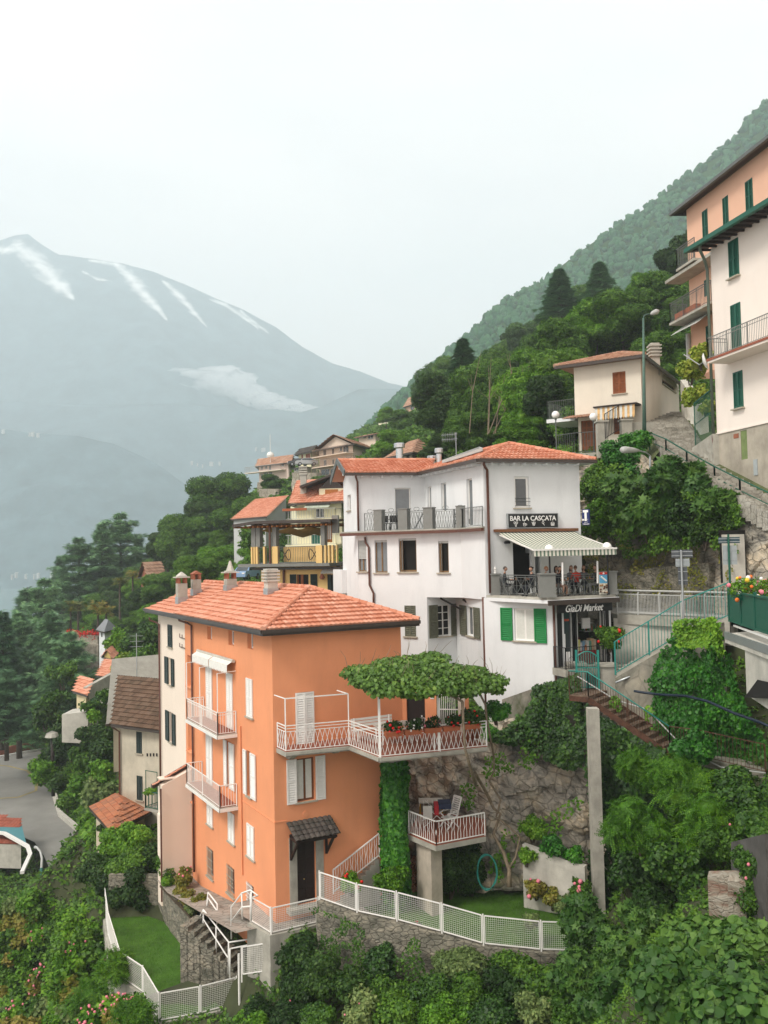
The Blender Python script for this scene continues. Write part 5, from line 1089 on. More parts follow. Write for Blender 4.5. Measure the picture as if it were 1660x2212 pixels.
def globe_lamp(p,h,r,label,grp,m=BLACKM,base=True):
 t=thing('globe_lamp',label,'lamp',tuple(p),grp);mb=MB();mb.lathe(p,[(.07,0),(.07,.1),(.045,.14),(.04,h-.12),(.08,h-.1),(.08,h-.02)],8);mb.build('post',m,t)
 mb=MB();mb.ball(p+Z*(h+r*.85),r,14,10);mb.build('globe',GLOBE,t,True);return t
pL1=at(K5(629,893),42.0);pL1.z=ZT;pL2=at(K5(1110,880),43.0);pL2.z=ZT
globe_lamp(Vector((pL1.x,pL1.y,ZT+.0)),at(K5(629,545),42.0).z-ZT+.0,.22,'white globe lamp beside the middle pier of the bar terrace','globe lamps on the bar terrace')
globe_lamp(Vector((pL2.x,pL2.y,ZT+.0)),at(K5(1108,525),43.0).z-ZT,.22,'white globe lamp at the right corner of the bar terrace','globe lamps on the bar terrace')
for k,lab in(((728,622,808),'thin white light rod near the dark haired girl on the bar terrace'),((1018,610,795),'thin white light rod beside the ice cream poster')):
 p0=TF2.hit(K5(k[0],k[1]),.05);p1=TF2.hit(K5(k[0]+2,k[2]),.05);mb=MB();mb.tube([p1,p0],.045,8);tag(mb.build('light_rod',GLOBE),lab,'rod','white rods on the terrace railing')
pb=TF2.rect(K5(1030,702),K5(1108,885),.08);mb=MB();TF2.box(mb,pb[0],pb[1],pb[2],pb[3],.06,.09);pst=mb.build('ice_cream_poster',mat('poster_paper',(.62,.60,.52),.5,.2,14));tag(pst,'tall narrow ice cream poster tied to the terrace railing, red at the top','poster')
wq,hq=pb[1]-pb[0],pb[3]-pb[2];rn=random.Random(5)
def pq(a,b,c,d,col,nm):mb=MB();TF2.box(mb,pb[0]+wq*a,pb[0]+wq*b,pb[2]+hq*c,pb[2]+hq*d,.0905,.094);mb.build(nm,mat('poster_'+nm,col,.5,.3,18),pst)
pq(.02,.98,.88,.99,(.6,.03,.02),'red_banner');pq(.02,.98,.50,.88,(.12,.42,.68),'blue_panel')
for i in range(16):
 x,y=rn.uniform(.1,.86),rn.uniform(.03,.44);mb=MB();mb.lathe(TF2.pt(pb[0]+wq*x,pb[2]+hq*y,.10),[(.01,-.04),(.05,-.02),(.05,.02),(.01,.05)],7);mb.build('picture',mat('poster_food_%d'%(i%4),[(.08,.03,.015),(.35,.18,.06),(.6,.55,.45),(.15,.05,.02)][i%4],.6,.3,9),pst)
mb=MB();mb.lathe(TF2.pt(pb[0]+wq*.5,pb[2]+hq*.93,.10),[(.02,-.04),(.06,0),(.02,.045)],8);mb.build('emblem',SIGNW,pst)
pn=MB()
for i in range(6):
 pn.ball(TF2.pt(pb[0]+wq*(.25+.1*i),pb[2]+hq*(.78-.035*i),.097),.05,6,4)
pn.build('ice_cream_picture',SIGNW,pst)
p=tL+Vector((.25,.15,0));p.z=ZT+1.07;mb=MB();mb.lathe(p,[(.07,0),(.07,.03),(.05,.05),(.055,.2),(.08,.22),(.02,.32),(.01,.36)],6);tag(mb.build('lantern',WHITEP),'little white lantern on the left pier of the bar terrace','lantern')
def plastic_chair(p,rz,m,name,label,cat,grp=None):
 t=thing(name,label,cat,(0,0,0),grp)
 mb=MB();mb.box(-.24,.24,-.22,.22,.40,.43);mb.build('seat',m,t)
 mb=MB();n=8
 for i in range(n):
  a=R(200+140*i/n);b=R(200+140*(i+1)/n);f=lambda q,z:(math.cos(q)*.27,-math.sin(q)*.24-.02,z)
  mb.hexa([f(a,.46),f(b,.46),tuple(x*1.07 if k<2 else x for k,x in enumerate(f(b,.46))),tuple(x*1.07 if k<2 else x for k,x in enumerate(f(a,.46)))],[f(a,.84),f(b,.84),tuple(x*1.07 if k<2 else x for k,x in enumerate(f(b,.84))),tuple(x*1.07 if k<2 else x for k,x in enumerate(f(a,.84)))])
 mb.build('backrest',m,t)
 for x in(-.21,.21):
  for y in(-.19,.19):mb=MB();mb.bar((x,y,.40),(x*1.15,y*1.15,0),.04);mb.build('leg',m,t)
  mb=MB();mb.bar((x*1.2,-.2,.62),(x*1.2,.2,.62),.05,.03);mb.build('armrest',m,t)
 t.location=p;t.rotation_euler=(0,0,rz);return t
for i,(k,lab)in enumerate(((332,'dark plastic chair nearer the left pier on the white house balcony'),(385,'dark plastic chair beside the second pier on the white house balcony'))):
 p=W5p.hit(K4(k,600),-.9);p.z=zs+.001;plastic_chair(p,R(150+40*i),BLACKM,'plastic_chair',lab,'chair','dark chairs on the white house balcony')
p=W5p.hit(K4(522,600),-.8);t=thing('folding_lounger','folded grey lounge chair leaning on the white house balcony','lounger',(p.x,p.y,zs));mb=MB()
for s in(-.25,.25):mb.bar((p.x-.3,p.y+s,zs+.02),(p.x+.35,p.y+s,zs+1.15),.03);mb.bar((p.x+.3,p.y+s,zs+.02),(p.x-.1,p.y+s,zs+.8),.03)
mb.build('frame',GALV,t);mb=MB();mb.hexa([(p.x-.25,p.y-.22,zs+.1),(p.x-.25,p.y+.22,zs+.1),(p.x-.2,p.y+.22,zs+.08),(p.x-.2,p.y-.22,zs+.08)],[(p.x+.33,p.y-.22,zs+1.1),(p.x+.33,p.y+.22,zs+1.1),(p.x+.37,p.y+.22,zs+1.08),(p.x+.37,p.y-.22,zs+1.08)]);mb.build('fabric',IRON,t)
p=W5p.hit(K4(822,600),-.15);mb=MB();mb.tube([Vector((p.x+.22*math.cos(a),p.y-.03,zs+.32+.25*math.sin(a)))for a in[k*.7 for k in range(28)]],.04,5);tag(mb.build('coiled_hose',BLACKM),'coiled dark hose hanging on the white house balcony railing','hose')
# ================================================================ GARDENS ROUND THE ORANGE HOUSE
zP,zL=-15.3,-18.95
PAVE=mat_rock('stone_paving',(.24,.22,.19),(.33,.30,.26),(.40,.36,.31),.9,.3,(1,1,1),.45)
def flat(name,pts,z,m,kind='structure',th=.0):
 mb=MB();mb.poly([(p.x,p.y,z if z is not None else p.z)for p in pts]);return tag(mb.build(name,m),kind=kind)
def wallrun(name,pts,hts,th,m,label,cat='wall',rough=.06,parent=None,seg=.45,side=1):
 """free-form masonry wall: pts = top line (3D), hts = drop below each point; face gets an uneven surface"""
 mb=MB();P=[];n=0
 for(a,b),(ha,hb)in zip(zip(pts,pts[1:]),zip(hts,hts[1:])):
  L_=max(1,int((b-a).length/seg))
  for i in range(L_+(1 if b is pts[-1]else 0)):P.append((a.lerp(b,i/L_),ha+(hb-ha)*i/L_))
 nv=8
 for i,(p,h)in enumerate(P):
  q=P[min(i+1,len(P)-1)][0]-P[max(i-1,0)][0];q.z=0;nn=Vector((q.y,-q.x,0)).normalized();nn=nn*(1 if nn.dot(-Vector((p.x,p.y,0)))>0 else-1)*side
  for j in range(nv+1):
   z=p.z-h*j/nv;v=Vector((p.x,p.y,z));k=rough*mnoise.noise(v*1.9)+rough*.6*mnoise.noise(v*5);mb.v.append(tuple(v+nn*(th/2+(k if j else 0))));
  mb.v.append(tuple(p-nn*(th/2)));mb.v.append(tuple(p-nn*(th/2)-Vector((0,0,h))))
 m_=nv+3
 for i in range(len(P)-1):
  b=i*m_
  for j in range(nv):mb.f.append((b+j,b+m_+j,b+m_+j+1,b+j+1))
  mb.f.append((b,b+m_,b+m_+nv+1,b+nv+1));mb.f.append((b+nv+1,b+m_+nv+1,b+m_+nv+2,b+nv+2))
 mb.f.append(tuple(range(nv+1))+(nv+2,nv+1));e0=(len(P)-1)*m_;mb.f.append(tuple(e0+k for k in range(nv+1))+(e0+nv+2,e0+nv+1))
 o=mb.build(name,m,parent)
 if parent is None:tag(o,label,cat)
 return o
def meshfence(pts,h,label,name='wire_fence',panel=2.2,grid=.075,wire=.0065):
 t=thing(name,label,'fence',tuple(pts[0]));fr_=MB();segs=[]
 for a,b in zip(pts,pts[1:]):
  L_=(b-a).length;n=max(1,int(round(L_/panel)))
  for i in range(n):segs.append((a.lerp(b,i/n),a.lerp(b,(i+1)/n)))
 for a,b in segs:
  w_=MB();f=MB();d=(b-a).normalized();a2=a+d*.06;b2=b-d*.06
  for z in(.07,h):f.bar(a2+Z*z,b2+Z*z,.04)
  f.bar(a2+Z*.07,a2+Z*h,.035);f.bar(b2+Z*.07,b2+Z*h,.035);f.build('panel_frame',WHITEP,t)
  n=int((b2-a2).length/grid)
  for i in range(1,n):p=a2.lerp(b2,i/n);w_.bar(p+Z*.07,p+Z*h,wire)
  for j in range(1,int((h-.07)/grid)):w_.bar(a2+Z*(.07+j*grid),b2+Z*(.07+j*grid),wire)
  wp=w_.build('wire_mesh',WHITEP,t)
  p=MB();p.bar(a-Z*.25,a+Z*(h+.06),.05);p.build('post',WHITEP,t)
 p=MB();p.bar(segs[-1][1]-Z*.25,segs[-1][1]+Z*(h+.06),.05);p.build('post',WHITEP,t);return t
def G(p,z):return gr(p,z)
pa,pb_,pc=G(K3(503,1056),zP),G(K3(640,1140),zP),G(K3(955,1066),zP)
fence_top=[at(K3(962,908),37.0),at(K3(1210,995),35.9),at(K3(1475,1052),35.2),at(PP(955,2015),34.8),at(PP(1045,2041),34.6),at(PP(1170,2054),34.6),at(PP(1245,2056),34.8),at(PP(1330,2050),35.4)]
print('fence z',[round(p.z,2)for p in fence_top])
g_back=[at(PP(1265,1935),40.5),Vector((7.5,41.5,zP)),Vector((2,43.5,zP)),FR.pt(WID+.0,0,0),FR.pt(0,0,0)]
flat('garden_lawn',[FR.pt(WID*.55,0,.0)]+[FR.pt(WID*.5,0,1.3)]+[Vector((p.x,p.y-.0,0))for p in fence_top[1:]]+[Vector((9.2,39.5,0)),Vector((7.5,42.5,0)),Vector((2,44.5,0)),FR.pt(WID,0,0)],zP,GRASSM)
flat('patio_paving',[pa,pb_,pc,Vector((fence_top[0].x,fence_top[0].y,0)),Vector((fence_top[1].x,fence_top[1].y,0)),FR.pt(WID*.62,0,1.2),FR.pt(WID*.62,0,0),FR.pt(0,0,0),FL.pt(3,0,0),FL.pt(3,0,1.2)],zP+.02,PAVE)
def turf(name,pts,z,N,label,m='grass',bl=.07):
 bm_=bmesh.new();f=bm_.faces.new([bm_.verts.new((p.x,p.y,z))for p in pts]);bmesh.ops.triangulate(bm_,faces=[f]);T=[[tuple(v.co)for v in f.verts]for f in bm_.faces];bm_.free();T=np.array(T)
 ar=np.linalg.norm(np.cross(T[:,1]-T[:,0],T[:,2]-T[:,0]),axis=1);k=NR.choice(len(T),N,p=ar/ar.sum());a=NR.random(N);b=NR.random(N);s=a+b>1;a[s]=1-a[s];b[s]=1-b[s]
 P=T[k,0]+(T[k,1]-T[k,0])*a[:,None]+(T[k,2]-T[k,0])*b[:,None]
 nn=NR.normal(size=P.shape)*.6;nn[:,2]=.15;up_=np.tile([0,0,1.0],(N,1))+NR.normal(size=P.shape)*.25
 V,F=TM['blade'];me_=scatter(name,'blade',P,nn,bl*(.6+.8*NR.random(N)),align=up_);o=link(name,me_,LF[m]);tag(o,label,'grass',kind='stuff');return o
gl_pts=[FR.pt(WID*.7,0,1.0)]+[Vector((p.x,p.y+.1,0))for p in fence_top[2:]]+[Vector((9.0,39.6,0)),Vector((7,41.5,0)),Vector((3.5,41.8,0))]
turf('garden_grass',gl_pts,zP,26000,'short green grass of the garden below the terrace')
wallrun('garden_wall',[p-Z*.02 for p in fence_top],[3.4,3.2,3.0,3,3,3,3,3],.35,RUBBLE,'long curved rubble stone retaining wall carrying the white mesh fence of the garden')
meshfence(fence_top[:7],1.08,'long white mesh fence on top of the curved garden wall',panel=3.1)
wallrun('patio_wall',[pa,pb_,pc,fence_top[0]-Z*.3],[4.5,4.5,3.6,3.0],.3,CONC,'weathered wall below the corner patio of the orange house')
meshfence([pa,pb_,pc],1.02,'short white mesh fence round the corner patio of the orange house',panel=4)
mb=MB();n=12
for i in range(n):
 u0,u1=i*12.5/n,(i+1)*12.5/n;za,zb_=zP-.0-1.72*min(1,u0/10.5),zP-1.72*min(1,u1/10.5);mb.quad(FL.pt(u0,za,0),FL.pt(u1,zb_,0),FL.pt(u1,zb_,1.75),FL.pt(u0,za,1.75))
tag(mb.build('garden_path',PAVE),kind='structure')
lf=[G(L2(800,1240),zL),G(L2(772,1330),zL),G(L2(800,1550),zL),G(L2(888,1860),zL),G(L2(1056,1978),zL),G(L2(1175,2190),zL),G(K3(170,1672),zL),G(K3(412,1608),zL)]
wb=[G(L2(1190,1386),zL),G(L2(1310,1560),zL),G(L2(1420,1690),zL),G(L2(1545,1915),zL)]
lawnp=lf[1:]+wb[::-1]+[G(L2(840,1400),zL)]
flat('left_lawn',lawnp,zL+.01,GRASSM);turf('left_lawn_grass',lawnp,zL+.01,26000,'short green grass of the lower left lawn')
wallrun('lawn_wall',[p-Z*.0 for p in lf],[3.5]*8,.3,CONC,'low concrete retaining wall carrying the mesh fence round the lower lawn')
meshfence([lf[1],lf[2],lf[3],lf[4],lf[5],lf[6],lf[7]],1.12,'white mesh fence bending round the lower left lawn',panel=2.6)
bw=[wb[0]+Vector((-2.6,1.4,0)),wb[0]];wallrun('back_garden_wall',[p+Z*2.0 for p in[G(L2(800,1395),zL)+Vector((0,.3,0)),wb[0]]],[2.3,2.3],.3,RUBBLE,'shaded stone wall closing the lower lawn at the back')
def up(p,z):return Vector((p.x,p.y,z))
wallrun('lawn_side_wall',[up(wb[0],-17.1),up(wb[1],-17.1),up(wb[2],-17.2)],[2.0,2.0,1.9],.3,RUBBLE,'rubble stone wall between the lower lawn and the path of the orange house')
wallrun('stair_wall',[up(wb[2],-17.25),up(wb[3],-18.0),G(K3(440,1480),-18.6)],[2.0,1.6,2.5],.28,RUBBLE,'dark stone wall below the garden stair railing')
mb=MB();q=[up(wb[0],-17.12),up(wb[1],-17.12),up(wb[2],-17.22),FL.pt(5.6,-16.9,1.75),FL.pt(12,-17.2,1.75)];mb.poly(q);tag(mb.build('flower_bed_soil',mat('bed_soil',(.10,.075,.05),1,.3,3)),kind='structure')
st=MB();s0,s1=FL.pt(4.9,-16.35,2.3),G(K3(470,1395),-18.2)
for i in range(9):
 c=s0.lerp(s1,i/9);d=(s1-s0);d.z=0;d.normalize();sd=Vector((-d.y,d.x,0));w_=.62;t0=c-d*.0;t1=c+d*((s1-s0).length/9+.03)
 st.hexa([up(t0-sd*w_,-19.2),up(t1-sd*w_,-19.2),up(t1+sd*w_,-19.2),up(t0+sd*w_,-19.2)],[up(t0-sd*w_,c.z),up(t1-sd*w_,c.z),up(t1+sd*w_,c.z),up(t0+sd*w_,c.z)])
tag(st.build('garden_steps',RUBBLE),'worn concrete garden steps down to the lower lawn','steps')
mb=MB();q=[G(K3(390,1412),-18.2),G(K3(445,1470),-18.2),G(K3(640,1430),-18.2),G(K3(600,1390),-18.2)];prism(mb,q,-21,-18.15);tag(mb.build('stair_landing',CONC),kind='structure')
def piperail(segs,label,r=.035):
 mb=MB()
 for s in segs:mb.tube([at(K3(x,y),Y)for x,y,Y in s],r,6)
 return tag(mb.build('stair_railing',WHITEP,None,True),label,'railing')
piperail([[(143,1278,42),(143,1075,42),(190,978,41.4),(360,1195,39),(503,1172,38.6),(500,1210,38.6),(365,1238,39)],[(190,1165,41.4),(190,978,41.4)],[(275,1292,40.2),(275,1078,40.2)],[(357,1405,39),(358,1195,39)],[(145,1165,42),(190,1040,41.4),(352,1295,39)],[(367,1450,38.8),(367,1238,38.8)]],'white tubular railing with a bend beside the garden steps')
piperail([[(222,1010,42.5),(222,862,42.5),(282,940,41.5),(284,1010,41.5),(280,1075,41.5)],[(222,900,42.5),(280,985,41.5)],[(208,1000,42.6),(222,862,42.5)]],'short white railing piece at the edge of the path')
piperail([[(376,1172,38.6),(376,960,38.6),(445,868,38.0),(503,848,37.5),(552,885,37.3),(508,898,37.2)],[(448,1040,38.0),(445,868,38.0)],[(376,1055,38.6),(448,960,38.0),(505,955,37.5)],[(508,1050,37.2),(508,860,37.2)]],'white railing between the path and the corner patio')
gp=[at(K3(445,1418),37.6),at(K3(617,1392),37.2)];meshfence(gp,1.15,'small white mesh gate panel at the foot of the garden steps','mesh_gate',4)
mb=MB();mb.tube([at(K3(430,1610),37.8),at(K3(425,1270),37.8)],.05,6);tag(mb.build('gate_post',WHITEP),'tall white post at the foot of the garden steps','post')
mb=MB();q=at(K3(85,1215),43.2);mb.ball(q,.42,10,8);
for i,v in enumerate(mb.v):mb.v[i]=(q.x+(v[0]-q.x)*.55,q.y+(v[1]-q.y)*.5,q.z+(v[2]-q.z)*1.25)
tag(mb.build('standing_stone',CONC2,None,True),'pale oval stone leaning against the lawn wall','stone')
cP=at(PP(850,1640),39.4);ct,cb_=cP.z,zP;IV=thing('ivy_column','tall round column wholly clad in bright green ivy under the terrace','ivy column',(cP.x,cP.y,zP))
mb=MB();mb.lathe((cP.x,cP.y,zP),[(.30,0),(.30,ct-zP+.2)],10);mb.build('column',CONC,IV)
N=8200;a=NR.random(N)*6.283;hh_=NR.random(N);rr_=.50+.09*np.sin(a*3+hh_*9)+.05*NR.random(N);P=np.stack([cP.x+rr_*np.cos(a),cP.y+rr_*np.sin(a),zP+hh_*(ct-zP-.05)],1);nn=np.stack([np.cos(a),np.sin(a),.45+0*a],1)
mb=MB();mb.lathe((cP.x,cP.y,zP),[(.47,0),(.5,2),(.47,4),(.48,ct-zP-.1)],14)
link('ivy_foliage',scatter('ivy_foliage','ivy',P,nn+NR.normal(size=P.shape)*.45,.15*(.6+.8*NR.random(N)),tilt=.9,extra=(mb.v,mb.f)),LF['bivy'],IV)
pz=at(K2(822,860),34.45).z;P1,P2=rl[3],rl[3].lerp(rl[4],.545);PG=thing('pergola','white metal pergola frame on the terrace of the orange house','pergola',tuple(P1))
P3=gr(K2(590,665),pz);P4=gr(K2(1590,760),pz)
for p in(P1,P2):mb=MB();mb.bar(p,up(p,pz),.10);mb.build('post',WHITEP,PG)
for a,b in((up(P1,pz)+(up(P1,pz)-P3).normalized()*.3,P3),(up(P1,pz)-(P4-up(P1,pz)).normalized()*.3,P4),(P3,P4+Vector((-2,3,0)))):mb=MB();mb.bar(a,b,.09);mb.build('beam',WHITEP,PG)
mb=MB();mb.bar(up(P2,pz),FR.pt(WID-.5,pz,.1),.07);mb.build('beam',WHITEP,PG)
vb=[]
for(x,y,Y,rx,rz_)in((700,690,36.6,1.0,.42),(760,740,35.8,1.0,.5),(850,690,36.4,1.3,.6),(860,790,35.4,1.0,.5),(960,740,36.2,1.3,.68),(1000,640,37.6,1.2,.55),(1060,790,35.8,1.15,.55),(1130,680,37.2,1.3,.7),(1160,600,38.3,.9,.4),(1210,770,36.4,1.1,.6),(1280,700,37.4,1.2,.62),(1350,790,37.0,1.0,.55),(1400,700,38.2,1.0,.5),(1470,760,37.8,1.0,.5),(1540,740,38.2,.8,.42),(900,640,37.5,1.1,.4),(1560,800,38,.45,.3)):
 c=at(K2(x,y),Y);vb.append((c.x,c.y,c.z,rx*.8,rx,rz_*.62))
KV=thing('kiwi_vine','broad leafy kiwi vine spread over the white pergola of the terrace','vine',tuple(up(P4,zf)))
Pk,Nk=blob_points(vb,9500,.4);Nk=Nk*.5+np.array([0,-.35,.9])+NR.normal(size=Pk.shape)*.38
link('foliage',scatter('foliage','wide',Pk,Nk,.125*(.6+.8*NR.random(len(Pk))),tilt=.7,extra=core(vb,.45)),LF['vine'],KV)
mb=MB()
for i in range(38):
 b=vb[rnd.randrange(len(vb))];s=Vector((b[0]+rnd.uniform(-.6,.6),b[1],b[2]+b[5]*.6));e_=s+Vector((rnd.uniform(-.5,.6),rnd.uniform(-.3,.3),rnd.uniform(.3,.95)));mb.tube([s,s.lerp(e_,.5)+Vector((.05,0,.08)),e_],[.012,.008,.004],4)
mb.build('tendril',VINEBARK,KV)
tk=[(1275,860,36.6),(1345,880,36.3),(1350,1000,36.2),(1362,1180,36.0),(1405,1330,36.8),(1430,1410,37.5)];tr4=[(700,770,38.4),(790,930,39.5),(830,1020,39.8),(880,1060,39.8),(830,1200,39.6),(900,1330,39.3),(940,1450,39.0),(940,1570,38.8)]
mb=MB();mb.tube([at(K2(*k[:2]),k[2])for k in tk[1:]]+[at(R4(*k[:2]),k[2])for k in tr4],[.06,.055,.055,.06,.07,.07,.07,.06,.06,.07,.08,.09,.12],7);mb.build('trunk',VINEBARK,KV,True)
mb=MB();mb.tube([at(K2(1455,830),38),at(K2(1490,900),37.9),at(K2(1500,1000),37.8),at(K2(1530,1150),37.9),at(R4(830,640),39),at(R4(835,760),39.5),at(R4(800,830),39.7),at(R4(880,960),39.7),at(R4(850,1080),39.6),at(R4(940,1150),39.4),at(R4(1015,1220),39.2),at(R4(985,1360),39),at(R4(935,1450),39)],.045,6);mb.build('trunk',VINEBARK,KV,True)
mb=MB();mb.tube([at(K2(1345,880),36.3),at(K2(1290,850),36.9),at(K2(1180,800),36.4)],.05,6);mb.tube([at(K2(1455,830),38),at(K2(1380,810),37.5),at(K2(1300,790),37)],.05,6);mb.build('branch',VINEBARK,KV,True)
FRONT=Fr(rl[3],rl[4]);Bd=back
def flowerbox(u,label,flm,grp,F=FRONT,z=None,h=None,m='dark'):
 z=zf+.80 if z is None else z;t=thing('flower_box',label,'flower box',tuple(F.pt(u,z,.1)),grp)
 mb=MB();P=F.pt;a,b=u-.38,u+.38;mb.hexa([P(a+.04,z,.05),P(b-.04,z,.05),P(b-.04,z,.22),P(a+.04,z,.22)],[P(a,z+.2,.02),P(b,z+.2,.02),P(b,z+.2,.26),P(a,z+.2,.26)]);mb.build('box',TERRAC,t)
 c=F.pt(u,z+.34,.14);bl=[(c.x+rnd.uniform(-.28,.28),c.y,c.z+rnd.uniform(-.03,.15),.2,.16,.18)for _ in range(5)];Pp,Nn=blob_points(bl,230,.3);link('foliage',scatter('foliage','quad',Pp,Nn+NR.normal(size=Pp.shape)*.5,.12),LF[m],t)
 mb=MB()
 for i in range(9 if flm else 0):k=rnd.randrange(len(Pp));mb.ball(Pp[k]+Nn[k]*.08,rnd.uniform(.035,.07),6,4)
 if flm:mb.build('flowers',flm,t,True)
for k,lab,fm in((902,'terracotta flower box of red flowers nearest the corner post of the terrace',FLRED),(1022,'terracotta flower box of white flowers on the terrace railing',FLWHITE),(1148,'terracotta flower box of pink flowers beside the middle pergola post',FLPINK),(1265,'terracotta flower box of red and white flowers right of the middle pergola post',FLRED),(1392,'larger terracotta box with red flowers and tall leaves near the vine trunk',FLRED)):
 flowerbox(FRONT.uz(K2(k,1060))[0],lab,fm,'flower boxes on the terrace railing')
def folding_chair(p,rz,label,grp,m=WHITEP):
 t=thing('folding_chair',label,'chair',(0,0,0),grp);mb=MB();mb.lathe((0,0,.44),[(.21,0),(.21,.03)],10);mb.build('seat',m,t)
 mb=MB();mb.tube([(-.2,.2,.5),(-.2,.24,.78),(-.12,.25,.88),(.12,.25,.88),(.2,.24,.78),(.2,.2,.5)],.014,5)
 for x in(-.1,0,.1):mb.bar((x,.22,.5),(x,.25,.87),.012)
 mb.build('backrest',m,t)
 for s in(-1,1):mb=MB();mb.bar((s*.2,.2,.5),(s*.2,-.2,0),.025);mb.bar((s*.18,-.2,.44),(s*.18,.22,0),.025);mb.build('leg',m,t)
 t.location=p;t.rotation_euler=(0,0,rz)
folding_chair(G(K2(985,1140),zf+.03),R(10),'white folding chair nearer the corner of the terrace','white folding chairs on the terrace');folding_chair(G(K2(1085,1122),zf+.03),R(-15),'white folding chair beside the middle pergola post','white folding chairs on the terrace')
p=G(K2(870,1100),zf+.03)+Vector((.6,1.0,0));t=thing('garden_bench','long white slatted bench against the orange wall on the terrace','bench',tuple(p));mb=MB();ub_=FR.u;nb=FR.n
q=FR.pt(4.3,zf+.03,.75)
for k in range(3):mb.bar(q+ub_*-1.0+nb*(k*.12)+Z*.45,q+ub_*1.0+nb*(k*.12)+Z*.45,.1,.03)
mb.build('seat',WHITEP,t);mb=MB()
for k in range(3):mb.bar(q+ub_*-1.0-nb*.12+Z*(.6+k*.13),q+ub_*1.0-nb*.12+Z*(.6+k*.13),.03,.1)
mb.build('backrest',WHITEP,t)
for s in(-.85,.85):mb=MB();mb.bar(q+ub_*s-nb*.12,q+ub_*s-nb*.12+Z*.92,.06);mb.bar(q+ub_*s+nb*.25,q+ub_*s+nb*.25+Z*.43,.06);mb.build('leg',WHITEP,t)
q=FR.pt(4.7,zf+.03,1.9);t=thing('terrace_table','pale table with a light cloth on the terrace beside the bench','table',tuple(q));mb=MB();pts=[q+ub_*a+nb*b for a,b in((-.8,-.4),(.8,-.4),(.8,.4),(-.8,.4))];prism(mb,pts,zf+.74,zf+.78);mb.build('table_top',CONC2,t)
for a,b in((-.7,-.3),(.7,-.3),(.7,.3),(-.7,.3)):mb=MB();c=q+ub_*a+nb*b;mb.bar(up(c,zf+.03),up(c,zf+.74),.06);mb.build('leg',WHITEP,t)
for i,(k,sz,lab,m_)in enumerate((((1385,1130),.24,'terracotta pot with a bushy plant on the terrace floor near the vine','dark'),((1435,1110),.2,'small terracotta pot at the right end of the terrace floor','broad'))):
 p=G(K2(*k),zf+.03);t=thing('plant_pot',lab,'plant pot',tuple(p));mb=MB();mb.lathe(p,[(sz*.7,0),(sz,sz*1.6),(sz*1.1,sz*1.6),(sz*1.1,sz*1.8)],12);mb.build('pot',TERRAC,t,True)
 bush('foliage',None,(p.x,p.y,p.z+.95),.45,500,.12,m_,parent=t,stems=False)
bwA=FR.pt(WID-.002,0,0);bwB=up(Bd[3],0)+Vector((.15,-.6,0));FK=Fr(bwA,bwB);
kd=FK.rect(K2(990,845),K2(1112,1090));kd=(max(.05,kd[0]),kd[1],zf+.02,kd[3]);mb=MB();ztw=zf+2.55
e1_=FK.uz(K2(1182,950))[0];wall(mb,FK,0,e1_,zf-.2,ztw,[kd]);TW=thing('terrace_back_wall','orange wall with a dark doorway at the back of the terrace','wall',tuple(FK.pt(1,zf,0)));mb.build('wall',ORANGE,TW)
mb=MB();FK.box(mb,kd[0]+.01,kd[1]-.01,kd[2],kd[3]-.01,-.2,-.14);mb.build('door',DKWOOD,TW);mb=MB();FK.box(mb,kd[1]+.25,kd[1]+.42,zf+1.45,zf+1.6,.0,.03);mb.build('intercom',WHITEP,TW)
e2_=FK.uz(K2(1320,950))[0];gt_=thing('iron_gate','white barred iron gate at the back of the terrace','gate',tuple(FK.pt(e1_+.5,zf,0)));mb=MB()
for i in range(9):u=e1_+.15+i*(e2_-e1_-.3)/8;mb.bar(FK.pt(u,zf+.05,0),FK.pt(u,ztw-.1,0),.022)
for z in(.1,1.0,2.3):mb.bar(FK.pt(e1_+.1,zf+z,0),FK.pt(e2_,zf+z,0),.04)
mb.build('bars',WHITEP,gt_);mb=MB();FK.box(mb,e2_,e2_+.3,zf,ztw,-.15,.1);mb.build('gate_post',CREAM,gt_)
bsl=MB();bsl.hexa([FK.pt(e2_+.3,zf-.2,-.15),FK.pt(FK.len+.3,zf-.2,-.15),FK.pt(FK.len+.3,zf-.2,.1),FK.pt(e2_+.3,zf-.2,.1)],[FK.pt(e2_+.3,zf+1.3,-.15),FK.pt(FK.len+.3,zf+2.0,-.15),FK.pt(FK.len+.3,zf+2.0,.1),FK.pt(e2_+.3,zf+1.3,.1)]);tag(bsl.build('sloping_wall',ORANGE),'low orange wall with a sloping top at the right end of the terrace','wall')
p=G(K3(812,915),zP+.03);t=thing('flower_pot','stone bowl of red geraniums beside the front door','flower pot',tuple(p));mb=MB();mb.lathe(p,[(.22,0),(.42,.3),(.45,.38)],14);mb.build('bowl',CONC2,t,True)
bush('foliage',None,(p.x,p.y,p.z+.65),(.55,.5,.36),900,.12,'broad',parent=t,stems=False,flm=FLRED,flN=16,fls=.075)
p=G(K3(865,935),zP+.03);mb=MB();mb.lathe(p+Z*.35,[(.1,-.35),(.12,-.05),(.34,.02),(.42,.1),(.40,.14),(.3,.1),(.02,.06)],16);tag(mb.build('white_basin',WHITEP,None,True),'round white basin on the patio beside the geraniums','basin')
rp0,rp1=at(K3(1055,880),38.9),at(K3(1360,690),39.9);sr=thing('stair_flight','stone stair with a white wavy railing rising along the orange wall','stairs',tuple(rp0));mb=MB();d=rp1-rp0;n=10;dh=Vector((d.x,d.y,0)).normalized();sd=Vector((-dh.y,dh.x,0));dz_=1.9
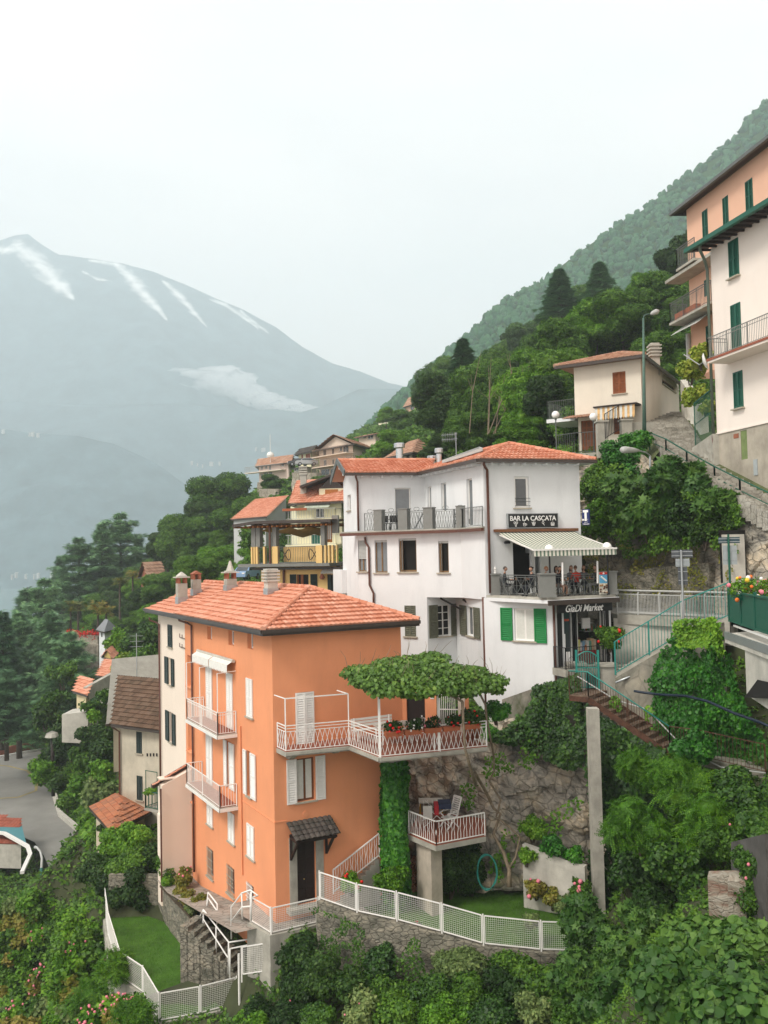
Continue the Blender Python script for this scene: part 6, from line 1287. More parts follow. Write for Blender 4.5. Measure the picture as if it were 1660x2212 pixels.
for i in range(n):a=rp0+Vector((d.x,d.y,0))*(i/n);b=rp0+Vector((d.x,d.y,0))*((i+1)/n);z=zP+dz_*(i+1)/n;mb.hexa([up(a,zP-.2),up(b,zP-.2),up(b+sd*.9,zP-.2),up(a+sd*.9,zP-.2)],[up(a,z),up(b,z),up(b+sd*.9,z),up(a+sd*.9,z)])
mb.build('steps',CONC,sr);railing([rp0+Z*.05,up(rp0+Vector((d.x,d.y,0)),zP+dz_+.1)],1.0,WHITEP,sr,.13,.045,.02,2.2,bottom=.08,style='wave')
dk0,dkL,dkR=at(R4(425,1282),37.8),at(R4(232,1190),39.4),at(R4(777,1212),38.9);zd=dk0.z;dkL=up(dkL,zd);dkR=up(dkR,zd);DK=thing('garden_deck','small raised concrete balcony with white wavy railing in front of the rock','deck',(dk0.x,dk0.y,zP))
bkL,bkR=dkL+Vector((.6,3.2,0)),dkR+Vector((.3,2.6,0));mb=MB();prism(mb,[dkL,dk0,dkR,bkR,bkL],zd-.22,zd-.003);mb.build('slab',CONC,DK);mb=MB();prism(mb,[dkL,dk0,dkR,bkR,bkL],zd,zd+.02);mb.build('floor_tiles',TERRF,DK)
cc=(dk0+bkR)/2;railing([inset(dkL,bkR),inset(dk0,bkR),inset(dkR,bkL)],.98,WHITEP,DK,.15,.045,.02,9,bottom=.08,style='wave')
mb=MB();pts=[at(R4(282,1600),39.6),at(R4(400,1652),38.7),at(R4(440,1640),39.2),at(R4(330,1590),40.4)];pts=[up(G(R4(x,y),zP+.05),0)for x,y in((280,1605),(400,1655),(445,1640),(330,1600))];q0=up(dk0,0)+Vector((-.05,.5,0));q=[up(dkL,0)+Vector((.35,.1,0)),q0+Vector((-.12,.1,0)),q0+Vector((.35,.4,0)),up(dkL,0)+Vector((1.0,.8,0))];prism(mb,q,zP-.1,zd-.22);mb.build('support_wall',mat('beige_support',(.50,.44,.36),.9,.2,2,.4,30,stain=.5),DK)
p=G(R4(520,1150),zd+.02);t=thing('garden_chair','white plastic reclining garden chair on the raised balcony','chair',(0,0,0));mb=MB()
mb.box(-.24,.24,-.26,.26,.40,.44);mb.build('seat',WHITEP,t);mb=MB()
for i in range(9):z=.48+i*.085;y=.27+(z-.44)*.32;mb.box(-.23,.23,y,y+.03,z,z+.055)
for x in(-.24,.24):mb.bar((x,.26,.42),(x,.53,1.24),.045)
mb.bar((-.24,.53,1.24),(.24,.53,1.24),.05);mb.build('backrest',WHITEP,t)
for x in(-.27,.27):
 mb=MB();mb.bar((x,-.25,.66),(x,.3,.68),.06,.03);mb.build('armrest',WHITEP,t);mb=MB();mb.bar((x,-.28,.64),(x,.30,0),.045);mb.build('leg',WHITEP,t);mb=MB();mb.bar((x,.22,.5),(x,-.30,0),.045);mb.build('leg',WHITEP,t)
t.location=p;t.rotation_euler=(0,0,R(-55))
p=G(R4(440,1110),zd+.02)+Vector((-.2,.8,0));t=thing('garden_table','old yellow wooden table on the raised balcony','table',tuple(p));mb=MB();mb.box(p.x-.6,p.x+.5,p.y-.4,p.y+.4,zd+.70,zd+.74);mb.build('table_top',CONC2,t)
for x in(-.55,.45):
 for y in(-.35,.35):mb=MB();mb.box(p.x+x-.03,p.x+x+.03,p.y+y-.03,p.y+y+.03,zd+.02,zd+.70);mb.build('leg',mat('yellow_wood',(.45,.28,.06),.7,.2,6),t)
p=up(dkL,zd)+Vector((1.3,1.3,0));t=thing('drying_rack','folding clothes airer with dark and red laundry on the raised balcony','clothes airer',tuple(p));mb=MB()
for s in(-.5,.5):mb.bar(p+Vector((-.6,s,.02)),p+Vector((.5,s,.95)),.02);mb.bar(p+Vector((.6,s,.02)),p+Vector((-.5,s,.95)),.02)
for i in range(8):mb.bar(p+Vector((-.75+i*.2,-.5,.95)),p+Vector((-.75+i*.2,.5,.95)),.012)
mb.build('frame',WHITEP,t);mb=MB();mb.box(p.x+.1,p.x+.65,p.y-.52,p.y+.3,p.z+.80,p.z+1.02);mb.build('laundry',mat('navy_cloth',(.03,.04,.08),.9,.2,9),t);mb=MB();mb.box(p.x-.1,p.x+.09,p.y-.52,p.y+.2,p.z+.55,p.z+.97);mb.build('laundry',mat('red_cloth',(.45,.03,.04),.9,.2,9),t)
mb=MB();mb.box(p.x-.6,p.x-.2,p.y-.53,p.y-.48,p.z+.4,p.z+.96);mb.build('laundry',CURT,t)
t=thing('firewood_stack','stack of cut logs beside the ivy column','firewood',tuple(G(R4(245,1600),zP)));c=G(R4(240,1610),zP);lg=0
for i in range(5):
 for j in range(11):mb=MB();r=rnd.uniform(.055,.08);q=c+Vector((.0+i*.15-.25+(j%2)*.07,0,.08+j*.135));mb.tube([q,q+Vector((.08,.5,0))],r,7);mb.build('log',WOOD,t)
c=at(R4(785,1460),39.3);mb=MB();mb.tube([c+Vector((.42*math.cos(a)*(1+.06*math.sin(a*3.1)),.06*math.sin(a*1.7),.78*math.sin(a)*(1+.05*math.cos(a*2.3))*(1 if math.sin(a)<0 else .9)))for a in[k*.35 for k in range(110)]],.018,5)
mb.tube([c+Vector((.2,-.1,-.75)),up(G(R4(860,1560),zP),zP+.05),up(G(R4(930,1550),zP),zP+.05)],.018,5);tag(mb.build('garden_hose',TEAL),'coiled turquoise garden hose hanging on the rock','hose')
# ================================================================ RIGHT BANK: rock, stairs, road, pink houses
def rockface(name,rows,label,m=ROCK,amp=.55,sub=14,fs=.55,blocky=.5,seed=0.,cat='rock face',kind='structure'):
 G_=[[at(p,Y)for p,Y in row]for row in rows];nr,nc=len(G_),len(G_[0]);V=[];F_=[];W_=(nc-1)*sub+1
 for i in range((nr-1)*sub+1):
  a,t=min(i//sub,nr-2),0;t=i/sub-a
  for j in range(W_):
   b=min(j//sub,nc-2);s=j/sub-b;p=(G_[a][b]*(1-s)+G_[a][b+1]*s)*(1-t)+(G_[a+1][b]*(1-s)+G_[a+1][b+1]*s)*t
   q=Vector((p.x*fs+seed,p.y*fs,p.z*fs*1.25+p.x*.25));c=mnoise.voronoi(q*1.3)[0];k=(c[1]-c[0])*blocky+mnoise.fractal(q*1.7,.9,2.2,5)*.42+mnoise.cell(q*1.4)*.12
   V.append(tuple(p+Vector((0,-1,.15))*amp*k))
 for i in range((nr-1)*sub):
  for j in range(W_-1):x=i*W_+j;F_.append((x,x+1,x+W_+1,x+W_))
 mb=MB();mb.v=V;mb.f=F_;o=mb.build(name,m);tag(o,None if kind else label,None if kind else cat,None,kind);return o
rockface('rock_cliff',[[((870,1600),44.5),((960,1590),44),((1060,1560),43.2),((1160,1540),43),((1290,1520),42.5)],[((870,1700),44),((960,1700),43.2),((1060,1700),41.8),((1160,1690),41.6),((1300,1680),41.5)],
                       [((870,1800),43.5),((960,1790),42.8),((1060,1790),41.0),((1160,1790),41.2),((1320,1800),40.5)],[((880,1950),43),((960,1935),42),((1060,1925),40.3),((1160,1925),40.4),((1340,1960),39.5)]],None,amp=.9,sub=22)
rockface('road_cliff',[[((1240,1010),55),((1380,985),52),((1500,1040),47),((1600,1100),43.2),((1760,1165),39)],[((1250,1150),54),((1380,1150),51.5),((1500,1150),46.5),((1600,1190),42.9),((1760,1220),38.5)],[((1270,1345),53),((1380,1345),50.5),((1500,1345),46),((1600,1345),42.5),((1760,1370),38)]],None,amp=1.3,sub=20)
WM=mat_rock('mossy_concrete_wall',(.12,.13,.08),(.24,.23,.19),(.36,.33,.26),.7,.5,(1,1,.6),.2)
wallrun('cliff_foot_wall',[at(PP(1260,1262),51.5),at(PP(1420,1225),48.5),at(PP(1540,1215),44.5)],[3,3,3],.5,RUBBLE,'low stone wall at the foot of the cliff behind the road')
wallrun('slope_wall',[at(PP(1088,1510),43.6),at(PP(1196,1472),42.4),at(PP(1250,1455),41.9)],[4.5,4.5,4.2],.4,WM,'sloping old wall below the white house with a rendered coping')
wallrun('garden_side_wall',[at(R4(1040,1265),39.3),at(R4(1475,1420),37.9)],[3.1,2.4],.3,CONC2,'pale stained concrete wall at the right end of the garden',rough=.02)
c0=at(PP(1281,1545),37.9);mb=MB();mb.box(c0.x-.22,c0.x+.22,c0.y-.26,c0.y+.26,-16,c0.z+.3)
for k in range(9):z=c0.z-k*.9;mb.box(c0.x-.225,c0.x+.225,c0.y-.265,c0.y+.265,z-.02,z)
tag(mb.build('concrete_column',mat('streaked_column_concrete',(.42,.40,.345),.95,.3,1.3,.8,14,stain=.7)),'tall square concrete column standing at the right end of the garden','column')
RUST=mat('rusty_iron',(.095,.045,.028),.85,.5,6,.4);SD0,SD1=at(R3(150,1290),40.3),at(R3(915,1725),37.6);SR=thing('rusty_stair','rusty iron stair with a thin blue-green handrail descending from the gate','stairs',tuple(SD1));d=SD1-SD0;dh=Vector((d.x,d.y,0)).normalized();sd=Vector((-dh.y,dh.x,0));sd=sd if sd.y>0 else-sd;n=11;fl_=.22
mb=MB();fa=SD0+dh*.9
mb.hexa([SD0-Z*.14,fa-Z*.14,fa+sd*2.0-Z*.14,SD0+sd*2.0-Z*.14],[SD0,fa,fa+sd*2.0,SD0+sd*2.0]);dz2=SD1.z-SD0.z;L_=Vector((SD1.x-fa.x,SD1.y-fa.y,0)).length
for i in range(n):a=fa+dh*(L_*i/n);z=SD0.z+dz2*(i+1)/n;b=a+dh*(L_/n+.04);mb.hexa([up(a,z-.2),up(b,z-.2),up(b+sd*1.5,z-.2),up(a+sd*1.5,z-.2)],[up(a,z),up(b,z),up(b+sd*1.5,z),up(a+sd*1.5,z)])
mb.build('steps',mat('leafy_brown_steps',(.17,.12,.085),1,.5,3,.5),SR);mb=MB()
for o__ in(0,1.5):mb.bar(SD0+sd*o__-Z*.15,fa+sd*o__-Z*.15,.06,.22);mb.bar(fa+sd*o__-Z*.15,SD1+sd*o__-Z*.12,.06,.25)
mb.build('stringer',RUST,SR);SD2=at(R3(1640,1880),34.5);e0=at(R3(1135,1760),36.2)
railing([SD0,fa,SD1],1.05,RUST,SR,.13,.0,.016,2.4,bottom=.04,top=False);mb=MB();mb.tube([SD0+Z*1.05,fa+Z*1.06,SD1+Z*1.05],.028,6);mb.build('handrail',TEAL,SR,True)
railing([SD1,e0,SD2],1.05,RUST,SR,.15,.03,.014,2.4,bottom=.04);mb=MB();w2=Vector((.8,1.4,0));mb.hexa([p-Z*.3 for p in(SD1,SD2,SD2+w2,SD1+w2)],[SD1,SD2,SD2+w2,SD1+w2]);mb.build('walkway',WM,SR)
mb=MB();mb.tube([at(R3(210,1150),40.8),at(R3(500,1330),40),at(R3(740,1400),39.2),at(R3(950,1620),38),at(R3(1120,1750),36.5),at(R3(1300,1840),35.5),at(R3(1640,1885),34.4)],.03,6);tag(mb.build('water_pipe',GREYR,None,True),'thin pale pipe running down beside the rusty stair','pipe')
gY=41.4;GA=thing('green_gate','arched turquoise iron gate between two stone piers by the shop','gate',tuple(at(R3(290,1240),gY)));ga,gb_=at(R3(208,1250),gY),at(R3(374,1250),gY);gh=at(R3(208,950),gY).z-ga.z
mb=MB();mb.bar(ga,ga+Z*gh,.09);mb.bar(gb_,gb_+Z*gh,.09);mb.build('gate_post',TEAL,GA);mb=MB()
for i in range(1,9):p=ga.lerp(gb_,i/9);t=i/9;mb.bar(p+Z*.1,p+Z*(gh*.82+.26*math.sin(math.pi*t)),.025)
mb.tube([ga.lerp(gb_,t/8)+Z*(gh*.82+.26*math.sin(math.pi*t/8))for t in range(9)],.03,5);mb.bar(ga+Z*gh*.55,gb_+Z*gh*.55,.04);mb.bar(ga+Z*.1,gb_+Z*.1,.04);mb.build('bars',TEAL,GA)
for k,Y,h,lab in(((200,1045),42.2,1.5,'square stone gate pier nearer the shop'),((428,1052),41.8,2.3,'square stone gate pier at the foot of the green stair')):
 p=at(R3(*k),Y);mb=MB();mb.box(p.x-.36,p.x+.36,p.y-.3,p.y+.4,p.z-h-1,p.z-.12);mb.box(p.x-.44,p.x+.44,p.y-.38,p.y+.48,p.z-.119,p.z);tag(mb.build('gate_pier',CONC),lab,'pier')
sA,sB,sC=at(R3(500,1140),41.3),at(R3(1020,832),40.2),at(R3(1365,705),39.4);zr=at(PP(1335,1327),44.0).z
st=thing('green_stair','concrete stair with turquoise railing climbing from the gate to the road','stairs',tuple(sA));mb=MB();tot=18;pts=[]
for i in range(tot):
 t0,t1=i/tot,(i+1)/tot;f=lambda t:sA.lerp(sB,t/.62)if t<.62 else sB.lerp(sC,(t-.62)/.38);a,b=f(t0),f(t1);z=b.z;dd=Vector((b.x-a.x,b.y-a.y,0)).normalized();s2=Vector((-dd.y,dd.x,0));mb.hexa([up(a,z-1.1),up(b,z-1.1),up(b+s2*1.3,z-1.1),up(a+s2*1.3,z-1.1)],[up(a,z),up(b,z),up(b+s2*1.3,z),up(a+s2*1.3,z)])
mb.build('steps',CONC,st);railing([sA,sB,sC+Z*.02],1.5,TEAL,st,.16,.05,.02,1.75,bottom=.1,post_r=.04)
mb=MB();mb.tube([at(R3(500,1198),40.8),at(R3(640,1140),41),at(R3(800,1040),41.4),at(R3(940,950),41.8)],.05,6);tag(mb.build('conduit',GALV,None,True),'grey conduit running up the wall under the green stair','pipe')
mb=MB();mb.tube([at(R3(640,1262),39),at(R3(720,1275),39),at(R3(830,1288),38.5),at(R3(1040,1300),36.5),at(R3(1200,1340),35.2),at(R3(1400,1430),33.8),at(R3(1600,1500),32.4),at(R3(1690,1540),31.8)],.055,7);tag(mb.build('black_hose',mat('dark_blue_hose',(.012,.022,.04),.4,.2,3),None,True),'thick dark blue-black pipe crossing the ivy wall','pipe')
wallrun('stair_side_wall',[sA-Z*.12,sB-Z*.12,at(PP(1560,1345),38.6)],[4.0,6,5.5],.35,WM,'stained ivy-grown wall beneath the green stair')
wallrun('road_retaining_wall',[at(PP(1330,1335),44.3),at(PP(1440,1342),42.5),at(PP(1590,1352),40)],[4,4,4],.4,CONC2,'plain concrete wall holding up the road beside the shop',rough=.02)
rA,rB=at(PP(1334,1327),44.0),at(PP(1578,1338),39.7);mb=MB();mb.hexa([rA-Z*.45,rB-Z*.45,rB-Z*.45+Vector((0,1.2,0)),rA-Z*.45+Vector((0,1.2,0))],[rA,rB,rB+Vector((0,1.2,0)),rA+Vector((0,1.2,0))]);tag(mb.build('road_kerb_beam',CONC),kind='structure')
mb=MB();q=[rA,rB,at(PP(1800,1420),33),Vector((26,30,zr)),Vector((24,38,zr)),Vector((18,45,zr)),Vector((12,55,zr)),Vector((11,50,zr))];mb.poly([up(p,zr-.06)for p in q]);tag(mb.build('village_road',ASPH),kind='structure')
RR=thing('road_railing','pale grey steel railing along the road beside the bar terrace','railing',tuple(rA));r0,r1=rA+Vector((.05,.12,0)),rB+Vector((0,.12,0));n=5
for i in range(n+1):mb=MB();p=r0.lerp(r1,i/n);mb.tube([p,p+Z*.98,p+Z*1.15+Vector((.08,0,0))],.045,6);mb.build('post',GREYR,RR)
mb=MB();mb.tube([r0+Z*1.16,r1+Z*1.16],.045,8);mb.build('handrail',GREYR,RR);mb=MB();mb.bar(r0+Z*.98,r1+Z*.98,.05);mb.bar(r0+Z*.12,r1+Z*.12,.06,.09);n=74
for i in range(n):p=r0.lerp(r1,(i+.5)/n);mb.bar(p+Z*.12,p+Z*.98,.052,.014,up=(1,0,0))
mb.build('slats',GREYR,RR)
def signpost(p0,h,boards,label,mpost=GALV):
 t=thing('road_sign',label,'road sign',tuple(p0));mb=MB();mb.tube([p0,p0+Z*h],.05,8);mb.build('post',mpost,t)
 for dx0,dx1,z0,z1,m,yb in boards:
  mb=MB();mb.box(p0.x+dx0,p0.x+dx1,p0.y+yb,p0.y+yb+.03,p0.z+z0,p0.z+z1);b_=mb.build('sign_panel',m,t);mb=MB()
  for k in(.25,.75):zz=p0.z+z0+(z1-z0)*k;mb.box(p0.x+dx0,p0.x+dx1,p0.y+yb-.012,p0.y+yb-.001,zz-.015,zz+.015)
  mb.build('rail',GALV,b_)
SGREY=mat('dark_grey_sign_back',(.09,.10,.11),.5,.2,4);SBL=mat('blue_grey_sign_back',(.045,.085,.10),.5,.15,4);SLG=mat('light_sign_back',(.36,.40,.41),.5,.1,4)
p0=at(R3(1020,832),39.6);k=pxm(39.6)*.54/1.8993
signpost(p0,640*k,[(-70*k,90*k,580*k,640*k,SGREY,.06),(-40*k,65*k,512*k,572*k,SLG,.06),(-24*k,46*k,375*k,508*k,SGREY,.06)],'tall road sign with three dark panels seen from behind at the green stair')
p0=at(R3(1372,492),40.2);k=pxm(40.2)*.54/1.8993
signpost(p0,420*k,[(-72*k,90*k,352*k,398*k,SBL,.06),(-42*k,65*k,190*k,335*k,SLG,.06)],'blue and grey road sign seen from behind against the cliff',DKGREEN)
p0=at(R3(1410,440),42.0);mb=MB();mb.box(p0.x-.52,p0.x+.50,p0.y,p0.y+.12,p0.z,p0.z+2.25);tag(mb.build('white_board',CONC2),'tall whitish door-like board leaning against the cliff behind the road sign','board')
mb=MB();mb.box(p0.x-.6,p0.x+.6,p0.y+.15,p0.y+.2,p0.z,p0.z+2.45);tag(mb.build('dark_niche',DARK),'dark arched opening in the cliff behind the board','niche')
b0,b1=at(R3(1368,735),33.5),at(R3(1700,850),26.5);BP=thing('bridge_parapet','solid dark green metal parapet of the bridge at the right edge','parapet',tuple(b0));hh2=at(R3(1368,505),33.5).z-b0.z;mb=MB();dv=(b1-b0).normalized();n=40
for i in range(n):a,b=b0.lerp(b1,i/n),b0.lerp(b1,(i+.93)/n);mb.bar((a+Z*(hh2*.5)),(b+Z*(hh2*.5)),.02,hh2*.92)
pn_=mb.build('panel',DKGREEN,BP);mb=MB();mb.bar(b0+Z*hh2,b1+Z*hh2,.1,.06);mb.bar(b0+Z*.05,b1+Z*.05,.08,.06);mb.build('rail',DKGREEN,BP)
for t in(.0,.33,.66):mb=MB();p=b0.lerp(b1,t);mb.bar(p,p+Z*(hh2+.12),.09);mb.build('post',DKGREEN,BP)
mb=MB();ab0,ab1=at(R3(1400,765),33.0),at(R3(1720,880),26.0);mb.bar(ab0,ab1,.05,.06);mb.build('white_edge',WHITEP,BP)
d0,d1=at(R3(1330,830),32.6),at(R3(1720,965),25.4);mb=MB();mb.hexa([d0-Z*.3,d1-Z*.3,d1-Z*.3+Vector((2.5,1.5,0)),d0-Z*.3+Vector((2.5,1.5,0))],[d0+Z*.02,d1+Z*.02,d1+Z*.02+Vector((2.5,1.5,0)),d0+Z*.02+Vector((2.5,1.5,0))])
BG=thing('bridge_abutment','concrete end of the bridge with a dark cable duct at the right edge','bridge',tuple(d0));mb.build('deck_edge',CONC2,BG);mb=MB();mb.bar(d0-Vector((0,.02,.02)),d1-Vector((0,.02,.02)),.05,.26);mb.build('steel_strip',GALV,BG);mb=MB()
for i in range(12):p=d0.lerp(d1,i/12)-Vector((0,.05,.02));mb.box(p.x-.03,p.x+.03,p.y-.03,p.y,p.z-.12,p.z+.12)
mb.build('clamp',GALV,BG);q0,q1=at(R3(1482,920),29.6),at(R3(1740,1010),25.6);zb1=at(R3(1482,1290),29.6).z;mb=MB();dd=Vector((1.2,2.0,0));mb.hexa([up(q0,zb1),up(q1,zb1),up(q1,zb1)+dd,up(q0,zb1)+dd],[q0,q1,q1+dd,q0+dd]);mb.build('abutment_wall',CONC2,BG)
f0,f1=at(R3(1590,1165),27.9),at(R3(1700,1190),26.2);g0_,g1_=at(R3(1490,1300),29.3),at(R3(1700,1310),26.2);mb=MB();o_2=Vector((-.15,-.25,0));mb.poly([f0+o_2,f1+o_2,g1_+o_2,g0_+o_2]);mb.build('dark_duct',DARK,BG)
c=at(R3(1500,545),31.2);t=thing('flower_trough','trough of pink, yellow and white petunias on the green bridge parapet','flower box',tuple(c));mb=MB();mb.box(c.x-.5,c.x+.9,c.y-.3,c.y-.02,c.z-.1,c.z+.1);mb.build('trough',DKGREEN,t)
bl=[(c.x-.4+i*.22,c.y-.2,c.z+.25+.12*(i%2),.3,.26,.28)for i in range(7)];Pp,Nn=blob_points(bl,1200,.4);link('foliage',scatter('foliage','quad',Pp,Nn+NR.normal(size=Pp.shape)*.5,.09),LF['light'],t)
for m_,nn_,nm in((FLPINK,12,'pink_flowers'),(FLWHITE,7,'white_flowers'),(FLYEL,6,'yellow_flowers'),(FLORANGE,10,'orange_flowers')):
 mb=MB()
 for i in range(nn_):k_=rnd.randrange(len(Pp));mb.ball(Pp[k_]+Nn[k_]*.1+np.array([0,-.08,0]),rnd.uniform(.05,.09),6,4)
 mb.build(nm,m_,t,True)
sp_=[((1468,893),(1396,897),68),((1490,915),(1400,935),58),((1520,960),(1425,975),52),((1548,1010),(1478,1014),47.2),((1665,1080),(1600,1078),42.6),((1770,1140),(1710,1135),39.6)]
S_=[(at(a,Y*1.0),at(b,Y))for a,b,Y in sp_];SS=thing('stone_staircase','long flight of worn stone steps climbing between the cream and the pink houses','stairs',tuple(S_[-1][1]));mb=MB();nst=44
def lerpS(t):k=min(int(t*5),4);s=t*5-k;return S_[k][0].lerp(S_[k+1][0],s),S_[k][1].lerp(S_[k+1][1],s)
for i in range(nst):
 (a,b),(c,d)=lerpS(i/nst),lerpS((i+1)/nst);z=(a.z+b.z)/2;e=.04*math.sin(i*1.7);c2,d2=c+(c-a)*.12,d+(d-b)*.12;mb.hexa([up(a,z-.9),up(b,z-.9),up(d2,z-.9),up(c2,z-.9)],[up(a,z+e),up(b,z-e),up(d2,z-e),up(c2,z+e)])
mb.build('steps',mat_rock('worn_stone_steps',(.24,.23,.19),(.38,.36,.31),(.50,.48,.42),1.2,.6,(1,1,1),.3),SS)
gp_=[at(PP(1404,972),53.5),at(PP(1440,988),51),at(PP(1485,1017),48.2),at(PP(1545,1052),45.6),at(PP(1600,1082),43.3),at(PP(1665,1115),41),at(PP(1720,1140),39)]
railing(gp_,1.05,DKGREEN,SS,20,.05,.02,2.3,mid=(.5,),bottom=None,post_r=.045)
GRN=mat('mossy_bank',(.10,.12,.05),1,.4,1.5,.5);mb=MB();
for k in range(5):mb.quad(S_[k][0]+Z*.05,S_[k+1][0]+Z*.05,S_[k+1][0]+Vector((1.0,.3,.5)),S_[k][0]+Vector((1.2,.3,.5)));k<2 and mb.quad(S_[k][1]+Z*.0,S_[k+1][1],S_[k+1][1]+Vector((-.9,-.6,-.9)),S_[k][1]+Vector((-.9,-.5,-.9)))
tag(mb.build('grassy_bank',GRN),kind='structure')
y0_=60.0;ca,cb2,cc_=xy((1243,900),61.5),xy((1388,900),59.0),xy((1468,880),70.0);FA,FB2=Fr(ca,cb2),Fr(cb2,cc_);FB2.n=Vector((FB2.u.y,-FB2.u.x,0));CH=thing('cream_house','small cream house with brown tiled roof and wooden shutters above the stairs','house',tuple(ca))
zT=FA.uz(R1(560,460))[1];zM=FA.uz(R1(500,800))[1];zB=FA.uz(R1(300,1010))[1];mb=MB()
hw=[FA.rect(R1(541,523),R1(638,667))];hs=[FB2.rect(R1(897,565),R1(992,665))];wall(mb,FA,0,FA.len,zM-.3,zT+.3,hw);wall(mb,FB2,0,FB2.len,zB-.5,zT+.3,hs);lw=FA.rect(R1(313,870),R1(428,1105));lw2=FA.rect(R1(550,850),R1(618,960));lw=(max(.3,lw[0]),lw[1],lw[2],lw[3])
wall(mb,FA,.2,FA.len,zB-2.5,zM-.3,[lw,lw2]);CRW=mat('ivory_render',(.74,.68,.57),.9,.05,.8,.2,45,stain=.15);mb.quad(FA.pt(0,zM-.3),FA.pt(0,zT+.3),FA.pt(0,zT+.3,-8),FA.pt(0,zM-.3,-8));mb.build('wall',CRW,CH);backing(FA,hw+[lw,lw2],CH);backing(FB2,hs,CH)
pair(FA,hw[0],CH,REDWOOD,-.02);sill(FA,hw[0],CH);window(FB2,hs[0],CH,WOOD,DARK,.12,(1,1));mb=MB();FA.box(mb,lw[0]+.01,lw[1]-.01,lw[2]-.2,lw[3],-.15,-.08);dd_=mb.build('door',REDWOOD,CH);mb=MB()
for i in range(3):
 for j in range(5):u=lw[0]+.14+i*(lw[1]-lw[0]-.15)/3;z=lw[2]+.1+j*(lw[3]-lw[2]-.1)/5;FA.box(mb,u,u+(lw[1]-lw[0])/3-.18,z,z+(lw[3]-lw[2])/5-.12,-.079,-.05)
mb.build('door_panel',WOOD,dd_);pair(FA,lw2,CH,REDWOOD,-.02)
zc=zT+.22;o3=.75;C1,C2,C3=up(ca+FA.n*o3-FA.u*1.1,zc),up(cb2+FA.n*o3+FA.u*.5,zc),up(cc_+FA.u*.5,zc-.1);apx=at(R1(600,383),64.0);apx2=apx-FA.n*4;C4=up(ca-FA.n*10-FA.u*1.1,zc)
mb=MB();tiles(mb,[C1,C2,apx],.38,.26,.06,.045,31,3);mb.poly([C2,C3,apx2,apx]);mb.poly([C4,C1,apx,apx2]);rf3=mb.build('roof',TILEO,CH);mb=MB();ridge(mb,C1,apx,.13);ridge(mb,C2,apx,.13);mb.build('ridge_tiles',TILEO,rf3);gutter([C1-Z*.1,C2-Z*.1,C3-Z*.1],CH,.09)
mb=MB();mb.quad(C1-Z*.12,C2-Z*.12,up(cb2,zc-.1),up(ca,zc-.1));mb.build('soffit',WOOD,CH)
p=at(R1(843,445),64);mb=MB();mb.box(p.x-.3,p.x+.3,p.y-.3,p.y+.3,p.z-1,p.z+.35)
for k in range(4):mb.box(p.x-.42,p.x+.42,p.y-.42,p.y+.42,p.z+.36+k*.24,p.z+.46+k*.24);mb.box(p.x-.3,p.x+.3,p.y-.3,p.y+.3,p.z+.46+k*.24,p.z+.6+k*.24)
mb.build('chimney',CONC2,CH);ws=FA.rect(R1(450,790),R1(735,850));mb=MB();n=16;F_A=mat('orange_striped_awning',(.75,.48,.22),.9,.5,2.5);mb2=MB()
for i in range(n):a,b=ws[0]+(ws[1]-ws[0])*i/n,ws[0]+(ws[1]-ws[0])*(i+1)/n;(mb if i%2 else mb2).poly([FA.pt(a,ws[3],.95),FA.pt(b,ws[3],.95),FA.pt(b,ws[2]+.08,1.0),FA.pt((a+b)/2,ws[2]-.05,1.0),FA.pt(a,ws[2]+.08,1.0)])
an=mb.build('awning',F_A,CH);mb2.build('awning_stripe',CURT,an);mb=MB();FA.box(mb,ws[0]-.1,ws[1]+.15,ws[3],ws[3]+.1,.02,1.05);mb.build('awning_box',DKWOOD,an)
pq_=[FA.pt(-.4,zM-.45,1.4),FA.pt(FA.uz(R1(440,800))[0],zM-.45,1.4),FA.pt(FA.uz(R1(440,800))[0],zM-.1,0),FA.pt(-.4,zM-.1,0)];mb=MB();tiles(mb,pq_,.36,.26,.06,.045,33,3);mb.build('porch_roof',TILEO,CH)
mb=MB();FA.box(mb,-2.1,-.01,zM-.4,zM-.15,-3.5,.0);bl_=mb.build('balcony',WHITE,CH);railing([FA.pt(-.05,zM-.15,-.05),FA.pt(-2.05,zM-.15,-.05),FA.pt(-2.05,zM-.15,-3.4)],1.25,IRON,bl_,.15,.03,.02,3)
fz=at(R1(300,1105),58.5).z;f_=[at(R1(140,1105),59.5),at(R1(285,1105),58.3),at(R1(445,1060),57.8)];f_=[up(p,fz)for p in f_];mb=MB();prism(mb,[f_[0]-Vector((0,.1,0)),f_[1]-Vector((0,.1,0)),f_[2]-Vector((0,.1,0)),Vector((19,58.5,0)),Vector((19,66,0)),Vector((11,66,0))],fz-.35,fz-.003);tag(mb.build('forecourt',CONC),kind='structure')
tag(railing(f_,1.35,IRON,None,.17,.04,.022,2.2),'dark iron railing round the forecourt of the cream house','railing')
globe_lamp(up(f_[0],fz),2.5,.26,'globe lamp at the far left corner of the cream house forecourt','globe lamps of the cream house',IRON);globe_lamp(up(at(R1(410,1060),58),fz),2.1,.26,'globe lamp in front of the panelled wooden door','globe lamps of the cream house',IRON)
for k,lab in(((462,870,1070),'grey stone pillar beside the panelled wooden door'),((635,860,940),'grey stone pillar under the orange striped awning')):
 a,b=at(R1(k[0],k[1]),57.3),at(R1(k[0],k[2]),57.3);mb=MB();mb.box(a.x-.33,a.x+.33,a.y-.3,a.y+.3,b.z-.6,a.z-.1);mb.box(a.x-.4,a.x+.4,a.y-.37,a.y+.37,a.z-.099,a.z);tag(mb.build('stone_pillar',CONC),lab,'pillar')
a,b=at(R1(490,1000),57),at(R1(590,940),57);mb=MB();tag(railing([a,b],1.6,BLACKM,None,.12,.05,.03,3),'black stair gate between the two stone pillars','gate')
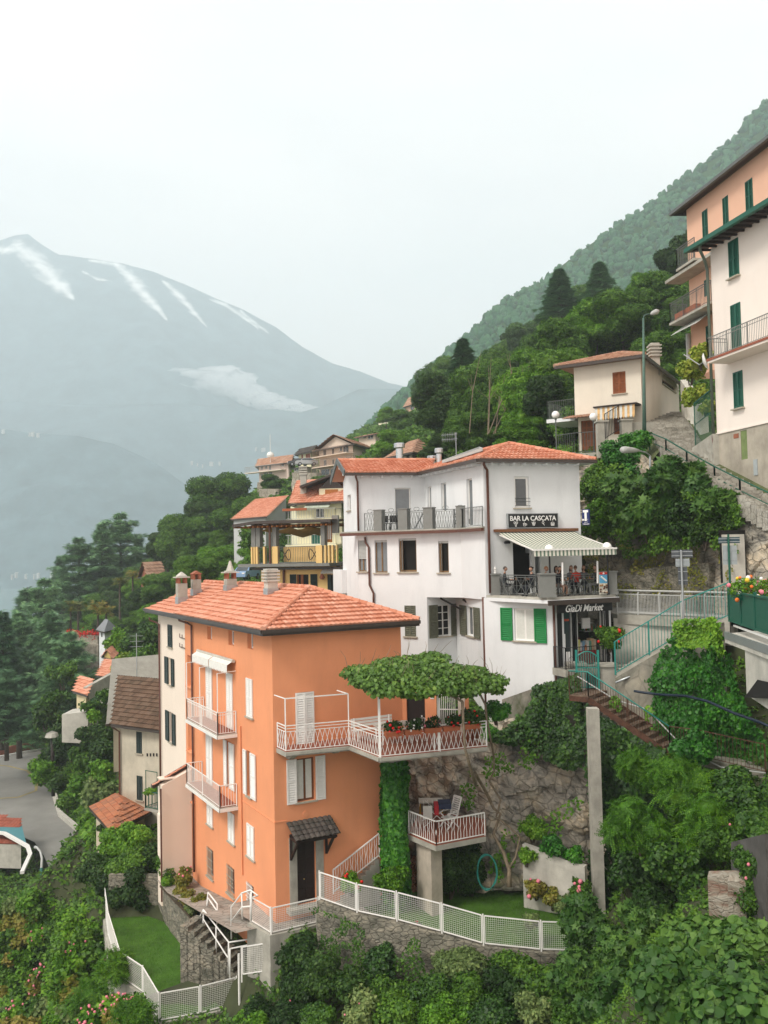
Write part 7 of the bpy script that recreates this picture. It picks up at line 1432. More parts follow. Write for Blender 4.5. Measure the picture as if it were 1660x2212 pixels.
a=at(R1(700,880),57.2);mb=MB();mb.box(a.x-.75,a.x+1.3,a.y,a.y+.35,a.z-2.2,a.z);tag(mb.build('meter_wall',CONC),'low block wall with grey meter doors behind the street lamp','wall')
def street_lamp(base,top,arm,head,m,label,Y):
 t=thing('street_lamp',label,'street lamp',tuple(at(base,Y)));B_,T_=at(base,Y),at(top,Y);mb=MB();mb.tube([B_,B_.lerp(T_,.35),T_],[.13,.10,.06],8);mb.build('pole',m,t,True)
 mb=MB();mb.tube([T_-Z*.1]+[at(k,Y)for k in arm],.04,6);mb.build('arm',m,t,True)
 a,b=at(head[0],Y),at(head[1],Y);mb=MB();c=(a+b)/2;d=(b-a);L_=d.length;mb.tube([a,a.lerp(b,.3),a.lerp(b,.75),b],[.05,.14,.17,.06],8);mb.build('lamp_head',GREYR,t,True);return t
street_lamp(R1(770,950),R1(763,130),[R1(766,115),R1(780,105),R1(812,100)],(R1(812,103),R1(876,76)),mat('green_grey_pole',(.08,.15,.12),.5,.2,3),'tall green street lamp in front of the cream house',53.5)
a,b=at(R1(728,1082),45.5),at(R1(612,1076),44.5);t=thing('street_lamp','street lamp head on a short curved arm above the fig bushes','street lamp',tuple(a));mb=MB();mb.tube([at(R1(812,1120),47),at(R1(780,1095),46.5),a],.04,6);mb.tube([at(R1(812,1120),47),at(R1(812,1320),47)],.06,6);mb.build('pole',GALV,t);mb=MB();mb.tube([a,a.lerp(b,.4),a.lerp(b,.85),b],[.07,.14,.18,.15],10);mb.build('lamp_head',GREYR,t,True)
pA_,pB_=xy((1548,900),47.5),xy((1548,900),47.5);ua_=Vector((.215,-.977,0)).normalized();FP1=Fr(pA_,pA_+ua_*14);FP1.n=Vector((-.977,-.215,0)).normalized();K2_=lambda x,y:R2(x,y)
PH=thing('pink_house','tall pale pink house with dark green shutters at the right edge','house',(pA_.x,pA_.y,0));zpl=FP1.uz(R1(1290,965))[1];zev=FP1.uz(R2(370,790))[1]+.0
hp={k:FP1.rect(*v)for k,v in dict(a=(R2(498,745),R2(568,945)),b=(R2(512,1145),R2(585,1440)),c=(R2(529,1568),R2(595,1782))).items()};hp['d']=FP1.rect(R2(572,1935),R2(620,2110))
mb=MB();wall(mb,FP1,0,14,zpl,zev,[hp[k]for k in 'abc']);FS_=Fr(pA_,pA_+Vector((6,1.3,0)));FS_.n=Vector((-.2,.98,0));wall(mb,FS_,0,6,0,zev);mb.build('wall',PINK,PH)
PL=mat('stained_plinth',(.42,.38,.31),.95,.3,.9,.5,20,stain=.6);mb=MB();wall(mb,FP1,0,14,.2,zpl-.003,[hp['d']]);mb2=MB();FP1.box(mb2,0,14,zpl-.02,zpl+.05,.0,.06);mb.build('plinth',PL,PH);mb2.build('plinth_moulding',PINK,PH);backing(FP1,hp.values(),PH)
for k in 'abc':pair(FP1,hp[k],PH,DKGREEN,.0);
for k in 'ac':sill(FP1,hp[k],PH,out=.2)
mb=MB();FP1.box(mb,hp['d'][0],hp['d'][1],hp['d'][2],hp['d'][3],-.08,-.03);mb.build('door',mat('faded_green_door',(.18,.24,.09),.8,.3,3),PH);mb=MB();q=FP1.rect(R1(1558,1148),R1(1588,1258));FP1.box(mb,*q,.0,.05);mb.build('meter_box',SLG,PH)
mb=MB();q=FP1.rect(R1(1412,965),R1(1449,990));FP1.box(mb,*q,.002,.02);mb.build('vent_grille',BRICK,PH)
za=FP1.uz(R2(480,1515))[1];e1=FP1.uz(R2(480,1530))[0];q1=FP1.uz(R2(365,1520),1.2)[0];mb=MB();FP1.box(mb,q1,14,za-.02,za+.18,.002,1.2);BL=mb.build('balcony',PINK,PH);mb=MB();FP1.box(mb,q1-.03,14,za+.08,za+.2,1.18,1.24);mb.build('slab_edge',TERRF,BL)
railing([FP1.pt(q1+.03,za+.18,.05),FP1.pt(q1+.03,za+.18,1.16),FP1.pt(13,za+.18,1.16)],1.1,GREYP,BL,.13,.035,.018,1.7,mid=(.92,))
zz=zev+.1;R0,R1_,=FP1.pt(-.6,zz-.1,1.1),FP1.pt(14,zz-.1,1.1);mb=MB();mb.quad(R0,R1_,FP1.pt(14,zz+1.2,-4),FP1.pt(-.6,zz+1.2,-4));mb.quad(R0-Z*.1,R1_-Z*.1,FP1.pt(14,zz-.02,0),FP1.pt(-.6,zz-.02,0))
for i in range(24):mb.bar(FP1.pt(i*.6,zz-.16,0),FP1.pt(i*.6,zz-.22,1.0),.1,.12)
mb.build('eaves',DKWOOD,PH);gutter([R0,R1_],PH,.11,DKGREEN);DG=mat('grey_green_pipe',(.10,.13,.10),.5,.2,3)
mb=MB();mb.tube([FP1.pt(.7,zz-.1,1.0),FP1.pt(.45,zz-.35,.9),FP1.pt(-.12,zz-.75,.25),FP1.pt(-.15,zz-1.2,.12),FP1.pt(-.15,zpl-.0,.12)],.08,8);mb.build('drainpipe',DG,PH,True);mb=MB();mb.tube([FP1.pt(-.15,zpl,.12),FP1.pt(-.15,2.8,.12)],.085,8);mb.build('drainpipe',PIPE,PH,True)
p=at(R2(347,1495),46.8);mb=MB();mb.lathe((0,0,0),[(.02,-.10),(.30,-.05),(.44,.05),(.45,.07),(.3,-.01),(.02,-.06)],18);t=thing('satellite_dish','white satellite dish beside the balcony of the pink house','satellite dish',(0,0,0));mb.build('dish',WHITEP,t,True);mb=MB();mb.tube([(0,0,0),(.15,.0,-.3),(.1,.9,-.9)],.03,5);mb.build('arm',GALV,t);t.location=p;t.rotation_euler=(R(75),R(20),R(60))
ps=xy((1492,700),59.4);FQ=Fr(ps,ps+Vector((.155,-.988,0))*11);FQ.n=Vector((-.988,-.155,0));QH=thing('peach_house','taller peach coloured house with arched green shutters behind the pink house','house',(ps.x,ps.y,8));zq=FQ.uz(R2(255,520))[1];zq0=FQ.uz(R2(290,1400))[1]
hq_=[FQ.rect(R2(331,552),R2(372,735)),FQ.rect(R2(460,468),R2(502,640)),FQ.rect(R2(603,365),R2(656,525)),FQ.rect(R2(345,985),R2(378,1070)),FQ.rect(R2(355,1275),R2(390,1380))];mb=MB();wall(mb,FQ,0,22,zq0-2,zq,hq_);FQ2=Fr(ps,ps+Vector((8,2,0)));wall(mb,FQ2,0,8,zq0-2,zq);mb.build('wall',PEACH,QH);backing(FQ,hq_,QH)
for h in hq_:pair(FQ,h,QH,DKGREEN,-.02)
for h in hq_[:3]:sill(FQ,h,QH)
zz=zq+.1;mb=MB();a,b=FQ.pt(-.8,zz-.15,.75),FQ.pt(22,zz-.15,.75);mb.quad(a,b,FQ.pt(22,zz+1.6,-4),FQ.pt(-.8,zz+1.6,-4));mb.quad(a-Z*.08,b-Z*.08,FQ.pt(22,zz-.03,-.05),FQ.pt(-.8,zz-.03,-.05));mb.quad(a,FQ.pt(-.8,zz+1.6,-4),FQ.pt(-.8,zz-.05,-4),a-Z*.08);mb.build('roof',DKWOOD,QH);gutter([a,b],QH,.1,IRON)
for zr_,du,rr2,flw in((FQ.uz(R2(300,870),.6)[1],(FQ.uz(R2(300,860))[0]-.4,3.2),None,0),(FQ.uz(R2(300,1185),.8)[1],(-.4,5),1,1)):
 mb=MB();FQ.box(mb,du[0],du[1],zr_-.15,zr_,.002,1.3);bb=mb.build('balcony',CONC,QH);railing([FQ.pt(du[0]+.05,zr_,.05),FQ.pt(du[0]+.05,zr_,1.25),FQ.pt(du[1],zr_,1.25)],1.3,IRON,bb,.16,.035,.02,2,mid=(1.15,))
mb=MB();zc_=FQ.uz(R2(250,935),.6)[1];FQ.box(mb,-1.0,6,zc_-.1,zc_+.1,.003,1.2);mb.build('cornice',CONC,QH);zw2=FQ.uz(R2(300,1195),.9)[1];mb=MB();n=18
for i in range(n):a,b=-.2+i*.2,-.2+(i+1)*.2;(mb if i%2==0 else MB()).quad(FQ.pt(a,zw2,.3),FQ.pt(b,zw2,.3),FQ.pt(b,zw2-.75,1.35),FQ.pt(a,zw2-.75,1.35))
mb.build('awning',AWS,QH);mb=MB()
for i in range(1,n,2):a,b=-.2+i*.2,-.2+(i+1)*.2;mb.quad(FQ.pt(a,zw2,.3),FQ.pt(b,zw2,.3),FQ.pt(b,zw2-.75,1.35),FQ.pt(a,zw2-.75,1.35))
mb.build('awning_stripe',DG,QH)
for i,u in enumerate((.7,2.2)):p=FQ.pt(u,FQ.uz(R2(300,1185),.8)[1]+.02,1.0);mb=MB();FQ.box(mb,u-.6,u+.6,p.z,p.z+.45,.75,1.15);mb.build('planter',TERRAC,QH)
mb=MB();mb.tube([FQ.pt(-.1,zw2-.6,.15),FQ.pt(-.1,zq0-1,.15)],.16,8);mb.build('drainpipe',GREYR,QH)
a=at(PP(1500,1000),50);wq_=[at(PP(1478,820),64),at(PP(1500,850),58),at(PP(1520,880),54)];wallrun('whitewashed_wall',wq_,[5.5,5.0,3.5],.5,mat('whitewash',(.62,.60,.53),.95,.2,1.2,.8,6,stain=.5),'rough whitewashed wall under the golden creeper',rough=.15)
fg=[at(R1(1138,1062),50.5),at(R1(1265,975),48.2)];GF=railing(fg,2.5,DKGREEN,None,.13,.05,.02,2.5,mid=(1.3,));tag(GF,'dark green railing and gate between the stairs and the pink house','railing')
wallrun('plinth_wall',[fg[0],fg[1],FP1.pt(.1,fg[1].z,.1)],[2.5,2.5,2.5],.4,CONC,'low sloping concrete wall under the dark green railing')
# ================================================================ VILLAGE ON THE HILLSIDE
def hut(name,label,a,b,c,Ya,Yb,Yc,yt,yb,wm,rm,roof='gable',wins=(),oh=.6,rise=1.6,sm=None,tile=.5,cat='house',flat_t=False,base=None):
 A,B,C=xy(a if isinstance(a,tuple)else(a,yt),Ya),xy((b,yt),Yb),xy((c,yt),Yc);F1,F2=Fr(A,B),Fr(B,C);F2.n=Vector((F2.u.y,-F2.u.x,0));
 if F2.n.dot(B-A)<0:F2.n=-F2.n
 if F1.n.dot(C-B)>0:F1.n=-F1.n
 z1=F1.uz((b,yt))[1];z0=F1.uz((b,yb))[1];t=thing(name,label,cat,(B.x,B.y,z0));mb=MB();h1,h2=[],[]
 for w_ in wins:
  F=F1 if w_[0]==0 else F2;r=F.rect(w_[1],w_[2]);(h1 if F is F1 else h2).append((r,w_[3]))
 zb=z0 if base is None else z0-base
 wall(mb,F1,0,F1.len,zb,z1,[r for r,k in h1],.12);wall(mb,F2,0,F2.len,zb,z1,[r for r,k in h2],.12);D=A+(C-B)
 for p,q in((C,D),(D,A)):mb.quad(up(p,zb),up(q,zb),up(q,z1),up(p,z1))
 u1,u2=F1.u,F2.u;e=oh;P=[A-u1*e-u2*e,B+u1*e-u2*e,C+u1*e+u2*e,D-u1*e+u2*e];P=[up(p,z1-.05)for p in P];m1,m2=(P[0]+P[3])/2+Z*rise,(P[1]+P[2])/2+Z*rise;n1,n2=(P[0]+P[1])/2+Z*rise,(P[2]+P[3])/2+Z*rise;rb_=MB()
 T=(lambda poly:tiles(rb_,poly,tile,tile*.7,.08,.05,3,3))if not flat_t else(lambda poly:rb_.poly(poly))
 if roof=='gable':
  T([P[0],P[1],m2,m1]);T([P[2],P[3],m1,m2]);mb.poly([up(B,z1),up(C,z1),up((B+C)/2,z1+rise*.85)]);mb.poly([up(A,z1),up(D,z1),up((A+D)/2,z1+rise*.85)])
 elif roof=='gablef':
  T([P[1],P[2],n2,n1]);T([P[3],P[0],n1,n2]);mb.poly([up(A,z1),up(B,z1),up((A+B)/2,z1+rise*.85)])
 elif roof=='hip':
  k=(P[1]-P[2]).length*.5;r1=m1+u1*min(k,F1.len*.45);r2=m2-u1*min(k,F1.len*.45);T([P[0],P[1],r2,r1]);T([P[1],P[2],r2]);rb_.poly([P[2],P[3],r1,r2]);rb_.poly([P[3],P[0],r1])
 elif roof=='shed':T([P[0],P[1],P[2]+Z*rise,P[3]+Z*rise]);mb.poly([up(B,z1),up(C,z1),up(C,z1+rise*.9)]);mb.poly([up(A,z1),up(D,z1),up(D,z1+rise*.9)]);mb.quad(up(C,z1),up(D,z1),up(D,z1+rise*.9),up(C,z1+rise*.9))
 mb.build('wall',wm,t);rb_.build('roof',rm,t);mb=MB()
 for i in range(4):mb.bar(P[i]-Z*.1,P[(i+1)%4]-Z*.1,.08,.16)if roof!='shed' else(mb.bar(P[0]-Z*.1,P[1]-Z*.1,.08,.16)if i==0 else None)
 mb.quad(*[p-Z*.12 for p in P])if roof!='shed' else None
 if mb.f:mb.build('eaves',GUTTER,t)
 for F,hs in((F1,h1),(F2,h2)):
  for r,k in hs:
   if k=='s':window(F,r,t,WHITEP,GLASS,.08,(1,1),sl=False);w_=(r[1]-r[0])*.5;shutter(F,r[0]-w_,r[0]-.02,r[2],r[3],t,sm or DKGREEN,slats=6);shutter(F,r[1]+.02,r[1]+w_,r[2],r[3],t,sm or DKGREEN,slats=6)
   elif k=='c':pair(F,r,t,sm or DKGREEN,-.03)
   elif k=='d':mb=MB();F.box(mb,r[0],r[1],r[2],r[3],-.1,-.05);mb.build('window',sm or DARK,t)
   else:window(F,r,t,WHITEP,GLASS,.08,(2,1),sl=True)
 return t,F1,F2,z0,z1
def bal(F,t,u0,u1,z,d=1.2,m=CONC,rm=IRON,h=1.0):mb=MB();F.box(mb,u0,u1,z-.15,z,.002,d);b=mb.build('balcony',m,t);railing([F.pt(u0+.05,z,.05),F.pt(u0+.05,z,d-.05),F.pt(u1-.05,z,d-.05),F.pt(u1-.05,z,.05)],h,rm,b,.3,.05,.03,9);return b
n3=lambda a,b,c,d,k,f=0:(f,N3(a,b),N3(c,d),k);l3=lambda a,b,c,d,k,f=0:(f,L3(a,b),L3(c,d),k)
YEL=mat('yellow_render',(.76,.53,.22),.9,.05,.7,.2,40,stain=.12);PALEY=mat('pale_yellow_render',(.78,.74,.52),.9,.04,.6,stain=.06);BEI=mat('beige_pink_render',(.76,.61,.49),.9,.05,.2,stain=.15)
GREYH=mat('old_grey_render',(.52,.48,.38),.95,.22,.8,.5,20,stain=.5);OAKF=mat('orange_timber',(.42,.16,.04),.6,.25,6);STONEW=mat_rock('stone_house_wall',(.20,.18,.14),(.34,.30,.24),(.45,.41,.33),1.0,.5,(1,1,1),.3)
YH,F1,F2,z0,z1=hut('yellow_house','yellow house with a timber roofed terrace and ironwork behind the orange roof',N3(150,1750)[0],727,737,66,63.5,70,1222,1340,YEL,TILE,'none',[n3(640,1865,803,2100,'d'),n3(1060,1870,1185,2120,'d')],base=4)
F0=F1;u=lambda x,y=1700:F1.uz(N3(x,y))[0];zq_=lambda y,x=600:F1.uz(N3(x,y))[1]
for a,b in((548,632),(828,918)):shutter(F1,u(a),u(b),zq_(2040),zq_(1862),YH,BLKGREEN,slats=16)
mb=MB();F1.box(mb,u(690),u(725),zq_(2060),zq_(1868),-.04,.0);F1.box(mb,u(645),u(660),zq_(2060),zq_(1868),-.04,.0);mb.build('window_frame',REDWOOD,YH)
for x in(1060,1125):shutter(F1,u(x),u(x+48),zq_(2130),zq_(1868),YH,BLKGREEN,slats=16)
ua,ub_=u(-40),u(1190);za,zb_=zq_(1752),zq_(1712);mb=MB();F1.box(mb,ua,ub_,za,zb_,-5,1.2);tb2=mb.build('terrace_slab',GREYP,YH)
zr1=zq_(1478);dd=1.0
for x0,x1 in((15,35),(50,68),(80,105),(180,205),(298,378),(900,982),(1014,1034),(1064,1084),(1112,1132),(1172,1185)):mb=MB();F1.box(mb,F1.uz(N3(x0,1600),dd)[0],F1.uz(N3(x1,1600),dd)[0],zb_+.002,zr1,dd-.25,dd);mb.build('yellow_pier',YEL,tb2)
mb=MB();F1.box(mb,F1.uz(N3(380,1600),dd)[0],F1.uz(N3(900,1600),dd)[0],zb_+.1,zr1-.05,dd-.9,dd-.85);mb.build('parapet_panel',YEL,tb2);us_=[F1.uz(N3(x,1600),dd)[0]for x in(20,300,378,900,980,1175)]
for a,b in((us_[0],us_[1]),(us_[2],us_[3]),(us_[4],us_[5])):railing([F1.pt(a,zb_,dd-.1),F1.pt(b,zb_,dd-.1)],zr1-zb_-.05,IRON,tb2,.14,.04,.022,9)
for k in(480,880):mb=MB();c=F1.uz(N3(k,1600),dd-.05)[0];mb.tube([F1.pt(c+.45*math.cos(x),(zb_+zr1)/2+.38*math.sin(2*x)*1.0,dd-.04)for x in[q*.3 for q in range(22)]],.03,5);mb.build('iron_ornament',BLACKM,tb2)
for x0,x1 in((12,68),(76,130),(298,352),(960,1012)):mb=MB();F1.box(mb,F1.uz(N3(x0,1400),dd)[0],F1.uz(N3(x1,1400),dd)[0],zr1+.002,zq_(1160),dd-.5,dd-.06);mb.build('roof_post',GREYP,tb2)
zt2=zq_(1140);mb=MB();e=1.5;pts=[F1.pt(u(-70),zt2-.15,e),F1.pt(u(250),zt2+.05,e+.1),F1.pt(u(1250),zt2+.0,e),F1.pt(u(1250),zt2+.1,-5),F1.pt(u(-70),zt2+.0,-5)];mb.poly(pts);mb.poly([p-Z*.28 for p in pts]);rr_=mb.build('roof',OAKF,YH);mb=MB()
for a,b in zip(pts[:2],pts[1:3]):mb.bar(a-Z*.1,b-Z*.1,.12,.22)
mb.build('gutter',GUTTER,rr_);mb=MB()
for i in range(20):x=u(-60)+i*(u(1240)-u(-60))/20;mb.bar(F1.pt(x,zt2-.36,e-.1),F1.pt(x,zt2-.3,-4.5),.1,.12)
mb.build('rafter',OAKF,rr_);mb=MB();nn_=10
for i in range(nn_):
 for j in range(6):f=lambda i,j:F1.pt(u(140)+(u(950)-u(140))*i/nn_,zt2-.55-.5*math.sin(math.pi*i/nn_)*(j/6)-.12*math.sin(i*1.9),.7-j*.6);mb.quad(f(i,j),f(i+1,j),f(i+1,j+1),f(i,j+1))
mb.build('sail_canopy',mat('sand_canvas',(.55,.36,.13),.9,.15,2),YH,True)
mb=MB();F1.box(mb,u(1075),u(1165),zq_(1440),zq_(1130),dd-.6,dd-.5);w_=mb.build('window',OAKF,YH);mb=MB();[F1.box(mb,u(x),u(x+18),zq_(1400),zq_(1150),dd-.499,dd-.48)for x in(1092,1118,1142)];mb.build('pane',CURT,w_);mb=MB();F1.box(mb,u(1170),u(1255),zq_(1320),zq_(1085),dd-.7,dd-.5);mb.build('side_panel',GREYP,YH)
mb=MB();mb.tube([F1.pt(u(470),za-.1,.12),F1.pt(u(470),zq_(2060),.12)],.09,7);mb.tube([F1.pt(F1.uz(N3(285,1600),dd)[0],zt2-.2,dd+.1),F1.pt(F1.uz(N3(285,1600),dd)[0],zb_,dd+.1)],.08,7);mb.build('drainpipe',PIPE,YH)
mb=MB();c=F1.pt(u(1008),zq_(1905),.3);mb.lathe(c,[(.12,-.15),(.2,.0),(.05,.3)],8);mb.build('lantern',BRICK,YH);
for x0,x1 in((1005,1075),(1082,1168)):mb=MB();[mb.quad(F1.pt(u(x0)+(u(x1)-u(x0))*i/6,zq_(1785),.1),F1.pt(u(x0)+(u(x1)-u(x0))*(i+1)/6,zq_(1785),.1),F1.pt(u(x0)+(u(x1)-u(x0))*(i+1)/6,zq_(1860),.5),F1.pt(u(x0)+(u(x1)-u(x0))*i/6,zq_(1845),.5))for i in range(6)];mb.build('awning',AWS,YH)
VH,F1,F2,z0,z1=hut('pale_yellow_house','pale yellow house with orange tiled roof and a wooden dormer behind the yellow terrace',N3(645,850)[0],738,760,92,90,100,N3(0,868)[1],N3(0,1480)[1],PALEY,TILE,'gable',[n3(893,965,1012,1090,'w'),n3(835,1255,960,1450,'d')],.9,2.8,mat('green_door',(.01,.10,.07),.6,.1,3),.5,base=3)
bal(F1,VH,F1.uz(N3(570,1100))[0],F1.len,F1.uz(N3(800,1118))[1],1.3,PALEY,GREYR);bal(F1,VH,F1.uz(N3(570,1400))[0],F1.len,F1.uz(N3(800,1462))[1],1.3,PALEY,GREYR)
F3=Fr(xy((N3(545,900)[0],1000),99),xy((N3(645,900)[0],1000),92));mb=MB();wall(mb,F3,0,F3.len,z0-3,z1,[]);mb.poly([F3.pt(0,z1),F3.pt(F3.len,z1),F3.pt(F3.len*.4,z1+2.2)]);mb.build('wall',PALEY,VH)
w_=F1.rect(N3(800,905),N3(1138,955));mb=MB();[mb.quad(F1.pt(w_[0]+(w_[1]-w_[0])*i/12,w_[3],.4),F1.pt(w_[0]+(w_[1]-w_[0])*(i+1)/12,w_[3],.4),F1.pt(w_[0]+(w_[1]-w_[0])*(i+1)/12,w_[2],1.1),F1.pt(w_[0]+(w_[1]-w_[0])*i/12,w_[2],1.1))for i in range(12)];mb.build('awning',mat('green_beige_awning',(.42,.47,.38),.9,.3,2.2),VH)
r=F1.rect(N3(1035,712),N3(1200,782),0);dz0=at(N3(1035,780),92).z;dz1=at(N3(1035,712),92).z;x0,x1=at(N3(1030,780),92).x,at(N3(1205,780),92).x;mb=MB();mb.box(x0-.6,x1+.6,91.6,95,dz0-.3,dz1+.1);DM=mb.build('dormer',PALEY,VH);mb=MB();mb.box(x0,x1,91.5,91.597,dz0,dz1);mb.build('wooden_shutter',OAKF,DM);mb=MB();mx_=(x0+x1)/2
for s in(-1,1):mb.hexa([(mx_,91,dz1+1.3),(mx_,96,dz1+1.3),(mx_,96,dz1+1.5),(mx_,91,dz1+1.5)],[(mx_+s*3.2,91,dz1+.2),(mx_+s*3.2,96,dz1+.2),(mx_+s*3.2,96,dz1+.4),(mx_+s*3.2,91,dz1+.4)])
mb.poly([(x0-.6,91.6,dz1+.1),(x1+.6,91.6,dz1+.1),(mx_,91.6,dz1+1.3)]);mb.build('dormer_roof',GUTTER,DM)
for i in range(4):mb=MB();p=F1.pt(F1.uz(N3(590+i*60+(40 if i else 0),1085))[0],F1.uz(N3(800,1100))[1]+.75,1.35);mb.box(p.x-.4,p.x+.4,p.y-.15,p.y+.15,p.z,p.z+.25);mb.build('flower_box',TERRAC,VH)
p=at(N3(728,640),93);mb=MB();mb.box(p.x-.3,p.x+.3,p.y,p.y+.6,p.z-1.2,p.z+1.0);[mb.box(p.x-.42,p.x+.42,p.y-.1,p.y+.7,p.z+1.01+k*.25,p.z+1.15+k*.25)for k in range(4)];mb.build('chimney',CONC2,VH)
OH2,F1,F2,z0,z1=hut('mono_pitch_house','grey house with a broad plain orange roof among trees left of the yellow houses',505,N3(215,1060)[0],N3(500,860)[0],118,112,128,N3(0,1075)[1],N3(0,1180)[1],mat('light_grey_render',(.5,.51,.5),.9,.05,.5),TILE,'shed',[],.4,3.6,None,.5,base=5)
hut('small_pink_house','small pink house with low roof alone on the stone terrace above the trees',N3(125,300)[0],N3(525,300)[0],N3(570,330)[0],192,186,196,N3(0,345)[1],N3(0,612)[1],mat('rose_render',(.78,.62,.54),.9,.04,.3,stain=.1),TILEO,'gable',
 [n3(148,382,178,435,'w'),n3(208,370,238,425,'w'),n3(260,360,288,440,'w'),n3(428,342,465,388,'w'),n3(192,480,248,552,'w'),n3(262,470,305,515,'w'),n3(152,500,178,545,'w')],1.0,2.2,tile=.8,base=6)
SH=bpy.data.objects['small_pink_house'];FA_=Fr(xy((N3(125,300)[0],1000),192),xy((N3(525,300)[0],1000),186));bal(FA_,SH,-3,8.5,FA_.uz(N3(200,468))[1],1.5,CREAM,GREYR,1.2)
p=at(N3(280,240),190);mb=MB();mb.lathe(p,[(.1,-.5),(.7,-.4),(.8,0),(.6,.5),(.1,.7)],12);mb.tube([p-Z*2.5,p+Z*4.5],.06,5);mb.build('satellite_dish',WHITEP,SH)
hut('stone_end_house','cream house with a stone end wall and dark roof beside the parked cars',N3(662,200)[0],N3(830,200)[0],N3(935,160)[0],178,174,180,N3(0,195)[1],N3(0,330)[1],PALEY,TILEK,'gable',[n3(700,235,727,315,'d'),n3(760,228,827,280,'d')],1.0,1.6,mat('brick_shutter',(.30,.11,.07),.7,.1,3),.8,base=4)
hut('garage_block','flat roofed concrete garage block under the two parked cars',N3(600,400)[0],N3(730,400)[0],N3(900,395)[0],176,172,176,N3(0,392)[1],N3(0,480)[1],CONC,CONC,'shed',[n3(612,415,658,455,'w'),n3(675,405,722,447,'w')],.3,.1,flat_t=True,base=5)
BH,F1,F2,z0,z1=hut('large_beige_house','large beige three storey house with long balconies and brown roof on the hillside',N3(940,300)[0],L3(850,400)[0],L3(985,420)[0],166,158,168,N3(0,95)[1],N3(0,620)[1],BEI,TILEO,'gablef',
 [n3(1000,165,1042,262,'d'),n3(1118,155,1148,240,'d'),n3(1220,130,1260,185,'w'),n3(1268,125,1345,220,'w'),n3(1003,308,1045,405,'w'),n3(1120,298,1150,390,'w'),n3(1298,278,1376,345,'w'),n3(968,440,1085,508,'w'),n3(1098,430,1150,498,'w'),l3(935,400,950,428,'d',1)],1.1,2.3,mat('grey_roller_blind',(.14,.12,.11),.7,.1,3),.8,base=6)
for y,a in((272,948),(412,950)):bal(F1,BH,F1.uz(N3(a,300))[0],F1.len+.5,F1.uz(N3(1000,y))[1],1.8,BEI,mat('rusty_rail',(.3,.2,.15),.8,.1,3),1.3)
hut('brown_roof_house','stone walled house with a weathered brown roof and skylights above the white house roof',L3(1095,470)[0],L3(1245,440)[0],L3(1420,430)[0],126,120,128,L3(0,435)[1],L3(0,520)[1],STONEW,TILEO,'hip',[l3(1122,460,1148,500,'d'),l3(1205,450,1228,498,'d')],1.0,2.6,DKWOOD,.6,base=5)
hut('orange_roof_villa','low villa with bright orange roof above the large beige house',L3(890,320)[0],L3(1000,310)[0],L3(1060,300)[0],205,200,215,L3(0,312)[1],L3(0,345)[1],BEI,TILE,'shed',[l3(918,318,940,335,'w'),l3(950,313,985,338,'w')],1.2,2.2,None,.8,base=6)
hut('ridge_cottage','tiny pinkish cottage highest on the green ridge',L3(1200,110)[0],L3(1262,110)[0],L3(1325,110)[0],285,280,290,L3(0,112)[1],L3(0,150)[1],mat('salmon_render',(.7,.45,.33),.9,.05,.3),TILEO,'gable',[l3(1232,125,1255,145,'w')],1,4,tile=1.2,base=8)
hut('ridge_bungalow','long low bungalow on the ridge left of the highest cottage',L3(1020,190)[0],L3(1090,185)[0],L3(1150,190)[0],300,295,300,L3(0,182)[1],L3(0,212)[1],PALEY,TILEB,'shed',[l3(1035,190,1065,210,'w')],1,1.5,tile=1.2,base=8)
wallrun('terrace_wall',[at(N3(130,610),184),at(N3(420,640),180)],[9,9],1,STONEW,'tall stone terrace wall under the small pink house',seg=2,rough=.3);wallrun('terrace_wall',[at(N3(150,700),172),at(N3(420,700),168)],[8,9],1,STONEW,'lower stone terrace wall among bushes under the small pink house',seg=2,rough=.3);wallrun('terrace_wall',[at(N3(600,480),166),at(N3(940,480),160)],[9,9],1,STONEW,'stone terrace wall with a diagonal stair below the garage block',seg=2,rough=.3)
wallrun('terrace_wall',[at(N3(930,540),156),at(L3(850,590),152)],[6,6],1,STONEW,'low stone terrace wall at the foot of the large beige house',seg=2,rough=.3)
def car(p,rz,m,name,label,grp,L_=4.2):
 t=thing(name,label,'car',(0,0,0),grp);pr=[(-2.1,.35),(-2.1,.75),(-1.9,.95),(-1.2,1.0),(-.7,1.42),(.9,1.46),(1.6,1.0),(2.05,.9),(2.1,.35)];mb=MB();n=len(pr)
 for s in(-.85,.85):mb.v+=[(x,s*(1 if z<1.1 else .82),z)for x,z in pr]
 mb.f=[tuple(range(n))[::-1],tuple(range(n,2*n))]+[(i,(i+1)%n,n+(i+1)%n,n+i)for i in range(n)];mb.build('body',m,t);mb=MB()
 for s in(-.80,.80):mb.poly([(-1.05,s,1.03),(-.66,s*.93,1.36),(.85,s*.93,1.39),(1.4,s,1.03)])
 mb.v=[(x,y*1.06,z)for x,y,z in mb.v];mb.poly([(-1.22,-.7,1.02),(-1.22,.7,1.02),(-.76,.64,1.4),(-.76,-.64,1.4)]);mb.build('window',GLASS,t)
 for x in(-1.3,1.3):
  for s in(-.8,.8):mb=MB();mb.tube([(x,s-.1,.33),(x,s+.1,.33)],.33,12);wh=mb.build('wheel',BLACKM,t);mb=MB();mb.tube([(x,s-.11,.33),(x,s+.11,.33)],.18,10);mb.build('rim',GALV,wh)
 for s in(-.6,.6):mb=MB();mb.box(-2.12,-2.05,s-.15,s+.15,.68,.82);mb.build('headlight',GLOBE,t)
 t.location=p;t.rotation_euler=(0,0,rz)
CP1,CP2=mat('silver_car_paint',(.42,.44,.45),.3,.03,1,metal=.3,coat=.5),mat('dark_car_paint',(.07,.075,.08),.3,.03,1,coat=.5)
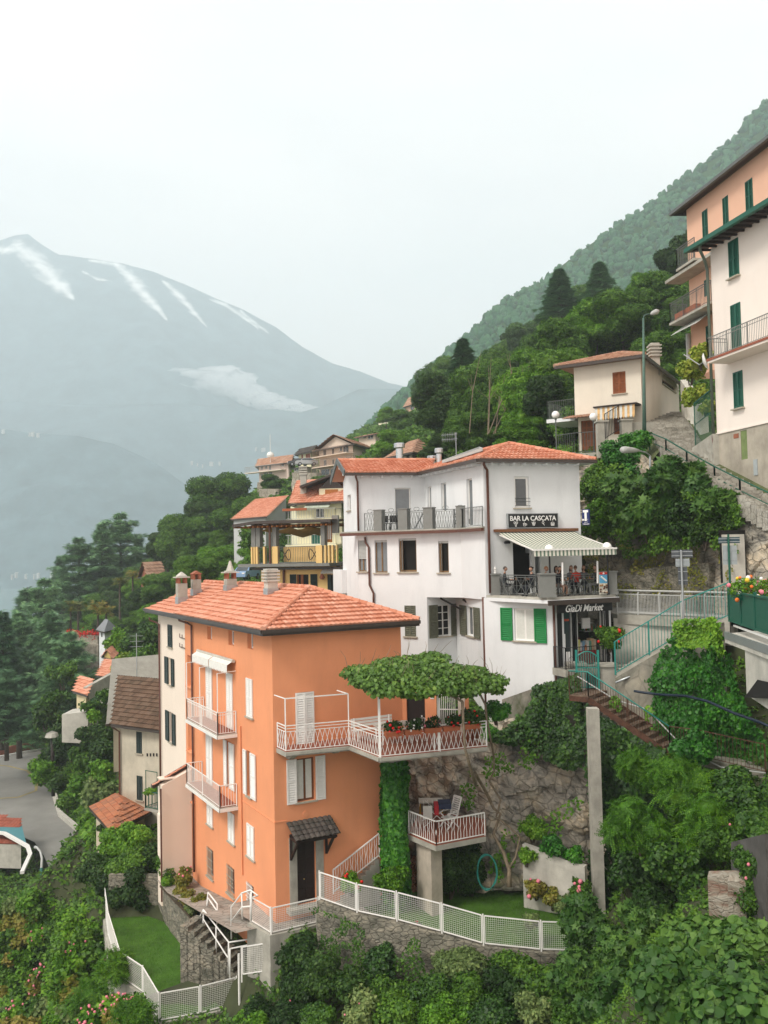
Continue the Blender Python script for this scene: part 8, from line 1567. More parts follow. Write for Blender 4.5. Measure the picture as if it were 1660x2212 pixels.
car(at(N3(775,388),168),R(10),CP1,'parked_car','silver car parked on the garage block roof','cars on the garage roof');car(at(N3(665,390),172),R(10),CP2,'parked_car','dark grey car parked behind the silver one on the garage block','cars on the garage roof')
car(at(PP(532,1252),100),R(75),mat('blue_car_paint',(.2,.32,.5),.3,.03,1,coat=.5),'parked_van','pale blue van just showing above the orange roof ridge',None)
hut('brick_cottage','small brick cottage with a pale front and terracotta roof beside the cedars',L1(940,560)[0],L1(990,560)[0],L1(1085,540)[0],156,150,156,L1(0,515)[1],L1(0,640)[1],BRICK,TILEO,'gablef',[(0,L1(962,522),L1(980,560),'w'),(0,L1(960,590),L1(982,640),'w')],1.0,2.6,tile=.7,base=4)
hut('white_tower_house','narrow white house with a grey slate hipped roof among the trees',L1(660,870)[0],L1(697,870)[0],L1(760,860)[0],122,119,123,L1(0,868)[1],L1(0,975)[1],WHITE,mat('grey_slate',(.20,.21,.22),.8,.15,2),'hip',[(0,L1(672,880),L1(682,912),'d')],.8,1.3,flat_t=True,base=4)
hut('mustard_house','small mustard house with a tiny terracotta roof half hidden by leaves',L1(690,1060)[0],L1(740,1060)[0],L1(780,1050)[0],106,104,110,L1(0,1048)[1],L1(0,1150)[1],mat('mustard_render',(.50,.38,.13),.9,.1,.6),TILE,'gablef',[(0,L1(712,1068),L1(726,1092),'w')],.5,.9,tile=.5,base=3)
hut('cream_tower','cream tower-like building with small terracotta roof left of the grey slab roof',L1(510,1290)[0],L1(572,1290)[0],L1(600,1280)[0],92,90,93,L1(0,1283)[1],L1(0,1405)[1],mat('butter_render',(.68,.58,.36),.9,.06,.7,stain=.2),TILE,'shed',[],.7,1.0,tile=.5,base=1)
hut('tiled_shed','low shed with bright wavy terracotta roof above the cream tower',L1(665,1180)[0],L1(760,1170)[0],L1(800,1165)[0],98,96,101,L1(0,1176)[1],L1(0,1240)[1],CONC2,TILE,'shed',[(0,L1(750,1195),L1(788,1228),'d')],.6,1.1,BRICK,tile=.5,base=2)
a,b=at(L1(575,1285),91),at(L1(800,1160),95);mb=MB();mb.bar(a,b,.5,1.3);tag(mb.build('parapet_wall',CONC),'long sloping grey parapet between the cream tower and the tiled shed','wall')
mb=MB();a,b=at(L1(412,1425),86),at(L1(585,1405),86);mb.hexa([a-Z*2.6,b-Z*3,b-Z*3+Vector((0,3,0)),a-Z*2.6+Vector((0,3,0))],[a,b,b+Vector((0,3,0)),a+Vector((0,3,0))]);tag(mb.build('curved_wall',CONC2),'pale rendered wall below the cream tower','wall')
GH,F1,F2,z0,z1=hut('grey_house','old grey rendered house with dark green shutters and brown tiled roof',L4(402,1000)[0],L4(745,1000)[0],L4(800,900)[0],60.5,58.5,66,L4(0,905)[1],L4(0,1640)[1],GREYH,TILEB,'gable',[(0,L4(545,942),L4(596,1140),'c'),(0,L4(549,1332),L4(602,1555),'c')],.75,2.6,BLKGREEN,.36,base=3)
for r in(F1.rect(L4(545,942),L4(596,1140)),F1.rect(L4(549,1332),L4(602,1555))):sill(F1,r,GH)
for i in range(4):mb=MB();r=F1.rect(L4(636+i*28,1135),L4(650+i*28,1165));F1.box(mb,*r,.0,.012);mb.build('vent_hole',DARK,GH)
mb=MB();mb.tube([F1.pt(-.3,z1-.2,.5),F1.pt(.05,z1-.6,.12),F1.pt(.05,z0,.12)],.06,7);mb.build('drainpipe',PIPE,GH)
b1_=bal(F1,GH,F1.uz(L4(636,1600),1.1)[0],F1.uz(L4(790,1600),1.1)[0],F1.uz(L4(636,1612),1.1)[1],1.3,CONC,DKGREEN,1.05);bush('foliage',None,tuple(F1.pt(F1.uz(L4(680,1460),1.1)[0],F1.uz(L4(680,1462),1.1)[1],1.1)),(.7,.3,.3),500,.1,'light',parent=b1_,stems=False)
mb=MB();zz=F1.uz(L4(636,1285),1.1)[1];u0,u1=F1.uz(L4(637,1600),1.1)[0],F1.uz(L4(742,1600),1.1)[0];zf0=F1.uz(L4(636,1612),1.1)[1];[mb.bar(F1.pt(x,zf0,1.2),F1.pt(x,zz,1.2),.04)for x in(u0+.05,u1)];mb.bar(F1.pt(u0,zz,1.2),F1.pt(u1,zz,1.2),.04);mb.build('frame',DKGREEN,b1_)
hut('slab_roof_house','house with a pale grey slate roof and satellite dish behind the grey house',L4(340,850)[0],L4(700,640)[0],L4(740,600)[0],66,68,78,L4(0,800)[1],L4(0,1000)[1],GREYH,mat('pale_slate',(.33,.32,.28),.9,.2,1.5,.6,9),'gable',[],.5,4.0,flat_t=True,base=2)
p=at(L4(532,575),68);t=thing('satellite_dish','round satellite dish with a mast on the slate roof behind the grey house','satellite dish',(0,0,0));mb=MB();mb.lathe((0,0,0),[(.02,-.1),(.4,-.05),(.6,.1),(.4,0),(.02,-.05)],16);mb.build('dish',CONC2,t,True);t.location=p;t.rotation_euler=(R(80),0,R(10));mb=MB();mb.tube([p+Vector((.1,.2,-1)),p+Vector((.1,.2,4.2))],.035,5);[mb.bar(p+Vector((-.4,.2,3.2+k*.4)),p+Vector((.6,.2,3.2+k*.4)),.02)for k in range(3)];tag(mb.build('aerial',GALV),'thin television aerial beside the round satellite dish','aerial')
hut('tiled_outhouse','low outhouse with a broad weathered terracotta roof beside the grey house',L4(190,1760)[0],L4(350,1840)[0],L4(620,1760)[0],60,55.5,58.5,L4(0,1780)[1],L4(0,1960)[1],mat('cream_old_render',(.55,.48,.36),.95,.2,1,stain=.4),mat_isl('mixed_old_tiles',[(.36,.13,.07),(.46,.19,.10),(.26,.13,.09)],.9,.1,.5,(.14,.10,.07)),'hip',[(0,L4(220,1840),L4(265,1930),'d')],.5,.8,WHITEP,.36,base=2)
def dropped(pts,dz=.08,z=None):return[Vector((p.x,p.y,p.z+dz))for p in pts]
zrd=-31.6;RP=[(-250,1640),(0,1635),(94,1610),(92,1629),(72,1663),(70,1685),(114,1721),(127,1765),(181,1809),(183,1850),(168,1908),(118,1912),(95,1860),(75,1830),(10,1800),(-250,1760)]
flat('valley_road',[gr(p,zrd)for p in RP],zrd+.55,ASPH);YLM=mat('worn_yellow_marking',(.34,.28,.12),.9,.3,.8);mb=MB();yl=[gr(p,zrd+.57)for p in((-10,1790-65),(40,1722),(78,1708),(80,1690),(60,1665),(20,1655),(-10,1652))]
for a,b in zip(yl,yl[1:]):mb.bar(a,b,.35,.01)
tag(mb.build('road_marking',YLM),kind='structure')
def kerb(pts,nm,m,w_,h,lab,cat):mb=MB();P=[gr(p,zrd+.55)for p in pts];[mb.bar(a+Z*h/2,b+Z*h/2,w_,h)for a,b in zip(P,P[1:])];return tag(mb.build(nm,m),lab,cat)
kerb([(-200,1650),(0,1631),(60,1620),(108,1612)],'roadside_wall',BRICK,.5,1.1,'low reddish wall along the far side of the valley road','wall');kerb([(-200,1654),(0,1636),(60,1625),(108,1617)],'road_kerb',WHITEP,.3,.25,'white kerb along the far side of the valley road','kerb');kerb([(118,1721),(131,1763),(184,1808),(186,1850)],'path_kerb',CONC2,.5,.5,'pale kerb between the road and the outhouse','kerb')
P=[gr(p,zrd+3.0)for p in((-120,1790),(48,1822),(68,1850),(50,1880))];t=thing('roadside_building','low building with reddish tiled roof and white curved parapet by the road','building',tuple(P[1]));q=[gr(k,zrd+1.0)for k in((-120,1800),(46,1822),(46,1855),(-120,1850))]
mb=MB();prism(mb,q,zrd,zrd+2.4);mb.build('wall',CONC2,t);mb=MB();tiles(mb,[up(q[3],zrd+2.45),up(q[2],zrd+2.45),up(q[1],zrd+3.6),up(q[0],zrd+3.6)],.6,.4,.06,.04,4,3);mb.build('roof',mat_isl('red_flat_tiles',[(.28,.08,.05),(.36,.11,.07)],.8),t)
mb=MB();k_=[gr(k,zrd+3.4)for k in((-120,1786),(10,1800),(60,1828),(66,1846),(48,1885))];[mb.bar(a,b,.35,.25)for a,b in zip(k_,k_[1:])];mb.build('parapet',WHITEP,t);mb=MB();mb.poly([up(k_[0],zrd+3.2),up(k_[1],zrd+3.2),up(k_[2],zrd+3.2),up(q[1],zrd+3.25)]);mb.build('pool_cover',mat('turquoise_roof',(.08,.25,.28),.5,.1,2),t)
t=thing('lamp_post','long leaning green lamp post with a curved arm in the lower left gardens','lamp post',tuple(gr((50,2260),-29)));mb=MB();pts=[at(L2(155,2260),57),at(L2(235,1640),66),at(L2(280,1380),70),at(L2(308,1060),73)];mb.tube(pts,[.2,.19,.17,.13],8);mb.build('pole',mat('sea_green_pole',(.03,.14,.11),.5,.4,5),t,True);mb=MB();mb.tube([pts[-1],at(L2(312,985),74),at(L2(300,935),74.5),at(L2(275,905),75),at(L2(262,903),75.2)],[.11,.1,.09,.09,.14],8);mb.build('arm',GREYR,t,True)
t=thing('lamp_post','dark wooden lamp post with a pale lamp head at the bend of the valley road','lamp post',tuple(at(L2(395,520),98)));mb=MB();mb.tube([at(L2(395,525),98),at(L2(392,300),98),at(L2(388,95),98)],.2,7);mb.build('pole',DKWOOD,t,True);mb=MB();mb.lathe(at(L2(384,80),98),[(.1,-.3),(.75,-.1),(.6,.3),(.1,.5)],10);mb.build('lamp_head',CONC2,t)
# ================================================================ TREES AND PLANTS
hill_me=hill.data;BT=BVHTree.FromPolygons([v.co.copy()for v in hill_me.vertices],[tuple(p.vertices)for p in hill_me.polygons])
def hitT(p):
 d=ray(p);h=BT.ray_cast(Vector((0,0,0)),d.normalized());return h[0]
def inpoly(p,poly):
 x,y=p[0],p[1];c=False
 for(x0,y0),(x1,y1)in zip(poly,poly[1:]+poly[:1]):
  if(y0>y)!=(y1>y)and x<(x1-x0)*(y-y0)/(y1-y0)+x0:c=not c
 return c
def pixels_in(poly,n,seed,mind=20):
 r=random.Random(seed);xs=[p[0]for p in poly];ys=[p[1]for p in poly];out=[];tries=0
 while len(out)<n and tries<n*40:
  tries+=1;q=(r.uniform(min(xs),max(xs)),r.uniform(min(ys),max(ys)))
  if inpoly(q,poly)and all((q[0]-o[0])**2+(q[1]-o[1])**2>mind**2 for o in out):out.append(q)
 return out
PR=dict(b1=deciduous_proto(1,m='broad',label=None),b2=deciduous_proto(2,m='broad',label=None,rad=4.0,h=9.5),b3=deciduous_proto(3,m='light',label=None,rad=3.6),b4=deciduous_proto(4,m='dark',label=None,rad=3.4,tall=1.15),
          c1=conifer_proto(1,label=None),c2=conifer_proto(2,rad=3.6,h=13,label=None,m='cedar'),e1=conifer_proto(3,kind='cedar',rad=5.6,h=15,m='cedar',label=None,N=6000,bare=.22),e2=conifer_proto(4,kind='cedar',rad=5.2,h=17,m='cedar',label=None,N=6500,bare=.45))
HT=dict(b1=10,b2=9.5,b3=10,b4=10,c1=14,c2=13,e1=15,e2=17);used=set()
def zone(q,X,Yz):
 return[n for v,n in zip(X[0::2]+[1e9],X[1::2])if q[0]<=v][0]+', '+[n for v,n in zip(Yz[0::2]+[1e9],Yz[1::2])if q[1]<=v][0]
ZX=[1010,'near its left edge',1090,'left of its middle',1170,'in its middle',1260,'right of its middle',1350,'behind the cream house',1430,'near the street lamp',9999,'beside the peach house'];ZY=[690,'on the crest',760,'high up',830,'halfway down',900,'low down',9999,'at its foot']
def tree(k,p,h,label,group=None,wide=1.0,cat='tree',name=None):
 s=h/HT[k];o=dup(PR[k],tuple(p),rnd.uniform(0,6.28),(s*wide,s*wide,s),label,group,first=k not in used)
 if k not in used:used.add(k);o['category']=cat
 if 'group' in o.keys()and not group:del o['group']
 if group:o['group']=group
 if name:o.name=name
 return o
W1=[(925,900),(935,850),(965,800),(1040,745),(1110,705),(1200,660),(1300,630),(1400,625),(1495,610),(1495,780),(1380,775),(1230,810),(1215,975),(1100,965),(960,950)]
for q in sorted(pixels_in(W1,125,5,24),key=lambda q:q[1]):
 h=hitT(q)
 if not h or h.y>240 or h.y<64:continue
 Y=h.y;ht=min(13,max(6.5,95*pxm(Y)))*rnd.uniform(.85,1.2);k=rnd.choice(['b1','b2','b1','b3','b4','b4','b2']);
 zz=zone(q,ZX,ZY);nm=dict(b1='mid green',b2='wide rounded',b3='light green',b4='dark green')[k];tree(k,(h.x,h.y,h.z-.8),ht,nm+' tree of the hill wood, '+zz,'hill wood, %s, %s'%(nm,zz),1.05)
def placed(k,x,yt,yb,Y,label,wide=1.0,group=None,**kw):b=at((x,yb),Y);t=at((x,yt),Y);return tree(k,b,(t.z-b.z)*(1.02 if k[0]in 'ce' else .92),label,group,wide if k[0]=='c' else min(wide,1.45 if Y<165 else 1.3),**kw)
for a in((1212,582,700,150,'pointed dark conifer sticking out of the wood, left of a pair','c1',1.3),(1298,566,690,150,'pointed dark conifer sticking out of the wood, right of a pair','c2',1.1),(1003,732,860,120,'slender dark conifer at the left side of the wood','c1',1.2),(1478,498,640,118,'tall dark tree rising beside the peach house','b4',1.2),(1395,590,700,118,'upright fresh green tree near the peach house','b3',1.0),
          (1440,590,740,100,'large rounded tree close to the peach house','b1',1.35),(1350,640,790,98,'bushy tree behind the cream house roof','b2',1.3),(1290,650,800,100,'leafy light tree behind the cream house','b3',1.3),(1220,690,850,95,'full green tree left behind the cream house','b1',1.2),(1430,730,860,82,'small tree between the cream house chimney and the pink house','b2',1.2),(965,805,960,105,'big dark rounded tree at the left front of the wood','b4',1.4),
          (1090,800,970,90,'grey green airy tree with bare branches in the middle of the wood','b1',1.2),(1180,850,985,78,'low bushy tree just left of the cream house','b3',1.3),(1020,900,1000,85,'round bush-like tree behind the solar collector','b2',1.5),(1130,900,1010,72,'light shrubby tree behind the white house roof','b3',1.5)):
 placed(a[5],a[0],a[1],a[2],a[3],a[4],a[6]*(1.6 if a[5][0]=='c' else 1))
c=at((1090,905),84);mb=MB();r_=random.Random(3)
for i in range(16):b=Vector((c.x+r_.uniform(-4,4),c.y-5+r_.uniform(-.5,.5),c.z-2));e=b+Vector((r_.uniform(-1.2,2.4),0,r_.uniform(4,7.5)));m_=b.lerp(e,.5)+Vector((r_.uniform(-.5,.5),0,0));mb.tube([b,m_,e],[.05,.035,.012],4);[mb.tube([m_,m_+Vector((r_.uniform(-1.2,1.2),0,r_.uniform(.8,2)))],[.022,.008],4)for _ in range(2)]
tag(mb.build('bare_branches',VINEBARK),'pale leafless branches standing in front of the wood','dead shrub')
ced=((262,1112,1310,214,'e1','tallest broad cedar of the group on the skyline above the lake',1.2),(222,1128,1320,206,'c2','narrow pointed cedar just left of the tallest one',1.2),(172,1165,1330,200,'e1','cedar with drooping tiers on the left flank of the skyline group',1.25),(132,1200,1330,216,'c2','lower cedar at the left edge of the skyline group',1.3),(300,1160,1300,224,'c1','slender conifer right of the tallest cedar',1.2),(325,1180,1290,222,'c1','pale young conifer nearest the brick cottage',1.3),
       (98,1255,1470,165,'e1','grey green cedar standing in front of the lake',1.1),(60,1268,1500,170,'c2','reddish tipped cedar in front of the lake',1.35),(5,1320,1590,128,'c1','dark conifer cut by the left edge',1.3),(42,1330,1618,142,'e2','tall cedar with a long bare trunk rising behind the road',1.0),(112,1330,1600,132,'e2','spreading layered cedar right of the one with the bare trunk',1.05),(150,1370,1590,126,'e1','low layered cedar above the road bend',1.2),(15,1450,1625,118,'e1','dark cedar low at the left edge',1.3),(75,1460,1622,150,'c1','dark conifer behind the bare cedar trunk',1.5))
for x,yt,yb,Y,k,lab,wd in ced:placed(k,x,yt,yb,Y,lab,wd)
brd=((482,1022,1180,176,'b1','big round tree highest on the skyline left of the village',1.5),(440,1085,1200,170,'b4','dark round tree left of the biggest skyline tree',1.5),(395,1110,1240,166,'b1','round tree lowest on the skyline above the chimneys',1.6),(362,1150,1250,186,'b4','small dark tree right of the cedar group',1.6),(530,1080,1200,150,'b2','bushy tree left of the orange roofed grey house',1.5),(600,1080,1170,130,'b1','tree between the grey villa and the pale yellow house',1.5),(560,1180,1270,110,'b3','light green tree behind the tall chimney',1.7),(470,1180,1290,120,'b3','broad light green tree behind the gabled chimney',1.8),(420,1200,1300,105,'b1','leafy tree right behind the left chimneys',1.6),(590,1027,1075,176,'b2','small round tree in front of the small pink house',1.5),(640,1040,1080,168,'b4','dark bushy tree below the parked cars',1.5),(555,1068,1115,184,'b3','little light tree at the foot of the stone terrace',1.6),
       (850,930,1010,135,'b3','fresh green tree between the large beige house and the brown roofed one',1.5),(880,890,960,180,'b2','rounded tree on the slope under the highest cottage',1.6),(815,985,1030,130,'b4','dark bush-like tree right of the large beige house',1.8),(940,945,1010,92,'b4','dark rounded tree beside the brown roofed house',1.8),(690,1030,1075,140,'b2','low leafy tree at the foot of the beige house terrace',1.8),(835,880,925,240,'b3','clipped green tree on the ridge below the bungalow',2.0))
for x,yt,yb,Y,k,lab,wd in brd:placed(k,x,yt,yb,Y,lab,wd)
W2=[(335,1300),(380,1290),(345,1340),(340,1560),(262,1500),(245,1580),(170,1610),(110,1600),(120,1520),(160,1420),(150,1330),(250,1300)]
kk=0
for q in sorted(pixels_in(W2,52,9,20),key=lambda q:q[1]):
 h=hitT(q)
 if not h:continue
 Y=h.y;ht=min(9,62*pxm(Y))*rnd.uniform(.8,1.2);k=rnd.choice(['b1','b2','b3','b4','b4']);zz=zone(q,[150,'behind the road bend',210,'left of the cream tower',270,'by the small sheds',9999,'beside the orange house'],[1350,'uppermost',1430,'upper row',1520,'lower row',9999,'lowest']);nm=dict(b1='mid green',b2='wide bushy',b3='light green',b4='dark')[k];tree(k,(h.x,h.y,h.z-.6),ht,nm+' tree on the left slope '+zz,'left slope, %s, %s'%(nm,zz),1.4)
W2b=[(0,1340),(120,1330),(240,1300),(330,1250),(420,1200),(560,1130),(560,1200),(400,1260),(300,1330),(160,1440),(0,1500)]
for q in sorted(pixels_in(W2b,34,19,26),key=lambda q:q[1]):
 h=hitT(q)
 if not h or h.y>420:continue
 kd_=rnd.choice(['b4','b1','b2']);zz=zone(q,[120,'by the lake',260,'below the skyline cedars',400,'near the brick cottage',9999,'above the chimneys'],[1220,'upper row',1330,'middle row',9999,'lower row']);nm=dict(b1='mid green',b2='wide',b4='dark')[kd_];tree(kd_,(h.x,h.y,h.z-.6),min(10,50*pxm(h.y)),nm+' tree of the far left wood '+zz,'far left wood, %s, %s'%(nm,zz),1.4)
def palm(p,h,label,grp):
 t=thing('palm_tree',label,'palm',tuple(p),grp);mb=MB();mb.tube([p-Z,p+Z*h],[.22,.16],7);mb.build('trunk',BARK,t);top=p+Z*h;P,N_,A,S=[],[],[],[]
 for i in range(34):a=rnd.uniform(0,6.28);e=rnd.uniform(-.7,.9);d=np.array([math.cos(a)*math.cos(e),math.sin(a)*math.cos(e),math.sin(e)]);[(P.append(np.array(top)+d*s-np.array([0,0,.25*s*s])),N_.append((0,0,1)),A.append(d),S.append(1.0-.15*s))for s in(.3,.8,1.2)]
 link('crown',scatter('crown','spray',np.array(P),np.array(N_)+NR.normal(size=(len(P),3))*.3,np.array(S),align=np.array(A)),LF['palm'],t)
for x,yt,Y,h,lab in((153,1305,165,7,'palm left of a pair above the flower terrace'),(169,1308,164,6.5,'palm right of a pair above the flower terrace'),(212,1308,150,6,'golden palm beside the slate roofed white house'),(230,1318,148,5,'smaller golden palm right of the golden one'),(259,1255,165,6,'palm below the tallest cedar'),(287,1240,168,5,'palm left of the brick cottage')):
 top=at((x,yt),Y);palm(top-Z*h,h,lab,None)
wallrun('flower_terrace_wall',[at(L1(430,890),150),at(L1(660,900),146)],[5.5,5.5],.6,STONEW,'stone terrace wall with red flowers along its top under the palms',seg=2);wallrun('flower_terrace_wall',[at(L1(510,952),138),at(L1(662,958),136)],[4,4],.6,STONEW,'lower dark stone terrace wall beside the narrow white house',seg=2)
N_=500;P=np.array([tuple(at(L1(430,888),150).lerp(at(L1(660,897),146),t))for t in NR.random(N_)])+NR.normal(size=(N_,3))*.3;o=link('red_flower_row',scatter('red_flower_row','quad',P,NR.normal(size=(N_,3)),.35),FLRED);tag(o,'row of red flowers along the top of the palm terrace wall','flowers',kind='stuff')
def B(x,y,Y,r,m,leaf,label,tm='quad',n=None,sq=.85,cat='bush',group=None,ry=None,K=None,**kw):
 p=at(K(x,y)if K else(x,y),Y);rr=r*pxm(Y);cov=1.9*12.6*rr*rr*sq/(leaf*leaf*.42);n=n or int(min(7000,max(300,cov)));return bush(kw.pop('name','bush'),label,tuple(p),(rr,(ry or rr),rr*sq),n,leaf,m,tm,cat,group,**kw)
for i,(x,y,Y,r,m,lab)in enumerate(((850,900,53,42,'light','light green bush in front of the tiled outhouse'),(980,870,51.5,46,'light','tall yellow-green bush beside the tiled outhouse'),(1110,960,50,44,'dark','dark clipped hedge below the annex'),(980,1010,50,50,'broad','big bush between the hedge and the lawn'),(760,1080,52,52,'dark','broad dark bush at the corner of the lower lawn'),(850,1160,50,42,'dark','shaded bush hanging over the back wall of the lower lawn'),(1000,1210,49,46,'dark','shaded bush against the back wall of the lower lawn'),(880,1270,48.9,34,'dark','low dark bush at the edge of the lower lawn'),(1240,1040,48.5,34,'broad','loose rose bush on the wall above the lawn'),(1235,1155,47.5,20,'light','small leafy plant on the lawn wall'),(1350,1110,47,22,'dry','dry yellowish rose shrub on the flower bed'),(1330,1230,46,18,'dry','round yellowish cushion plant on the flower bed'),(1380,1275,45,19,'dry','second round cushion plant beside the bed edge'),(1400,1350,44.2,19,'olive','silver green round plant hanging over the lawn wall'),(1480,1300,44,18,'dry','thin rose plant near the white path railing'),(780,760,57,20,'dark','small shrub at the outhouse corner'),(1170,850,52,16,'olive','pale shrub by the annex door'))):
 B(x,y,Y,r,m,.15 if r>25 else .1,lab,K=L2,flm=FLPINK if i in(8,10)else None,flN=6 if i in(8,10)else 0)
for i,(x,y,Y,r,m,lab)in enumerate(((430,430,88,40,'dark','dark shrub beside the wooden lamp post'),(500,570,84,36,'broad','bushy plant hanging over the road bend'),(700,500,76,58,'olive','large silver green rounded bush above the outhouse'),(830,520,74,52,'olive','second silver green bush against the grey house'),(620,440,80,50,'light','light green bush left of the silver ones'),(330,330,96,50,'light','light green bank plant by the road bend'),(420,200,100,56,'dark','dark ivy mass behind the wooden lamp post'),(530,150,94,60,'dark','tall ivy clad mass left of the grey house'),(640,250,84,62,'broad','dense bush in the middle of the slope by the grey house'),(760,180,78,60,'dark','dark green bush near the grey house gutter'),(770,330,76,46,'light','small bright bush near the grey house wall'),(690,90,84,56,'dark','bush below the pale curved wall'),(780,60,80,44,'dark','dark bush beside the slate roof'),(440,60,104,50,'dark','ivy covered bush left of the pale curved wall'),(360,-20,106,52,'broad','tree-like bush above the road bend'),(300,380,98,34,'light','low bright plants on the bank by the road'))):
 B(x,y,Y,r*.62,m,.30,lab,K=L2)
for x,y,Y,r,m,lab in((600,1370,86,30,'broad','creeper bush on the wall right of the cream tower'),(700,1300,84,30,'broad','leafy bush under the tiled shed'),(620,1440,82,26,'light','bush with orange flowers below the cream tower'),(860,1130,84,70,'gold','large yellow-green tree between the sheds and the orange house'),(960,1060,82,60,'broad','full green tree touching the cream end of the orange house'),(900,980,96,60,'broad','dark leafy mass behind the mustard house'),(780,940,110,52,'light','light green leafy mass right of the narrow white house'),(980,900,90,56,'dark','dark bush directly left of the cream wall'),(420,1150,110,60,'broad','rounded tree left of the mustard house'),(340,1330,100,56,'broad','broad tree left of the cream tower'),(300,1450,98,48,'dark','dark tree above the road bend')):
 B(x,y,Y,r*.62,m,.32,lab,K=L1,name='bushy_tree',cat='tree')
B(556,2180,36.2,36,'dark',.12,'dark bush under the landing of the garden steps')
B(548,1165,106,34,'broad',.35,'leafy bush against the wall of the grey house with the plain orange roof')
gi=0;W4=[(-20,1938),(65,1945),(95,2012),(190,2025),(212,2070),(240,2100),(300,2212),(300,2260),(-20,2260)]
for q in sorted(pixels_in(W4,62,12,24),key=lambda q:q[1]):
 h=hitT(q)
 if not h:continue
 k=rnd.choice(['light','broad','olive','light','broad','robin','dry']);hot=rnd.random()<.09
 B(q[0],q[1]-8,h.y-.6,rnd.uniform(20,34),k,.24,('flowering pink ' if hot else '')+{'light':'bright green garden shrub','broad':'mid green garden shrub','olive':'silvery garden shrub','robin':'fresh feathery garden shrub','dry':'straw coloured garden plant'}[k]+', lower left gardens, '+(zz:=zone(q,[60,'at the left edge',120,'by the green lamp post',190,'by the footpath',9999,'near the lawn fence'],[1990,'top row',2080,'upper row',2160,'lower row',9999,'bottom row'])),group='garden shrubs, '+k+(' with flowers, ' if hot else ', ')+zz,flm=FLPINK if hot else None,flN=60 if hot else 0,fls=.065,stems=False)
mb=MB();pts=[gr(p,-29.5)for p in((150,2270),(165,2120),(178,2020),(188,1950),(200,1905))]
for a,b in zip(pts,pts[1:]):mb.bar(a,b,1.3,.3)
tag(mb.build('garden_footpath',CONC2),kind='structure')
for x,y,Y,r,m,lab in((250,2090,41,40,'robin','feathery young tree just outside the lawn fence'),(200,2160,42,46,'robin','light green feathery tree at the bottom left of the lawn'),(290,2190,36.5,36,'robin','feathery shrub at the very bottom beside the lawn fence'),(150,2190,46,34,'robin','loose bright green sapling at the bottom left')):
 B(x,y,Y,r,m,.42,lab,'pinn',cat='tree',name='robinia_tree',rnd_=.45,kcore=.5,n=900)
bot=[((x,y),Y)for x,y,Y in((650,2060,35.4),(700,2110,34.3),(640,2130,35.3),(760,2130,33.6),(628,2195,34.6),(690,2190,33.5),(780,2190,32.6),(850,2150,33),(930,2150,32.6),(870,2200,31.8),(960,2205,31.4),(1010,2150,32.3),(1090,2150,32.2),(1050,2205,31),(1150,2190,31),(1170,2130,32.4),(1240,2120,32),(1230,2190,30),(560,2235,35.4),(520,2250,35),(1290,2060,33),(820,2080,34.5),(980,2095,33.8),(1120,2090,33.6))]
un=['dark hedge-like','bramble covered','mixed leafy','loose grassy','dense green','low trailing','dark tangled','light speckled']
wh=['under the corner patio','left below the curved wall','in the middle below the curved wall','right below the curved wall']
for i,(p,Y)in enumerate(bot):
 m=['ivy','broad','light','broad','dark','ivy','olive','broad'][i%8]if i>3 else 'dark';B(p[0],p[1],Y,rnd.uniform(48,66),m,.11 if i%3 else .14,'%s bush %s, %s'%(un[i%8],wh[0 if p[0]<720 else 1 if p[0]<900 else 2 if p[0]<1080 else 3],'upper row' if p[1]<2100 else 'middle row' if p[1]<2170 else 'bottom row'),seed=i,sq=.75,flm=FLPINK if i in(2,4,6)else None,flN=8 if i in(2,4,6)else 0,fls=.04,stems=False)
rs_=((1480,1700,33.0,88,'robin',.42,'pinn','bright feathery robinia below the rusty stair walkway'),(1400,1790,32.4,80,'robin',.42,'pinn','feathery robinia branch spreading left above the column'),(1530,1790,31.5,84,'robin',.42,'pinn','shaded lower part of the robinia thicket'),(1366,1650,35.6,44,'robin',.4,'pinn','small robinia hanging right of the concrete column'),(1450,1860,31.8,80,'ivy',.12,'ivy','dark ivy mound under the robinia'),(1590,1720,32.4,80,'ivy',.12,'ivy','ivy mound on the right edge below the walkway'),(1378,1880,34.2,56,'ivy',.12,'ivy','creeper clad mound right of the concrete column'),(1420,1960,32.0,60,'dark',.13,'quad','dark bush above the fig leaves'),(1520,1960,30.8,66,'ivy',.12,'ivy','deep shaded creeper beside the ruined wall'),
       (1260,2000,33.2,62,'fig',.24,'fig','fig bush hanging over the right end of the mesh fence'),(1340,2060,31.4,72,'fig',.24,'fig','large fig bush at the lower right of the garden wall'),(1400,1990,31.8,52,'fig',.24,'fig','fig branches right of the concrete column'),(1250,2110,30.8,66,'fig',.22,'fig','low fig shoots below the mesh fence end'),(1330,2160,28.5,70,'fig',.22,'fig','lower fig thicket in the bottom right'),(1420,2110,28,66,'dark',.13,'quad','dark leafy bush between fig and big leaved shrub'),
       (1560,2050,25.5,105,'fig',.2,'wide','big leaved shrub in the right foreground, upper part'),(1450,2150,23.6,105,'fig',.19,'wide','big leaved shrub at the bottom, left part'),(1590,2170,22.4,130,'fig',.19,'wide','big leaved shrub filling the bottom right corner'),(1638,1870,26.9,62,'broad',.10,'quad','flowering bush over the ruined wall at the right edge'),(1650,1790,27.6,44,'ivy',.12,'ivy','ivy clump over the top of the dark old wall'),(1560,1830,30.2,48,'broad',.10,'quad','thin grassy growth on top of the ruined wall'),(1630,1960,27.2,64,'broad',.10,'quad','straggly leafy bush at the right edge'),(1640,1740,31,60,'ivy',.12,'ivy','ivy hanging at the right edge under the walkway'),(1510,1620,35.5,50,'bivy',.12,'ivy','creeper at the foot of the walkway railing'),(1325,1760,39.2,42,'ivy',.12,'ivy','creeper hanging right behind the column'))
